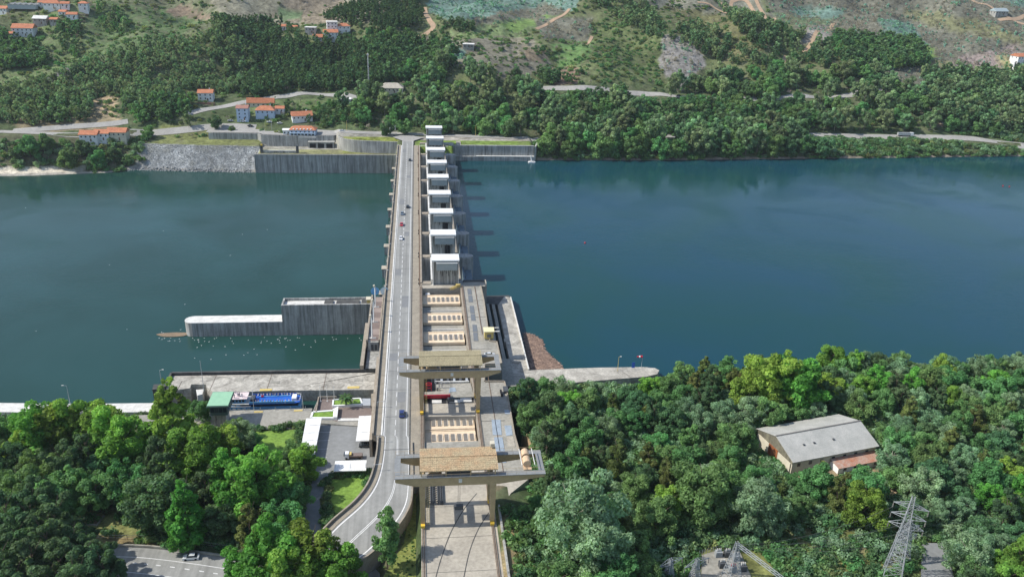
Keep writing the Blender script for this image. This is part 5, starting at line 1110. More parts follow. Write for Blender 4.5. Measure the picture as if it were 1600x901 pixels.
# ================================================================== houses
def house(px, py, w, d, h, rot, label, wallm, roofm, roof='gable', floors=1, chim=True, rh=None, name='house', P=None, wins=True):
    p = hit(px, py) if P is None else np.array(P, float); rh = rh or w*.16+.5
    zb = min(float(gz(p[0]+sx*w*.4, p[1]+sy*d*.4)) for sx in (-1, 0, 1) for sy in (-1, 0, 1)) if P is None else p[2]; zt = max(p[2], zb)-zb
    o = thing(name, label, 'house' if name == 'house' else 'building', (p[0], p[1], zb), rot); H = zt+h
    MB().box(-w/2, w/2, -d/2, d/2, -.5, H).build('wall', wallm, o)
    e = .5; x0, x1, y0, y1 = -w/2-e, w/2+e, -d/2-e, d/2+e; b_ = MB(); zr = H+.02
    if roof == 'gable':
        b_.add([(x0, y0, zr), (x1, y0, zr), (x1, 0, zr+rh), (x0, 0, zr+rh), (x1, y1, zr), (x0, y1, zr), (x0, y0, zr-.2), (x1, y0, zr-.2), (x1, y1, zr-.2), (x0, y1, zr-.2)], [(0, 1, 2, 3), (3, 2, 4, 5), (6, 9, 8, 7), (0, 6, 7, 1), (4, 8, 9, 5), (1, 7, 8, 4, 2), (0, 3, 5, 9, 6)])
    elif roof == 'hip':
        q = d*.4; b_.add([(x0, y0, zr), (x1, y0, zr), (x1, y1, zr), (x0, y1, zr), (x0+q, 0, zr+rh), (x1-q, 0, zr+rh), (x0, y0, zr-.2), (x1, y0, zr-.2), (x1, y1, zr-.2), (x0, y1, zr-.2)], [(0, 1, 5, 4), (1, 2, 5), (2, 3, 4, 5), (3, 0, 4), (6, 9, 8, 7), (0, 6, 7, 1), (1, 7, 8, 2), (2, 8, 9, 3), (3, 9, 6, 0)])
    else: b_.box(x0, x1, y0, y1, zr, zr+.35)
    rf = b_.build('roof', roofm, o)
    if chim and roof != 'flat': MB().box(w*.22, w*.22+.8, .3, 1.1, zr, zr+rh+.9).build('chimney', wallm, rf)
    if wins:
        for fl_ in range(floors):
            zc = H-1.0-(floors-1-fl_)*2.8
            n = max(2, int(w/3.2))
            for k in range(n):
                xc = -w/2+(k+.5)*w/n; f_ = MB().box(xc-.5, xc+.5, -d/2-.05, -d/2-.005, zc-1.2, zc).build('window', M_glass, o)
            for k in range(2): yc = -d/2+(k+.5)*d/2; MB().box(-w/2-.05, -w/2-.005, yc-.5, yc+.5, zc-1.2, zc).build('window', M_glass, o)
        MB().box(w*.1, w*.1+1, -d/2-.07, -d/2-.006, zt, zt+2.1).build('door', M_brown, o)
    return o
house(323, 156, 12, 9, 6.4, .05, 'white two-storey house with orange roof alone above the hill road', M_plast, M_tile, 'gable', 2)
ph3 = hit(322, 163); o = thing('terrace_front', 'orange-brown terrace wall in front of the lone white hillside house', 'wall', ph3); MB().box(-7.5, 7, -.4, .4, -1, 1.6).build('panel', M_rustg if False else M_tilef, o)
house(381, 186, 9, 9, 9.5, 0, 'tall narrow pale blue house with faded red roof beside the road', M_plasb, M_tilef, 'gable', 3)
house(416, 181, 15, 10, 5.5, 0, 'low pale blue house under a wide orange hip roof by the palms', M_plasb, M_tile, 'hip', 1)
house(438, 176, 7, 7, 4, 0, 'small house with orange roof just behind the orange hip roof', M_plast, M_tile, 'gable', 1, False)
house(408, 166, 22, 4, 3, 0, 'long low shed with orange roof behind the row of houses', M_plasc, M_tile, 'gable', 1, False, name='shed')
house(472, 188, 16, 8, 4.5, .25, 'orange-roofed house half hidden by trees above the car lot', M_plast, M_tile, 'gable', 1)
o = house(0, 0, 20, 10, 5.2, -.03, 'white riverside building with orange tiled roof on the retaining wall', M_plasb, M_tile, 'hip', 1, False, 2.4, P=(-76.5, 396.5, -3.5)); 
MB().box(-9.8, 9.8, -6.4, -5.1, .3, 3.2).build('veranda', M_plasb, o); 
for k in range(7): MB().box(-9+k*2.7, -7+k*2.7, -6.5, -6.41, 1.3, 2.6).build('window', M_glass, o)
MB().box(-10.2, 10.4, -7.0, -6.41, -.2, .2).build('sill', M_white, o)
for k in range(6): 
    dm = MB(); x_ = -7+k*2.7; dm.box(x_-.5, x_+.5, -5.3, -3.8, 5.3, 6.1); dm.build('dormer', M_white, o)
house(0, 0, 5.5, 6, 4.5, .1, 'white flat-roofed stair block left of the orange-roofed riverside building', M_plast, M_white, 'flat', 1, P=(-89.5, 395.5, -3.5), name='annex')
for k, (px, py, w_) in enumerate(((142, 219, 13), (162, 217, 11), (186, 217, 14))):
    house(px, py, w_, 9, 5.2+.9*(k == 2), -.02, ['left', 'middle', 'right'][k]+' section of the orange-roofed row house above the beach at left', M_plast if k != 2 else M_plasc, M_tile, 'gable', 1, False)
o = house(612, 143, 20, 13, 4, 0, 'beige pavilion with pale roof on the knoll above the dam end', M_plasc, M_deck, 'hip', 1, False, 3.5)
house(540, 160, 9, 7, 3, .1, 'small white flat-roofed hut beside the trees left of the pavilion', M_plast, M_white, 'flat', 1, name='hut')
vil = [(40, 52, 22, 12, 7, 'large white villa with orange roof on the terraces at top left', 'gable'), (8, 18, 12, 10, 5, 'white house with orange roof at the far left edge', 'gable'), (84, 10, 18, 10, 5, 'white house with orange roof highest on the left slope', 'hip'), (68, 7, 9, 8, 4, 'small orange-roofed house touching the frame top at left', 'gable'), (103, 9, 9, 8, 4, 'small house with orange roof right of the highest white house', 'gable'),
       (132, 12, 10, 8, 6, 'white cube-like house with orange roof by the green slope', 'hip'), (66, 34, 15, 9, 5, 'grey house with dull roof below the greenhouses', 'gable'), (86, 32, 8, 7, 3, 'small orange shed right of the grey house', 'gable'), (100, 20, 8, 7, 3, 'small orange-roofed hut in the left vineyard', 'gable'), (114, 26, 11, 7, 4, 'orange-roofed barn among vineyard rows', 'gable'), (16, 54, 8, 6, 3, 'little orange shed left of the large white villa', 'gable'),
       (442, 44, 9, 8, 4, 'leftmost orange-roofed house of the hilltop hamlet', 'gable'), (458, 46, 11, 8, 4, 'second orange-roofed house from the left in the hilltop hamlet', 'gable'), (486, 48, 12, 8, 5, 'grey-white house between the hamlet\'s two orange clusters', 'flat'), (519, 44, 12, 9, 8, 'tall white house at the centre of the hilltop hamlet', 'flat'), (537, 47, 14, 9, 6, 'white house with orange roof at the right of the hilltop hamlet', 'hip'), (517, 57, 16, 9, 6, 'orange-roofed house standing lowest in the hilltop hamlet', 'gable'), (500, 58, 15, 8, 2, 'low dull red shed left of the lowest hamlet house', 'gable'),
       (1592, 92, 17, 11, 5, 'orange-roofed white house at the right edge of the hillside', 'gable'), (1560, 20, 20, 10, 4, 'white building with blue-grey roof at the top right', 'gable'), (732, 71, 12, 8, 3, 'grey stone ruin on the hillside above the dam', 'flat')]
for i, (px, py, w_, d_, h_, lb, rt) in enumerate(vil):
    house(px, py+3, w_*.85, d_, h_, random.uniform(-.2, .25), lb, M_walll if 'grey' in lb or 'stone' in lb else M_plast, M_whited if ('dull' in lb and 'red' not in lb) or rt == 'flat' else (M_pave if 'stone' in lb else (M_clad if 'blue-grey' in lb else M_tile)), rt, 2 if h_ > 6 else 1, False)
gh = thing('greenhouse', 'grey-roofed greenhouse in the terraces at top left', 'greenhouse', hit(38, 12)); 
MB().box(-13, 13, -6, 6, -1, 3).build('wall', M_clad, gh)
for k in range(5): MB().add([(-13+k*5.2, -6.2, 3.02), (-10.5+k*5.2, -6.2, 4.4), (-8+k*5.2, -6.2, 3.02), (-13+k*5.2, 6.2, 3.02), (-10.5+k*5.2, 6.2, 4.4), (-8+k*5.2, 6.2, 3.02)], [(0, 1, 2), (5, 4, 3), (0, 3, 4, 1), (1, 4, 5, 2), (0, 2, 5, 3)]).build('roof', M_whroof, gh)
ww = thing('garden_wall', 'white curving garden wall below the house at right edge', 'wall', hit(1583, 108)); wp = [hit(1579, 96), hit(1583, 108), hit(1594, 122)]
for a_, c_ in zip(wp[:-1], wp[1:]): seg('wall_panel', a_, c_, .8, min(a_[2], c_[2])-2, max(a_[2], c_[2])+1.5, M_white, ww, tuple(hit(1583, 108)), 3)
# vineyard terrace walls at top left
for k in range(7):
    a_, c_ = hit(100+k*1.5, 24+k*5.2), hit(138-k*2, 25+k*5.5); o = thing('terrace_wall', 'stone terrace wall in the stepped vineyard at top left', 'wall', a_, 0, 'vineyard terrace walls'); seg('wall', a_, c_, 1.0, min(a_[2], c_[2])-2, max(a_[2], c_[2])+1.2, M_soil, o, tuple(a_))
# roadside and riverside small things on the far bank
for k, (px, py, lb, pm_) in enumerate(((421, 192, 'white car parked nearest the house row on the far lot', P_wht), (437, 194, 'white van-like car parked second along the far lot', P_wht), (380, 191, 'white car beside the tall pale blue house', P_wht), (391, 198, 'dark car crossing the far car lot', P_blk), (360, 190, 'silver car at the left end of the far lot', P_sil), (534, 206, 'white car on the riverside road left of the dam end', P_wht))):
    q = hit(px, py); car(0, 0, 0, random.choice([0, math.pi]), lb, pm_, P=q+np.array([0, 0, .3]))
q = hit(1061, 151); car(0, 0, 0, 0, 'dark car on the upper hillside road', P_blk, P=q+np.array([0, 0, .4]))
q = hit(1414, 213.5); o = thing('tanker_truck', 'white-cabbed truck with long grey body on the right riverside road', 'truck', q+np.array([0, 0, .3]), -.05)
MB().box(-7, 4.2, -1.2, 1.2, 1.0, 3.3).build('trailer', M_metal, o); MB().box(4.4, 6.8, -1.2, 1.2, .6, 3.4).build('cab', P_wht, o); MB().box(6.81, 6.86, -1, 1, 2, 3).build('windscreen', M_glass, o)
for sx in (-6, -4.8, -3.6, 3.2, 5.6): MB().lathe((sx, -1.25, .5), [(.5, 0), (.5, .3)], 10, 'y').build('wheel', M_tyre, o)
def board(px, py, w_, h_, lb, m_=M_white):
    q = hit(px, py); o = thing('billboard', lb, 'sign', q); MB().box(-w_/2, w_/2, -.1, .1, 1.5, 1.5+h_).build('board', m_, o)
    for s_ in (-1, 1): MB().box(s_*w_*.35-.1, s_*w_*.35+.1, .11, .3, -.5, 1.4+h_).build('post', M_metal, o)
board(613.5, 206, 5, 3.8, 'white blank board beside the road at the dam end'); board(658, 199, 3.4, 1.6, 'small pale sign at the foot of the trees behind the last hoist house', M_whited)
for k, (px, py, h_) in enumerate(((598, 208, 9), (542, 206, 9), (637, 205, 9), (743, 213, 9), (425, 203, 10), (299, 196, 9))):
    q = hit(px, py); o = thing('street_lamp', 'lamp post on the far riverside road '+['left of the white board', 'near the two conifers', 'behind the road junction', 'right of the last hoist house', 'at the car lot edge', 'left of the lone roadside tree'][k], 'street lamp', q); MB().bar((0, 0, 0), (0, 0, h_), .14, .09).build('pole', M_yel if k in (0, 1, 2, 3) else M_metal, o); MB().bar((0, 0, h_), (1.2, 0, h_+.3), .07).build('arm', M_metal, o)
q = hit(576.5, 140); o = thing('radio_mast', 'tall thin grey lattice mast rising from the trees left of the pavilion', 'mast', q)
b_ = MB()
for dx, dy in ((-.5, -.3), (.5, -.3), (0, .6)): b_.bar((dx, dy, -1), (dx*.5, dy*.5, 31), .13, n=4)
for k in range(26): a = k % 3; P3 = [(-.5, -.3), (.5, -.3), (0, .6)]; t = 1-k/52; b_.bar((P3[a][0]*t, P3[a][1]*t, k*1.2), (P3[(a+1) % 3][0]*t, P3[(a+1) % 3][1]*t, k*1.2+1.2), .07, n=4)
b_.build('lattice', M_metal, o); MB().box(-.9, .9, -.4, .4, 29, 30.2).build('antenna', M_whited, o)
q = at(831, 254, -12); o = thing('pontoon', 'small white float with mast moored by the reservoir wall', 'pontoon', q)
MB().prism([(-2.6, -1.4), (2.2, -1.6), (2.8, 0), (2.2, 1.6), (-2.6, 1.4), (-3.0, 0)], -.2, .7).build('float', M_white, o); MB().bar((0, .5, .7), (-1.2, .5, 5.5), .55, .3).build('mast', M_white, o); MB().box(-1.6, 1.6, -.6, .6, .71, 1.3).build('deck', M_whited, o)
MB().bar((-2, 0, .6), (-24, 3, 3.4), .05, n=4).build('mooring_cable', M_metal, o)
for k, (px, py) in enumerate(((914, 380), (1567, 291), (1577, 292))): o = thing('buoy', ['small red buoy floating in mid reservoir', 'left of two small orange buoys at far right', 'right of two small orange buoys at far right'][k], 'buoy', at(px, py, -12)); MB().lathe((0, 0, -.2), [(.2, 0), (.5, .3), (.45, .7), (.1, 1.0)], 9).build('float', M_red, o)
# rip-rap stones
def stones(name, n, fn, smin, smax, label):
    ico = [(0, 0, 1), (.9, 0, .2), (.28, .85, .25), (-.72, .53, .2), (-.7, -.5, .25), (.3, -.8, .2), (0, 0, -.6)]
    fcs = [(0, 1, 2), (0, 2, 3), (0, 3, 4), (0, 4, 5), (0, 5, 1), (6, 2, 1), (6, 3, 2), (6, 4, 3), (6, 5, 4), (6, 1, 5)]
    Vb = np.array(ico); Fb = np.array(fcs); P = fn(n); k = len(P); s = rng.uniform(smin, smax, k); a = rng.uniform(0, 6.28, k)
    st = np.stack([rng.uniform(.7, 1.3, k), rng.uniform(.6, 1.1, k), rng.uniform(.4, .9, k)], 1)
    VV = Vb[None]*st[:, None]*s[:, None, None]*rng.uniform(.8, 1.2, (k, 7, 1)); ca, sa = np.cos(a), np.sin(a)
    X = VV[..., 0]*ca[:, None]-VV[..., 1]*sa[:, None]; Y = VV[..., 0]*sa[:, None]+VV[..., 1]*ca[:, None]
    VV = np.stack([X, Y, VV[..., 2]], -1)+P[:, None]; FF = (Fb[None]+7*np.arange(k)[:, None, None]).reshape(-1, 3)
    me = fastmesh(name, VV.reshape(-1, 3), FF); me.materials.append(M_rock); t = me.attributes.new('tint', 'FLOAT', 'POINT'); t.data.foreach_set('value', np.repeat(rng.uniform(.2, 1, k), 7).astype(np.float32))
    return tag(put(bpy.data.objects.new(name, me)), label, 'stones', kind='stuff')
def rip(n):
    x_ = rng.uniform(-205, -109, n); t_ = rng.uniform(-1, 19, n); y_ = np.interp(x_, SHX, SHY)+t_; ok = x_ > -197-.5*t_; x_, y_ = x_[ok], y_[ok]; return np.stack([x_, y_, gz(x_, y_)+.05], 1)
stones('riprap', 9000, rip, .2, .42, 'grey broken stones covering the bank slope left of the far lock wall')
def bl(n):
    x_ = rng.uniform(-205, -110, n); y_ = np.interp(x_, SHX, SHY)+rng.normal(0, 1.0, n); return np.stack([x_, y_, gz(x_, y_)+.1], 1)
stones('shore_boulders', 500, bl, .6, 1.4, 'pale and rusty boulders lying along the waterline of the stone slope')
# ================================================================== warehouse on the right
wa = math.radians(12.5); wc = at(1240, 720, 0); o = thing('warehouse', 'large grey-roofed warehouse with rusty end door in the right-hand wood', 'warehouse', (130.3, -59.9, -5.3), wa)
Lw, Ww, ez, rz = 33.5, 19.6, 5.1, 8.6
def W(x_, y_): return (x_, y_)
MB().box(.5, Lw-.4, .5, Ww-.5, -1.5, ez-.3).build('wall', M_plasc, o)
b_ = MB(); b_.add([(.3, .4, ez-1.2), (.3, Ww-.4, ez-1.2), (.3, Ww-.4, ez-.25), (.3, Ww/2, rz-.3), (.3, .4, ez-.25), (.48, .4, ez-1.2), (.48, Ww-.4, ez-1.2), (.48, Ww-.4, ez-.25), (.48, Ww/2, rz-.3), (.48, .4, ez-.25)], [(0, 4, 3, 2, 1), (5, 6, 7, 8, 9), (0, 5, 9, 4), (1, 2, 7, 6)]); b_.build('gable', M_gable, o)
b_ = MB(); b_.add([(Lw-.5, .5, 0), (Lw-.5, Ww-.5, 0), (Lw-.5, Ww-.5, ez-.3), (Lw-.5, Ww/2, rz-.3), (Lw-.5, .5, ez-.3)], [(0, 1, 2, 3, 4)]); b_.build('gable', M_gable, o)
for sgn in (0, 1):
    for k in range(8):
        x0_, x1_ = k*Lw/8+.01, (k+1)*Lw/8-.01
        if sgn == 0: b_ = MB(); b_.wedge([(x0_, -.3, ez), (x1_, -.3, ez), (x1_, Ww/2, rz), (x0_, Ww/2, rz)], .18)
        else: b_ = MB(); b_.wedge([(x0_, Ww/2, rz), (x1_, Ww/2, rz), (x1_, Ww+.3, ez), (x0_, Ww+.3, ez)], .18)
        b_.build('roof_sheet', M_whroof, o)
MB().box(0, Lw, Ww/2-.25, Ww/2+.25, rz-.02, rz+.16).build('ridge', M_louvre, o)
for x_ in (7.5, 11.5, 19): MB().box(x_-.3, x_+.3, 4.6, 5.2, 6.6, 7.25).build('roof_vent', M_dmetal, o)
dr = MB(); 
MB().box(.12, .29, 7.6, 12.4, -1, ez-1.0).build('door', M_rustg, o); MB().box(.1, .29, 1.0, 7.5, -1, ez-1.25).build('end_wall', M_plasc, o); MB().box(.1, .29, 12.5, 18.8, -1, ez-1.25).build('end_wall', M_plasc, o)
for k in range(6): MB().box(.05, .11, 7.7+k*.8, 7.8+k*.8, -1, ez-1.0).build('door_rib', M_brown, o)
for k in range(7): MB().box(2.5+k*4.4, 3.6+k*4.4, .38, .49, 2.6, 3.8).build('window', M_glass, o)
o = thing('lean_to_shed', 'narrow white shed with streaky rusty roof beside the warehouse', 'shed', (146.0, -60.2, -5.3), wa)
b_ = MB(); b_.box(0, 17.5, 0, 4.0, -1.5, 2.3); b_.build('wall', M_white, o)
for k in range(6): b_ = MB(); x0_ = -.3+k*3.03; b_.wedge([(x0_, -.5, 2.5), (x0_+2.99, -.5, 2.5), (x0_+2.99, 4.6, 3.3), (x0_, 4.6, 3.3)], .1); b_.build('roof_sheet', M_corr, o)
for k in range(4): MB().box(2+k*4, 3.2+k*4, -.06, -.005, .9, 1.9).build('window', M_glass, o)
# ================================================================== pylons, substation
def pylon(loc, H, label, arms, b0=3.0, rot=.5, cat='pylon'):
    o = thing('pylon', label, cat, loc, rot); b_ = MB(); n = 12
    def wd(z_): t = z_/H; return b0*(1-t)**1.15*.9+.35
    for sx in (-1, 1):
        for sy in (-1, 1):
            b_ = MB()
            for k in range(n): za, zc = H*k/n, H*(k+1)/n; b_.bar((sx*wd(za), sy*wd(za), za), (sx*wd(zc), sy*wd(zc), zc), .11, n=4)
            b_.build('leg', M_galv, o)
    
    b_ = MB()
    for k in range(n):
        za, zc = H*k/n, H*(k+1)/n; a, c = wd(za), wd(zc)
        for s_ in (-1, 1): b_.bar((-a, s_*a, za), (c, s_*c, zc), .05, n=4); b_.bar((a, s_*a, za), (-c, s_*c, zc), .05, n=4); b_.bar((s_*a, -a, za), (s_*c, c, zc), .05, n=4); b_.bar((s_*a, a, za), (s_*c, -c, zc), .05, n=4); b_.bar((-a, s_*a, za), (a, s_*a, za), .06, n=4)
    b_.build('bracing', M_galv, o)
    for z_ in arms:
        for s_ in (-1, 1):
            b_ = MB(); t = wd(z_)
            for sy in (-1, 1): b_.bar((s_*t, sy*t, z_), (s_*4.2, 0, z_+.3), .08, n=4); b_.bar((s_*t, sy*t, z_+1.3), (s_*4.2, 0, z_+.3), .08, n=4)
            for q in (.33, .66): x_ = s_*(t+(4.2-t)*q); b_.bar((x_, -t*(1-q), z_+.1), (x_, t*(1-q), z_+.1), .06, n=4); b_.bar((x_, 0, z_+.1), (x_, 0, z_+1.3*(1-q)+.2), .06, n=4)
            b_.build('crossarm', M_galv, o); MB().lathe((s_*4.1, 0, z_-1.4), [(.08, 0), (.16, .2), (.1, .5), (.16, .8), (.1, 1.1), (.06, 1.6)], 6).build('insulator', M_louvre, o)
    return o
pA = np.array(at(1392, 905, -5)); pylon(pA, 27, 'tall galvanised pylon in front, its three crossarms against the trees', (17.5, 20.5, 23.7), 2.3, -.55)
pB = np.array(at(1404, 880, -5)); pylon(pB, 15, 'shorter second pylon tangled behind the tall one', (8.5, 11.5), 1.9, .3)
pC = np.array(at(1142, 905, -5)); pylon(pC, 12.5, 'low pointed gantry tower beside the substation equipment', (), 1.9, .2, 'tower')
o = thing('busbar_gantry', 'slanting silver lattice beam running down from the pointed substation tower', 'gantry', pC)
a_, c_ = Vector((0, 0, 11.8)), Vector((13, -13, 6.5)); b_ = MB()
for dx in (-.35, .35):
    for dz in (-.3, .4): b_.bar(a_+Vector((dx, 0, dz)), c_+Vector((dx, 0, dz)), .11, n=4)
for k in range(14): b_.bar(a_.lerp(c_, k/14)+Vector((-.35, 0, -.3)), a_.lerp(c_, (k+1)/14)+Vector((.35, 0, .4)), .07, n=4)
b_.build('beam', M_galv, o); MB().bar((13, -13, 6.5), (13, -13, -.5), .25, n=6).build('column', M_galv, o)
MB().prism([xy(1096, 870, -5), xy(1115, 864, -5), xy(1155, 864, -5), xy(1172, 901, -5), xy(1190, 960, -5), xy(1094, 960, -5)], -7, -4.2).build('substation_pad', M_deck2, kind='structure')
for k, (px, py) in enumerate(((1122, 868), (1136, 868), (1150, 874), (1128, 885), (1144, 892), (1160, 890))):
    q = at(px, py, -4.2); o = thing('transformer', ['rear left', 'rear middle', 'rear right', 'front left', 'front middle', 'front right'][k]+' grey transformer unit on the substation pad', 'transformer', q, 0, 'transformers on the substation pad')
    MB().box(-.9, .9, -.7, .7, 0, 1.7).build('tank', M_dmetal if k % 2 else M_galv, o)
    for s_ in (-.5, 0, .5): MB().lathe((s_, 0, 1.7), [(.1, 0), (.18, .2), (.1, .4), (.18, .6), (.08, 1.0)], 6).build('bushing', M_red if k == 4 else M_whited, o)
for k, (px, py) in enumerate(((1085, 905), (1044, 905))):
    q = at(px, py, -5); pylon(q, 7, ['right', 'left'][k]+' small lattice post at the bottom edge below the wood', (5.4,), 1.0, .4, 'lattice post')
o = thing('fence', 'thin dark fence around the back of the substation pad', 'fence', at(1096, 866, -5)); og = at(1096, 866, -5)
P5 = [at(1088, 900, -5), at(1092, 869, -5), at(1118, 862, -5), at(1160, 858, -5)]
for a_, c_ in zip(P5[:-1], P5[1:]):
    for k in range(6): q = a_+(c_-a_)*k/6; MB(og).bar((q[0], q[1], -5), (q[0], q[1], -2.9), .06, n=4).build('post', M_galv, o)
    b_ = MB(og); [b_.bar((a_[0], a_[1], h_), (c_[0], c_[1], h_), .035, n=3) for h_ in (-3.0, -3.6, -4.2)]; b_.build('wire', M_galv, o)
# service road between the pylons and the wood
sheet('service_road', M_park, [xy(p[0], p[1], -4.85) for p in ((1440, 850), (1475, 850), (1490, 905), (1510, 1000), (1440, 1000), (1438, 905))], -4.3)
# power lines
def wire(a_, c_, sag, label):
    a_, c_ = np.array(a_, float), np.array(c_, float); o = thing('power_line', label, 'cable', a_, 0, 'power lines between the pylons'); b_ = MB(a_); n = 14; pr = None
    for k in range(n+1):
        t = k/n; p = a_+(c_-a_)*t; p[2] -= sag*4*t*(1-t)
        if pr is not None: b_.bar(pr, p, .028, n=3)
        pr = p.copy()
    b_.build('wire', M_dmetal, o)
for k, z_ in enumerate((17.5, 20.5, 23.7)):
    for s_ in (-1, 1):
        t = pA+np.array([s_*4.1*math.cos(-.55), s_*4.1*math.sin(-.55), z_-1.3]); wire(t, pC+np.array([s_*1.5, 0, 10.5+k*.6]), 3, '%s power line %s, from the tall pylon towards the substation tower' % (['lowest', 'middle', 'highest'][k], 'on the left arm' if s_ < 0 else 'on the right arm'))
        wire(t, t+np.array([95, 18+6*s_, 2]), 4, '%s power line %s, leaving the tall pylon to the right' % (['lowest', 'middle', 'highest'][k], 'on the left arm' if s_ < 0 else 'on the right arm'))
# ================================================================== gulls
gm = MB(); gm.add([(-.34, 0, .1), (0, -.13, .12), (.3, 0, .12), (0, .13, .12), (0, 0, .26), (.36, 0, .22)], [(0, 1, 4), (1, 2, 4), (2, 3, 4), (3, 0, 4), (0, 3, 2, 1), (2, 5, 4)]); gm.add([(-.1, .05, .2), (.12, .05, .2), (0, .62, .3)], [(0, 1, 2)]); gm.add([(-.1, -.05, .2), (0, -.62, .3), (.12, -.05, .2)], [(0, 1, 2)])
gme = bpy.data.meshes.new('gull'); gme.from_pydata(gm.v, [], gm.f); gme.materials.append(M_bird); gme.update()
for k in range(78):
    if k < 12: px, py = random.uniform(245, 290), random.uniform(517, 534)
    elif k < 62: px, py = random.uniform(290, 570), 527+abs(random.gauss(0, 9))
    elif k < 68: px, py = random.uniform(300, 580), random.uniform(545, 565)
    else: px, py = random.uniform(10, 560), random.uniform(290, 560)
    if px > 440 and py < 525: py = 532
    zz = -24.75 if k < 12 else -25
    o = put(bpy.data.objects.new('gull', gme)); o.location = at(px, py, zz); o.rotation_euler = (0, 0, random.uniform(0, 6)); o.scale = (.75,)*3
    tag(o, 'white gull resting on the mud at the tip of the lock wall' if k < 12 else ('white gull floating near the foot of the mid-river lock wall' if k < 68 else 'lone white gull out on the open downstream water'), 'gull', 'gulls on the mud bank' if k < 12 else ('gulls by the lock wall' if k < 68 else 'gulls on open water'))
# ================================================================== trees
def crown_mesh(name, m, R, zc, rz, nC, nL, leaf, seed, shape='round', up=.25, cr=(.26, .36)):
    g = np.random.default_rng(seed)
    d = g.normal(size=(nC, 3)); d /= np.linalg.norm(d, axis=1)[:, None]; rr = g.uniform(.35, 1, nC)**.6
    c = d*rr[:, None]
    if shape == 'cone': u = (c[:, 2]+1)/2; s = (1.05-u)**.7*1.1; c[:, 0] *= s/np.maximum(.3, np.sqrt(1-c[:, 2]**2)+.2); c[:, 1] *= s/np.maximum(.3, np.sqrt(1-c[:, 2]**2)+.2)
    if shape == 'flat': c[:, 2] = np.abs(c[:, 2])*.9-.15
    if shape == 'lobed': c += .22*np.sin(c[:, [1, 2, 0]]*5+seed)
    sc_ = g.uniform(cr[0], cr[1], nC)
    if shape == 'cone': sc_ *= np.clip(1.25-(c[:, 2]+1)/2, .35, 1)
    w = sc_**2; k = g.choice(nC, nL, p=w/w.sum())
    ld = g.normal(size=(nL, 3)); ld[:, 2] += up; ld /= np.linalg.norm(ld, axis=1)[:, None]
    P = c[k]*np.array([R, R, rz])+ld*(sc_[k]*R*g.uniform(.72, 1.08, nL))[:, None]*np.array([1, 1, .85])
    P[:, 2] += zc
    n = ld*.9+g.normal(size=(nL, 3))*.5+np.array([0, 0, .15]); n /= np.linalg.norm(n, axis=1)[:, None]
    t = np.cross(n, g.normal(size=(nL, 3))); t /= np.linalg.norm(t, axis=1)[:, None]; b = np.cross(n, t)
    s = leaf*g.uniform(.6, 1.35, nL)[:, None]
    V_ = np.stack([P+t*s, P-t*s*.5+b*s*.8, P-t*s*.5-b*s*.8], 1).reshape(-1, 3)
    me = fastmesh(name, V_, np.arange(len(V_)).reshape(-1, 3)); me.materials.append(m)
    ct = g.uniform(.15, .85, nC)[k]+g.normal(0, .15, nL)
    a = me.attributes.new('tint', 'FLOAT', 'POINT'); a.data.foreach_set('value', np.repeat(np.clip(ct, 0, 1), 3).astype(np.float32))
    return me
def trunk_mesh(name, m, h, r, limbs, R, seed):
    g = random.Random(seed); b_ = MB(); pts = [Vector((0, 0, -1))]
    for k in range(1, 6): pts.append(Vector((g.uniform(-.2, .2), g.uniform(-.2, .2), h*k/5)))
    for k in range(5): b_.bar(pts[k], pts[k+1], r*(1-k*.15), r*(1-(k+1)*.15), n=7)
    for k in range(limbs):
        a = g.uniform(0, 6.28); p = pts[g.randint(2, 5)]; e = p+Vector((math.cos(a)*R*.55, math.sin(a)*R*.55, g.uniform(.15, .5)*h)); b_.bar(p, e, r*.4, r*.12, n=5)
    me = bpy.data.meshes.new(name); me.from_pydata(b_.v, [], b_.f); me.materials.append(m); me.update(); return me
#        mesh list        R nominal, crown centre height, crown half height
KIND = {}
def kind(k, nm, m, bark, R, zc, rz, nC, nL, leaf, shape, n=2, th=None, lab='', cr=(.26, .36)):
    KIND[k] = dict(nm=nm, R=R, zc=zc, rz=rz, lab=lab, c=[crown_mesh('crown_'+nm, m, R, zc, rz, nC, nL, leaf, 10+i*7+hash(k) % 5 if False else 10+i*7+len(k), shape, cr=cr) for i in range(n)], t=[trunk_mesh('trunk_'+nm, bark, th or zc+rz*.3, R*.055, 7, R, 3+i) for i in range(n)])
kind('broad', 'broadleaf_tree', ML['broad'], M_bark, 5, 7.0, 5.4, 85, 10500, .33, 'lobed', 3, lab='fresh green broadleaf tree', cr=(.12, .32))
kind('bcone', 'broadleaf_tree', ML['broad'], M_bark, 4, 7.2, 6.6, 80, 9000, .31, 'cone', 2, lab='pointed fresh green tree', cr=(.14, .34))
kind('green', 'broadleaf_tree', ML['green'], M_bark, 5, 6.2, 4.6, 85, 10000, .31, 'lobed', 3, lab='mid-green rounded tree', cr=(.12, .32))
kind('grey', 'acacia_tree', ML['grey'], M_barkp, 5, 5.8, 4.6, 95, 11000, .25, 'lobed', 3, lab='soft grey-green tree', cr=(.11, .29))
kind('dark', 'oak_tree', ML['dark'], M_bark, 5, 5.4, 4.3, 80, 9500, .3, 'round', 2, lab='dark round tree', cr=(.14, .3))
kind('pine', 'pine_tree', ML['pine'], M_bark, 4, 8.6, 4.2, 34, 6000, .27, 'lobed', 2, lab='dark open-crowned pine', cr=(.16, .26))
kind('olive', 'cypress_tree', ML['olive'], M_bark, 3.2, 5.6, 4.8, 40, 5500, .26, 'cone', 2, lab='olive-brown cypress-like tree', cr=(.24, .34))
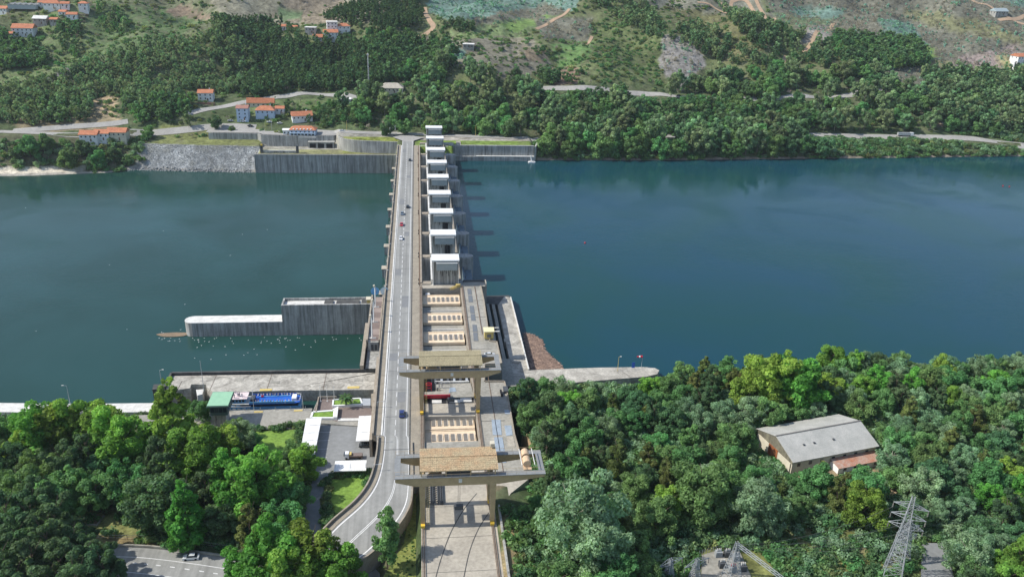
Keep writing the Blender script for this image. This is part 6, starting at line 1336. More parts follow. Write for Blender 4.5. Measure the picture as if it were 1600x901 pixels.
kind('poplar', 'poplar_tree', ML['green'], M_bark, 2.6, 8.6, 7.6, 60, 6000, .3, 'round', 1, lab='tall slim poplar', cr=(.26, .4))
kind('fargreen', 'riverside_tree', ML['green'], M_bark, 6, 6.6, 5.6, 45, 3600, .62, 'lobed', 3, lab='rounded green tree', cr=(.22, .34))
kind('fareuc', 'eucalyptus_tree', ML['euc'], M_barkp, 5.5, 10.5, 7.4, 45, 3400, .6, 'lobed', 3, lab='tall grey-green eucalyptus', cr=(.2, .32))
kind('fardark', 'riverside_tree', ML['dark'], M_bark, 6, 6.5, 5.4, 40, 3200, .62, 'lobed', 2, lab='dark crowned tree', cr=(.22, .34))
COUNT = 0; PLACED = []
def plant(k, x, y, R, label=None, group=None, zs=1.):
    global COUNT
    K = KIND[k]; i = random.randrange(len(K['c'])); s = R/K['R']; z = float(gz(x, y))
    o = put(bpy.data.objects.new(K['nm'], None)); o.location = (x, y, z); o.rotation_euler = (0, 0, random.uniform(0, 6.28)); o.scale = (s, s, s*zs); o.empty_display_size = .5
    tag(o, label or K['lab'], 'tree', group)
    c = put(bpy.data.objects.new('crown', K['c'][i])); c.parent = o; t = put(bpy.data.objects.new('trunk', K['t'][i])); t.parent = o
    PLACED.append((x, y, R)); COUNT += 1; return o
def at_crown(k, px, py, rpx, zs=1.):
    K = KIND[k]; zg = -8.
    for _ in range(6):
        x, y, _z = at(px, py, zg+6); dpt = (np.array([x, y, zg+6])-CAM)@_f; R = rpx*dpt/F
        x, y, _z = at(px, py, zg+K['zc']*R/K['R']*zs); z2 = float(gz(x, y)); zg = max(z2, -18) if z2 > -25 else -9
    return x, y, R
# what has to stay in sight (points in the photograph)
KEEP = [(x_, 139) for x_ in range(850, 935, 5)]+[(x_, 149) for x_ in range(985, 1112, 5)]+[(x_, 148) for x_ in range(1255, 1345, 5)]+[(x_, 213) for x_ in range(1320, 1460, 4)]+[(x_, 218+.09*(x_-1490)) for x_ in range(1460, 1600, 4)]
KEEP += [(x_, 208) for x_ in range(0, 130, 4)]+[(x_, 204) for x_ in range(210, 300, 4)]+[(x_, 198) for x_ in range(0, 200, 5)]+[(x_, 180-.2*(x_-300)) for x_ in range(300, 440, 4)]+[(x_, 151) for x_ in range(440, 500, 4)]
KEEP += [(x_, 216) for x_ in range(700, 845, 5)]+[(x_, 209) for x_ in range(480, 660, 4)]+[(x_, 197) for x_ in range(400, 480, 4)]+[(x_, 212) for x_ in (1042, 1050, 1056)]
KEEP += [(323, 146), (316, 158), (330, 158), (383, 165), (383, 180), (415, 165), (415, 180), (438, 170), (478, 205), (500, 205), (460, 205), (140, 210), (165, 210), (190, 210), (612, 132), (612, 143), (602, 138), (622, 138), (613, 198), (576, 90), (576, 110), (475, 177), (490, 176), (545, 155), (410, 158), (425, 190), (445, 190)]
KEEP += [(px, py) for (px, py, *_) in vil]+[(px, py+5) for (px, py, *_) in vil]+[(px+6, py) for (px, py, *_) in vil]
KEEP += [(x_, y_) for x_ in range(1190, 1375, 10) for y_ in (690, 705)]+[(1185, 675), (1200, 700), (1215, 715), (1225, 728)]+[(x_, 675) for x_ in range(1200, 1360, 12)]+[(x_, 657) for x_ in range(1290, 1345, 10)]+[(x_, 724) for x_ in range(1300, 1372, 8)]+[(x_, 735) for x_ in range(1306, 1350, 8)]
KEEP += [(x_, 590) for x_ in range(835, 1030, 12)]+[(x_, y_) for x_ in (1400, 1395, 1410) for y_ in (760, 780, 800, 830)]+[(x_, 860) for x_ in range(1100, 1260, 15)]+[(x_, 835) for x_ in range(1125, 1180, 12)]+[(1450, 860), (1460, 880), (1455, 895), (1410, 775), (1430, 778)]
KEEP += [(x_, y_) for x_ in range(800, 845, 8) for y_ in (745, 730, 715)]+[(815, 665), (822, 680), (835, 690), (812, 650), (825, 700), (800, 640), (790, 620), (800, 600)]+[(x_, y_) for x_ in (785, 790, 800, 812) for y_ in range(770, 901, 12)]+[(840, 870), (850, 890), (835, 850), (860, 880)]
KEEP += [(x_, 636) for x_ in range(0, 240, 8)]+[(x_, 641) for x_ in range(330, 480, 10)]+[(x_, 655) for x_ in range(395, 480, 8)]+[(340, 625), (350, 650), (345, 658), (352, 640), (335, 618), (320, 600), (300, 596)]+[(x_, 690) for x_ in range(405, 465, 8)]+[(420, 680), (440, 705), (415, 700)]
KEEP += [(x_, y_) for x_ in range(480, 580, 10) for y_ in range(650, 740, 10)]+[(x_, y_) for x_ in (520, 535, 550, 565) for y_ in (755, 770, 785)]+[(500, 760), (495, 800), (490, 770), (500, 780), (520, 800)]
KEEP += [(x_, y_) for x_ in range(195, 350, 9) for y_ in (862, 872, 885, 898)]+[(x_, y_) for x_ in (130, 145, 160, 175, 190) for y_ in (805, 815, 830)]+[(200, 840), (220, 845), (325, 782), (335, 790)]+[(x_, y_) for x_ in range(510, 650, 10) for y_ in range(780, 850, 10) if x_ > 600-(y_-780)*1.1 and x_ > 520]
KEEP += [(x_, y_) for x_ in (625, 635, 645) for y_ in range(850, 901, 10)]+[(x_, y_) for x_ in range(225, 395, 15) for y_ in (225, 240, 255)]+[(x_, y_) for x_ in range(405, 620, 15) for y_ in (255,)]+[(x_, 230) for x_ in range(715, 825, 10)]+[(50, 267), (80, 268), (30, 268)]
KEEP = np.array(KEEP, float)
def blocked(k, x, y, R, pad=0., zs=1.):
    K = KIND[k]; s = R/K['R']; z = float(gz(x, y)); P = proj([[x, y, z], [x, y, z+K['zc']*s*zs], [x, y, z+(K['zc']+K['rz'])*s*zs]])
    dpt = (np.array([x, y, z])-CAM)@_f; r = R*F/dpt*.92; yb = P[1, 1]+K['rz']*s*zs*F/dpt*.75
    m_ = (np.abs(KEEP[:, 0]-P[1, 0]) < r-pad) & (KEEP[:, 1] > P[2, 1]+.12*(yb-P[2, 1])) & (KEEP[:, 1] < yb)
    if not m_.any(): return False
    q = KEEP[m_]; e = ((q[:, 0]-P[1, 0])/r)**2+((q[:, 1]-(P[2, 1]+yb)/2)/((yb-P[2, 1])/2))**2
    return bool((e < .95).any())
# --- hand-placed trees on the near left bank, and others one can single out
LEFT = [('broad', 57, 672, 36, 'bright green broadleaf tree at the left, right behind the river wall'), ('broad', 93, 668, 34, 'second bright broadleaf tree along the river wall'), ('broad', 124, 662, 34, 'bright broadleaf tree at the middle of the river wall'), ('broad', 160, 664, 32, 'bright broadleaf tree right of the middle of the river wall'),
 ('broad', 190, 690, 40, 'big bright tree in front of the right end of the river wall'), ('bcone', 268, 655, 44, 'tall pointed green tree beside the footbridge and lock gate'), ('grey', 250, 690, 30, 'silvery grey-green tree below the pointed tree near the footbridge'), ('green', 312, 640, 16, 'small light tree beside the lock gate'),
 ('broad', 300, 712, 42, 'large bright tree left of the silvery tree by the control house'), ('broad', 338, 700, 34, 'bright tree below the green-roofed control house'), ('grey', 372, 684, 26, 'silvery round tree on the quay side of the lawn'), ('broad', 402, 752, 42, 'broad bright tree at the near edge of the small lawn'),
 ('broad', 368, 752, 40, 'bright tree in the middle of the left wood'), ('bcone', 288, 796, 37, 'pointed bright tree leaning over the main road beside the silver car'), ('dark', 236, 784, 47, 'very large dark round tree beside the meadow'), ('green', 200, 752, 32, 'mid-green tree left of the large dark round tree'),
 ('green', 150, 768, 30, 'rounded mid-green tree above the meadow slab'), ('green', 95, 765, 34, 'mid-green tree left of the meadow'), ('green', 36, 762, 34, 'mid-green tree at the far left edge'), ('pine', 135, 700, 26, 'dark pine among the bright trees at left'), ('pine', 98, 722, 26, 'dark pine below the bright trees at left'),
 ('dark', 160, 730, 28, 'dark tree between the pines at left'), ('pine', 250, 722, 30, 'dark brownish pine right of the dark round tree'), ('olive', 388, 815, 27, 'olive-toned tree beside the park drive'), ('olive', 408, 818, 22, 'second olive-toned tree beside the park drive'), ('dark', 347, 808, 30, 'dark tree between the pointed tree and olive trees'),
 ('green', 440, 812, 30, 'slender tree with visible trunk at the park drive'), ('green', 454, 775, 28, 'mid-green tree left of the shaded drive'), ('broad', 475, 724, 25, 'pale fresh tree overhanging the end of the left carport'), ('green', 452, 745, 20, 'small green tree below the left carport'),
 ('broad', 380, 884, 28, 'bright tree at the bottom edge near the silver car'), ('broad', 427, 868, 46, 'large bright tree at the bottom covering the road junction'), ('broad', 487, 868, 42, 'large bright tree at the bottom beside the ramp'), ('broad', 530, 888, 36, 'bright tree at the bottom under the ramp wall'), ('broad', 455, 895, 40, 'bright tree cut by the bottom edge'),
 ('poplar', 604, 838, 19, 'tall slim tree standing alone on the grass between ramp and crane yard'), ('green', 10, 670, 26, 'dark green tree at the left frame edge by the river wall'), ('dark', 12, 720, 30, 'dark shaded tree at the left frame edge'), ('green', 60, 735, 30, 'green tree between the pines at far left'), ('broad', 28, 705, 22, 'small light tree low at far left'),
 ('pine', 320, 760, 24, 'dark pine in the gap of the left wood'), ('dark', 265, 735, 26, 'dark tree behind the big round one'), ('green', 430, 770, 26, 'green tree beside the drive in deep shade'), ('grey', 285, 770, 22, 'small greyish tree between the large crowns at left')]
for (k, px, py, rp, lb) in LEFT:
    x, y, R = at_crown(k, px, py, rp); plant(k, x, y, R, lb)
for i_, (px, py, rp) in enumerate(((10, 800, 30), (50, 800, 30), (30, 840, 34), (85, 815, 30), (75, 850, 34), (112, 850, 32), (130, 880, 34), (95, 885, 34), (50, 880, 34), (8, 870, 36), (155, 872, 26), (165, 895, 28), (125, 830, 22), (20, 905, 34), (182, 892, 18), (60, 775, 26), (70, 915, 34), (120, 915, 34))):
    x, y, R = at_crown('pine', px, py, rp); plant('pine', x, y, R, 'dark pine of the bottom left grove, %s, %s' % (['at the left edge', 'left of middle', 'right of middle', 'on its road side'][min(3, int(px/45))], ['top row', 'upper row', 'middle row', 'lower row', 'bottom row', 'cut by the frame'][min(5, max(0, int((py-770)/24)))]), 'pines in the bottom left corner')
NAMED = [('broad', 1205, 592, 38, 'tallest bright green tree above the warehouse, at the water\'s edge'), ('broad', 1248, 600, 36, 'bright tree right behind the warehouse roof'), ('broad', 1172, 612, 28, 'bright tree left behind the warehouse'), ('grey', 900, 805, 62, 'very large soft grey-green tree left of the substation'), ('grey', 930, 850, 50, 'large soft grey-green tree in front of the biggest one'), ('olive', 965, 715, 26, 'olive-brown dark tree in the middle of the right wood'),
 ('green', 850, 610, 20, 'small fresh tree growing against the guide wall'), ('green', 830, 650, 22, 'rounded tree at the deck edge below the intake platform'), ('olive', 1085, 602, 17, 'brownish tree at the shore left of the tallest trees'), ('olive', 1118, 598, 17, 'second brownish tree at the shore'), ('olive', 1145, 594, 17, 'third brownish tree at the shore'), ('grey', 1185, 790, 42, 'large soft tree in front of the warehouse, above the substation'), ('green', 1100, 770, 44, 'large green tree left of the substation clearing'), ('olive', 1285, 735, 14, 'small pointed conifer against the warehouse wall')]
for (k, px, py, rp, lb) in NAMED:
    x, y, R = at_crown(k, px, py, rp); plant(k, x, y, R, lb)
for (px, py, R, lb) in ((848, 768, 2.6, 'small bushy tree under the cable drums of the nearer crane'), (820, 812, 1.9, 'low round tree on the slope above the yard wall'), (842, 830, 2.4, 'bushy tree on the slope beside the large grey-green tree'), (815, 850, 1.5, 'small shrub tree halfway down the dry slope'), (838, 795, 2.2, 'round bushy tree at the top of the dry slope'), (858, 750, 2.6, 'dark bushy tree by the end of the crane girder')):
    q = at(px, py, -1.5); plant('green' if R < 2.5 else 'dark', q[0], q[1], R, lb)
# --- the wood on the near right bank
MARKS = {'R': [(800, 620, 'beside the intake platform'), (880, 640, 'just below the left half of the guide wall'), (980, 640, 'just below the tip of the guide wall'), (850, 720, 'right of the nearer crane'), (930, 730, 'in the heart of the wood right of the cranes'), (1020, 700, 'midway between the cranes and the warehouse'), (1080, 620, 'on the shore right of the guide wall'), (1110, 690, 'left of the warehouse door'), (1200, 640, 'behind the left end of the warehouse'),
  (1320, 610, 'behind the right end of the warehouse'), (1400, 660, 'right beside the warehouse gable'), (1430, 590, 'on the shore right of the warehouse'), (1520, 590, 'on the shore near the right frame edge'), (1580, 600, 'in the shore corner at the right edge'), (1500, 660, 'well right of the lean-to shed'), (1580, 700, 'halfway down the right frame edge'), (1480, 740, 'right of the tall pylon top'), (1560, 790, 'right of the service road'), (1590, 870, 'in the bottom right corner'), (1300, 790, 'between the warehouse and the tall pylon'),
  (1200, 770, 'in front of the warehouse door'), (1090, 790, 'behind the substation'), (1000, 790, 'left of the substation clearing'), (980, 870, 'at the bottom edge left of the substation'), (870, 790, 'above the slope beside the yard wall'), (870, 870, 'at the bottom edge beside the yard wall')],
 'L': [(50, 700, 'near the far left edge'), (130, 730, 'below the river wall'), (200, 720, 'left of the footbridge'), (320, 740, 'below the control house'), (420, 790, 'beside the park drive'), (100, 800, 'above the pine grove')],
 'F': [(580, 190, 'left of the dam end'), (520, 180, 'beside the palm garden'), (640, 150, 'beside the pavilion'), (700, 130, 'uphill right of the pavilion'), (690, 190, 'right behind the last hoist house'), (760, 180, 'above the steps on the right bank'), (760, 130, 'below the stone ruin'), (830, 200, 'above the reservoir wall end'), (850, 160, 'below the left end of the upper road'), (880, 230, 'on the shore just right of the float'), (930, 180, 'below the middle of the upper road'),
  (960, 235, 'on the shore below the upper road'), (1020, 190, 'midway along the upper road'), (1050, 240, 'at the water below the glimpse of road'), (1100, 190, 'below the right end of the upper road'), (1150, 140, 'at the top of the belt in the middle'), (1160, 240, 'on the shore left of the open road'), (1220, 190, 'between the two upper road stretches'), (1250, 240, 'at the water where the road emerges'), (1290, 170, 'below the second upper road stretch'), (1360, 150, 'above the truck, uphill'), (1370, 195, 'just behind the riverside road left of the truck'), (1440, 190, 'just behind the truck'), (1500, 180, 'behind the road right of the truck'), (1580, 180, 'by the right frame edge above the road')]}
SEEN = {}
def K_(k): return KIND[k]['lab']
def where(k, x, y, R, Rr, label):
    z = float(gz(x, y)); p = proj([[x, y, z+KIND[k]['zc']*R/KIND[k]['R']]])[0]; key = 'F' if y > 300 else ('R' if x > 14 else 'L')
    m_ = min(MARKS[key], key=lambda q: (q[0]-p[0])**2+(1.6*(q[1]-p[1]))**2)
    R0 = R/(.75 if KIND[k]['R'] < 4.5 else 1); t = (R0-Rr[0])/(Rr[1]-Rr[0]); sz = 'smaller' if t < .3 else ('very large' if t > .85 else ('larger' if t > .55 else 'medium'))
    side = ('upper ' if p[1] < m_[1] else 'lower ')+('left' if p[0] < m_[0] else 'right')
    if 'large' in K_(k): sz = {'smaller': 'smaller', 'medium': 'medium', 'larger': 'bigger', 'very large': 'huge'}[sz]
    s_ = '%s %s %s, %s' % (sz, KIND[k]['lab'], m_[2], side)
    return s_ if len(s_.split()) < 17 else s_.replace(' broadleaf', '').replace(' rounded', '')
def fill(n, xr, yr_, kinds, wts, Rr, dens, ok, label, group, cap):
    c = 0
    for _ in range(n):
        if c >= cap: break
        x, y = random.uniform(*xr), random.uniform(*yr_)
        if not ok(x, y): continue
        k = random.choices(kinds, wts)[0]; R = random.uniform(*Rr)
        if KIND[k]['R'] < 4.5: R *= .75
        if any((x-a)**2+(y-b)**2 < (dens*(R+q))**2 for a, b, q in PLACED): continue
        if blocked(k, x, y, R): continue
        p = proj([[x, y, float(gz(x, y))+8]])[0]
        if not (-60 < p[0] < 1660 and -40 < p[1] < 990): continue
        plant(k, x, y, R, where(k, x, y, R, Rr, label), group % KIND[k]['nm'].replace('_', ' ')); c += 1
    return c
def inwh(x, y): dx, dy = x-130.3, y+59.9; u = dx*math.cos(wa)+dy*math.sin(wa); v = -dx*math.sin(wa)+dy*math.cos(wa); return -4 < u < 36 and -4 < v < 22
def okR(x, y):
    if inwh(x, y): return False
    sh_ = np.interp(x, [46, 107, 112, 240, 600], [0, 3, 6, 10, 30])
    if y > sh_: return False
    p = proj([[x, y, float(gz(x, y))]])[0]
    if p[1] > 828 and 1040 < p[0] < 1500: return False
    return x > 50 or y < -95
n1 = fill(9000, (46, 270), (-150, 10), ['green', 'grey', 'dark', 'broad', 'pine', 'olive'], [38, 26, 12, 8, 10, 8], (3.4, 5.8), .62, okR, '%s in the dense wood between the dam and the warehouse clearing' , '%ss in the right-bank wood', 260)
def okL(x, y): p = proj([[x, y, -8.]])[0]; return y < -24 and x < -24 and p[1] < 790
n2 = fill(2500, (-160, -24), (-85, 0), ['green', 'dark', 'grey'], [5, 3, 2], (2.6, 4.2), .55, okL, '%s filling the left-bank wood', '%ss in the left-bank wood', 40)
# --- the far bank
def okF(poly, extra=None):
    def f(x, y):
        z = float(gz(x, y)); p = proj([[x, y, z]]); return z > -12.5 and bool(inpoly(p, poly)[0])
    return f
BELT = [(600, 250), (600, 205), (560, 195), (500, 180), (560, 165), (600, 150), (640, 120), (700, 100), (760, 110), (840, 125), (850, 150), (1000, 165), (1060, 140), (1120, 120), (1230, 100), (1300, 120), (1440, 120), (1460, 150), (1640, 150), (1680, 215), (1480, 212), (1300, 205), (1270, 246), (845, 246), (850, 222), (700, 212)]
def okBelt(x, y):
    z = float(gz(x, y))
    if z < -12.3 or (x < 106 and y < 386) or (-150 < x < -20 and y < 412): return False
    if x > 340 and y < np.interp(x, [340, 461, 530, 700], [412, 414, 408, 420]): return False
    return bool(inpoly(proj([[x, y, z]]), BELT)[0])
def okShore(x, y):
    t_ = y-np.interp(x, SHX, SHY); return 2 < t_ < (20 if x < 330 else 9) and 107 < x
n4 = fill(2500, (107, 345), (356, 392), ['fargreen', 'fareuc', 'fardark'], [60, 22, 18], (5.6, 8.2), .6, okShore, '%s in the tree belt behind the far shore', '%ss on the far shore', 48)
n3 = fill(14000, (-120, 720), (356, 520), ['fargreen', 'fareuc', 'fardark'], [40, 36, 24], (4.6, 7.2), .62, okBelt, '%s in the tree belt behind the far shore', '%ss on the far shore', 300)
FAR1 = [('fargreen', 48, 232, 16, 'round tree above the beach at far left'), ('fargreen', 108, 252, 14, 'bright shrub-like tree beside the beach'), ('fardark', 30, 240, 10, 'dark tree at the far left water edge'), ('fargreen', 233, 208, 9, 'round tree right of the orange row houses'), ('fareuc', 295, 195, 5, 'narrow pale tree alone at the riverside road'), ('fardark', 338, 192, 10, 'dark tree left of the car lot'), ('fargreen', 363, 203, 5, 'small tree at the car lot wall'), ('fargreen', 155, 250, 13, 'light green tree on the slope below the row houses'), ('fardark', 130, 232, 12, 'dark tree in front of the row houses'), ('fargreen', 200, 252, 7, 'small tree at the edge of the stone slope'), ('fardark', 180, 240, 10, 'dark tree near the stone slope'), ('fargreen', 75, 225, 12, 'tree left of the row houses')]
for (k, px, py, rp, lb) in FAR1:
    q = hit(px, py+rp*.9); dpt = (q-CAM)@_f; R = rp*dpt/F; plant(k, q[0], q[1], R, lb, None, 1 if k != 'fareuc' else 1.4)
# --- instanced undergrowth and distant woods
def protos(cname, specs):
    col_ = bpy.data.collections.new(cname)
    for i, (m, R, zc, rz, nC, nL, leaf, shp, cr) in enumerate(specs):
        me = crown_mesh('%s_%02d' % (cname, i), m, R, zc, rz, nC, nL, leaf, 50+i, shp, cr=cr); o = bpy.data.objects.new('%s_%02d' % (cname, i), me); col_.objects.link(o)
    return col_
def scatter(name, pts, scl, idx_, col_, label, cat, zscl=None):
    pts = np.asarray(pts, np.float32); n = len(pts)
    me = bpy.data.meshes.new(name); me.vertices.add(n); me.vertices.foreach_set('co', pts.ravel())
    for nm, tp, dat in (('scl', 'FLOAT', scl), ('idx', 'INT', idx_), ('rot', 'FLOAT', rng.uniform(0, 6.28, n))):
        a = me.attributes.new(nm, tp, 'POINT'); a.data.foreach_set('value', np.asarray(dat, np.int32 if tp == 'INT' else np.float32))
    o = put(bpy.data.objects.new(name, me)); tag(o, label, cat, kind='stuff')
    ng = bpy.data.node_groups.new(name+'_nodes', 'GeometryNodeTree'); ng.interface.new_socket('Geometry', in_out='INPUT', socket_type='NodeSocketGeometry'); ng.interface.new_socket('Geometry', in_out='OUTPUT', socket_type='NodeSocketGeometry')
    N = ng.nodes; L = ng.links; gi = N.new('NodeGroupInput'); go = N.new('NodeGroupOutput'); ip = N.new('GeometryNodeInstanceOnPoints'); ci = N.new('GeometryNodeCollectionInfo'); ci.inputs['Collection'].default_value = col_; ci.inputs['Separate Children'].default_value = True; ci.inputs['Reset Children'].default_value = True
    def na(nm, t): a = N.new('GeometryNodeInputNamedAttribute'); a.data_type = t; a.inputs['Name'].default_value = nm; return a.outputs['Attribute']
    m2p = N.new('GeometryNodeMeshToPoints'); L.new(gi.outputs[0], m2p.inputs[0]); L.new(m2p.outputs[0], ip.inputs['Points']); L.new(ci.outputs[0], ip.inputs['Instance']); ip.inputs['Pick Instance'].default_value = True
    L.new(na('idx', 'INT'), ip.inputs['Instance Index']); cx = N.new('ShaderNodeCombineXYZ'); L.new(na('rot', 'FLOAT'), cx.inputs[2]); L.new(cx.outputs[0], ip.inputs['Rotation'])
    L.new(na('scl', 'FLOAT'), ip.inputs['Scale']); L.new(ip.outputs[0], go.inputs[0])
    md = o.modifiers.new('scatter', 'NODES'); md.node_group = ng; return o
pf_ = protos('forest_tree', [(ML['euc'], 2.2, 6.2, 4.4, 16, 420, .5, 'lobed', (.3, .45)), (ML['euc'], 2.0, 5.8, 4.6, 14, 380, .48, 'cone', (.3, .45)), (ML['pine'], 2.3, 6.0, 4.4, 16, 420, .5, 'cone', (.3, .45)), (ML['dark'], 2.6, 5.0, 4.0, 16, 420, .5, 'lobed', (.3, .42)), (ML['green'], 2.8, 4.2, 3.4, 16, 420, .5, 'lobed', (.3, .42))])
pb_ = protos('bush', [(ML['scrub'], 1.5, .7, 1.0, 9, 260, .3, 'round', (.4, .55)), (ML['green'], 1.6, .8, 1.1, 9, 280, .3, 'round', (.4, .55)), (ML['teal'], 1.0, .8, 1.1, 7, 160, .32, 'round', (.4, .6)), (ML['dead'], 1.2, 1.1, 1.4, 8, 110, .24, 'round', (.4, .7)), (ML['grey'], 1.6, .8, 1.2, 9, 280, .3, 'round', (.4, .55)), (ML['dark'], 1.6, .8, 1.1, 9, 260, .3, 'round', (.4, .55))])
def sample(n, xr, yr_): x = rng.uniform(*xr, n); y = rng.uniform(*yr_, n); z = gz(x, y); return np.stack([x, y, z], 1)
def far_road(P):
    out = np.ones(len(P), bool)
    for C_, wd in ROADS:
        for q in C_[::2]: out &= (P[:, 0]-q[0])**2+(P[:, 1]-q[1])**2 > (wd/2+3.2)**2
    return out
def clear_keep(P, h, r):   # keep views to the houses and roads open
    a = proj(P); b = proj(P+np.array([0, 0, h])); dp = (P-CAM)@_f; rp = r*F/dp; out = np.ones(len(P), bool)
    for kx, ky in KEEP:
        if ky > 300: continue
        out &= ~((np.abs(a[:, 0]-kx) < rp) & (b[:, 1] < ky+1) & (a[:, 1] > ky-1))
    return out
WOODS = [  # (outline in the photograph, [kinds], per-hectare-like count, scale range)
 ([(0, 190), (0, 140), (60, 130), (130, 105), (200, 75), (300, 62), (345, 45), (400, 60), (400, 140), (345, 150), (300, 140), (260, 165), (200, 185), (190, 150), (150, 150), (140, 190), (60, 200)], [0, 1], .72, (.75, 1.15)),
 ([(335, 38), (440, 38), (470, 62), (560, 70), (650, 62), (665, 85), (620, 130), (560, 140), (500, 145), (380, 155), (390, 90)], [2, 3, 2], 1.1, (.9, 1.3)),
 ([(500, 30), (560, 10), (660, -10), (662, 40), (600, 55), (545, 45)], [2], 1.1, (.8, 1.1)),
 ([(675, 35), (740, 40), (740, 52), (690, 55)], [2, 3], .8, (.7, 1.)),
 ([(0, 60), (60, 70), (75, 105), (0, 110)], [3, 4], .7, (1, 1.5)), ([(95, 30), (130, 50), (120, 95), (90, 80)], [3, 4], .3, (.9, 1.3)), ([(150, 5), (200, 25), (195, 60), (150, 50)], [0, 4], .5, (.7, 1.1)),
 ([(920, 0), (1000, 0), (1040, 50), (1060, 62), (1010, 60), (960, 30)], [3, 0], .5, (.8, 1.2)), ([(1040, 60), (1080, 40), (1130, 60), (1200, 95), (1230, 100), (1150, 110)], [3, 0], .45, (.8, 1.3)),
 ([(1120, 10), (1210, 45), (1300, 70), (1300, 110), (1210, 95), (1160, 60)], [0, 3], .5, (.8, 1.3)), ([(1300, 60), (1430, 70), (1450, 105), (1320, 120)], [3, 4], 1., (1., 1.6)),
 ([(1440, 118), (1640, 125), (1680, 215), (1500, 205), (1450, 170)], [2, 3, 0], .9, (1., 1.7)), ([(840, 120), (1100, 160), (1240, 170), (1300, 200), (850, 235)], [3, 4], .5, (.9, 1.5)),
 ([(560, 60), (660, 60), (720, 80), (700, 130), (600, 125)], [3, 4], .6, (.9, 1.5)), ([(-80, 130), (0, 140), (0, 195), (-80, 200)], [0, 1], 1., (.75, 1.15)),
 ([(60, 160), (140, 160), (140, 192), (70, 196)], [3, 4], .7, (.7, 1.1)), ([(190, 160), (300, 160), (300, 190), (200, 195)], [3, 4], .9, (.8, 1.3)), ([(1200, 100), (1240, 95), (1240, 145), (1210, 150)], [3, 4], .5, (.9, 1.4)), ([(300, 185), (350, 170), (380, 185), (350, 196)], [4, 3], .7, (.6, .9)), ([(440, 165), (560, 165), (560, 195), (500, 200), (460, 185)], [4, 3], .6, (.6, .9)),
]
S = sample(60000, (-560, 1000), (400, 900)); Spx = proj(S); clr = far_road(S) & clear_keep(S, 9, 2.5)
sel_p, sel_s, sel_i = [], [], []
for poly, ks, dn, sr in WOODS:
    m_ = inpoly(Spx, poly) & clr & (rng.random(len(S)) < min(1, dn*.95)); q = S[m_]
    sel_p.append(q); sel_s.append(rng.uniform(*sr, len(q))); sel_i.append(rng.choice(ks, len(q)))
P_ = np.concatenate(sel_p); scatter('hillside_forest', P_, np.concatenate(sel_s), np.concatenate(sel_i), pf_, 'eucalyptus and pine forest covering the far hillsides', 'forest')
# scrub over the open hill, kinds following the cover
S = sample(60000, (-620, 1100), (398, 1000)); Spx = proj(S)+np.stack([5*wob(S[:, 0], S[:, 1], 60, 3), 2*wob(S[:, 0], S[:, 1], 50, 5)], 1); clr = far_road(S) & clear_keep(S, 3, 1.)
ii = rng.choice([0, 0, 1, 3, 5], len(S)); dens = .24+.5*(wob(S[:, 0], S[:, 1], 45, 2) > .05)
for poly, c in COVER:
    m_ = inpoly(Spx, poly); nm_ = m_.sum()
    if c is C_teal: ii[m_] = 2; dens[m_] = .9
    elif c is C_burn: ii[m_] = rng.choice([3, 3, 3, 2], nm_); dens[m_] = .75
    elif c in (C_brown, C_pale, (.31, .27, .22)): ii[m_] = rng.choice([3, 0], nm_); dens[m_] = .12
    elif c is C_grass: dens[m_] = .08
    elif c == (.22, .21, .195): ii[m_] = rng.choice([3, 3, 2], nm_); dens[m_] = .8
    elif c == (.095, .12, .05): ii[m_] = rng.choice([0, 1, 5], nm_); dens[m_] = .8
for poly, c in COVER:
    if c is C_teal or c is C_gr2: m_ = inpoly(Spx, poly); dens[m_] = np.where(np.sin((S[m_, 2]+.12*S[m_, 0])*1.9) > -.15, .95, .05)
k_ = clr & (rng.random(len(S)) < dens); scatter('hillside_scrub', S[k_], rng.uniform(.5, 1.35, k_.sum())*np.where(rng.random(k_.sum()) < .08, 1.7, 1), ii[k_], pb_, 'scrub, young eucalyptus and bare bushes on the far hillside', 'scrub')
# shoreline bushes on the far bank
S = sample(14000, (-300, 720), (340, 416)); t_ = S[:, 1]-np.interp(S[:, 0], SHX, SHY)
ok = (t_ > .5) & (S[:, 2] > -26) & (((S[:, 0] > 106) & (t_ < 36)) | ((S[:, 0] < -196) & (t_ < 33))) & ~((S[:, 0] > -300) & (S[:, 0] < -235) & (t_ < 11))
ok &= rng.random(len(S)) < np.where(S[:, 0] > 340, .8, np.where(S[:, 0] > 0, .45, .35)); ok &= far_road(S) & clear_keep(S, 3, 1.2)
scatter('shore_bushes', S[ok], rng.uniform(.8, 2.1, ok.sum()), rng.choice([0, 1, 1, 4, 5], ok.sum()), pb_, 'green bushes crowding the far shoreline', 'bushes')
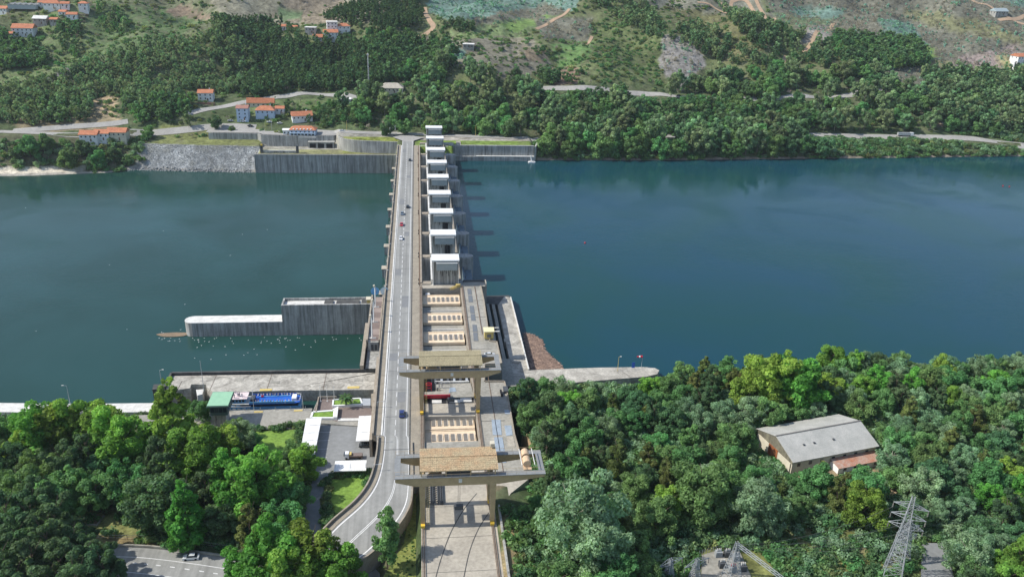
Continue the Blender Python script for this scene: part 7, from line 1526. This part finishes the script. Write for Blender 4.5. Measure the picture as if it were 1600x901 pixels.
# undergrowth on the near banks
S = sample(16500, (37, 280), (-150, 12)); Spx = proj(S)
sh_ = np.interp(S[:, 0], [46, 107, 112, 240, 600], [3, 4, 9, 14, 34])
ok = (S[:, 1] < sh_) & (S[:, 2] > -12) & ((S[:, 0] > 47) | ((S[:, 0] > 37.3) & (S[:, 1] < -78))); 
dx, dy = S[:, 0]-130.3, S[:, 1]+59.9; u_ = dx*math.cos(wa)+dy*math.sin(wa); v_ = -dx*math.sin(wa)+dy*math.cos(wa); ok &= ~((u_ > -2) & (u_ < 35.5) & (v_ > -6) & (v_ < 21.5))
for poly, pr in (([(1050, 820), (1450, 800), (1500, 901), (1500, 1000), (1040, 1000)], .42), ([(808, 655), (832, 660), (850, 690), (840, 705), (815, 710)], .1), ([(1230, 735), (1390, 720), (1400, 745), (1240, 765)], .25), ([(1390, 730), (1450, 770), (1430, 790), (1380, 780)], .1), ([(1434, 845), (1478, 845), (1515, 1000), (1430, 1000)], 0), ([(1085, 858), (1190, 855), (1240, 960), (1085, 960)], 0), ([(780, 770), (860, 770), (865, 901), (800, 1000)], .55)):
    m_ = inpoly(Spx, poly); ok &= ~m_ | (rng.random(len(S)) < pr)
scatter('wood_undergrowth', S[ok], rng.uniform(.6, 1.7, ok.sum()), rng.choice([0, 1, 1, 4, 5], ok.sum()), pb_, 'dense bushes and brambles under the right-bank wood', 'undergrowth')
S = sample(7000, (-170, -3), (-120, 4)); Spx = proj(S); ok = (S[:, 2] > -17.5) & ~((S[:, 0] > -86) & (S[:, 1] > -21.5))
dmin = np.full(len(S), 1e9)
for q in ctr: dmin = np.minimum(dmin, np.hypot(S[:, 0]-q[0], S[:, 1]-q[1]))
ok &= dmin > 9
for poly, pr in (([(120, 795), (185, 793), (240, 855), (300, 872), (140, 850)], .1), ([(395, 672), (480, 668), (475, 700), (445, 722), (396, 702)], 0), ([(482, 640), (600, 640), (600, 900), (440, 900), (430, 850), (470, 780), (488, 740), (462, 715)], 0)):
    m_ = inpoly(Spx, poly); ok &= ~m_ | (rng.random(len(S)) < pr)
scatter('park_undergrowth', S[ok], rng.uniform(.5, 1.4, ok.sum()), rng.choice([0, 1, 1, 5], ok.sum()), pb_, 'bushes and low plants under the left-bank trees', 'undergrowth')
# hedges round the lawns and car park
hp = []
for a_, c_, n_ in (((512, 748), (510, 800), 40), ((510, 800), (512, 826), 40), ((518, 822), (535, 808), 26), ((524, 742), (575, 740), 44), ((576, 745), (580, 765), 26), ((470, 662), (466, 700), 50), ((400, 671), (470, 667), 22), ((452, 715), (478, 745), 40), ((478, 760), (462, 820), 60), ((475, 690), (468, 712), 30)):
    for k in range(n_): t = random.random(); q = at(a_[0]+(c_[0]-a_[0])*t, a_[1]+(c_[1]-a_[1])*t, -8); hp.append((q[0]+random.gauss(0, .5), q[1]+random.gauss(0, .7), -8.1))
scatter('hedges', hp, rng.uniform(.35, .95, len(hp)), rng.choice([0, 1, 5], len(hp)), pb_, 'clipped and wild hedges round the lawns and car park', 'hedge')
# grass tufts on verge
S = sample(2500, (4, 14), (-135, -45)); S[:, 2] = -4.97; k_ = rng.random(len(S)) < .25; scatter('verge_weeds', S[k_], rng.uniform(.08, .22, k_.sum()), rng.choice([0, 1], k_.sum()), pb_, 'low weeds in the grass strip beside the ramp', 'weeds')
# ------------------------------------------------------------------ haze
hz_ = MB().box(-4990, 5990, -1490, 4990, -45, 320).build('haze', bpy.data.materials.new('haze_air'), kind='stuff'); hz_['label'] = 'thin blue summer haze over the valley'
hm = hz_.data.materials[0]; hm.use_nodes = True; hm.node_tree.nodes.clear(); vo = hm.node_tree.nodes.new('ShaderNodeVolumePrincipled'); ho = hm.node_tree.nodes.new('ShaderNodeOutputMaterial')
vo.inputs['Color'].default_value = (.82, .9, 1, 1); vo.inputs['Density'].default_value = HAZE; vo.inputs['Anisotropy'].default_value = .2; hm.node_tree.links.new(vo.outputs[0], ho.inputs['Volume'])
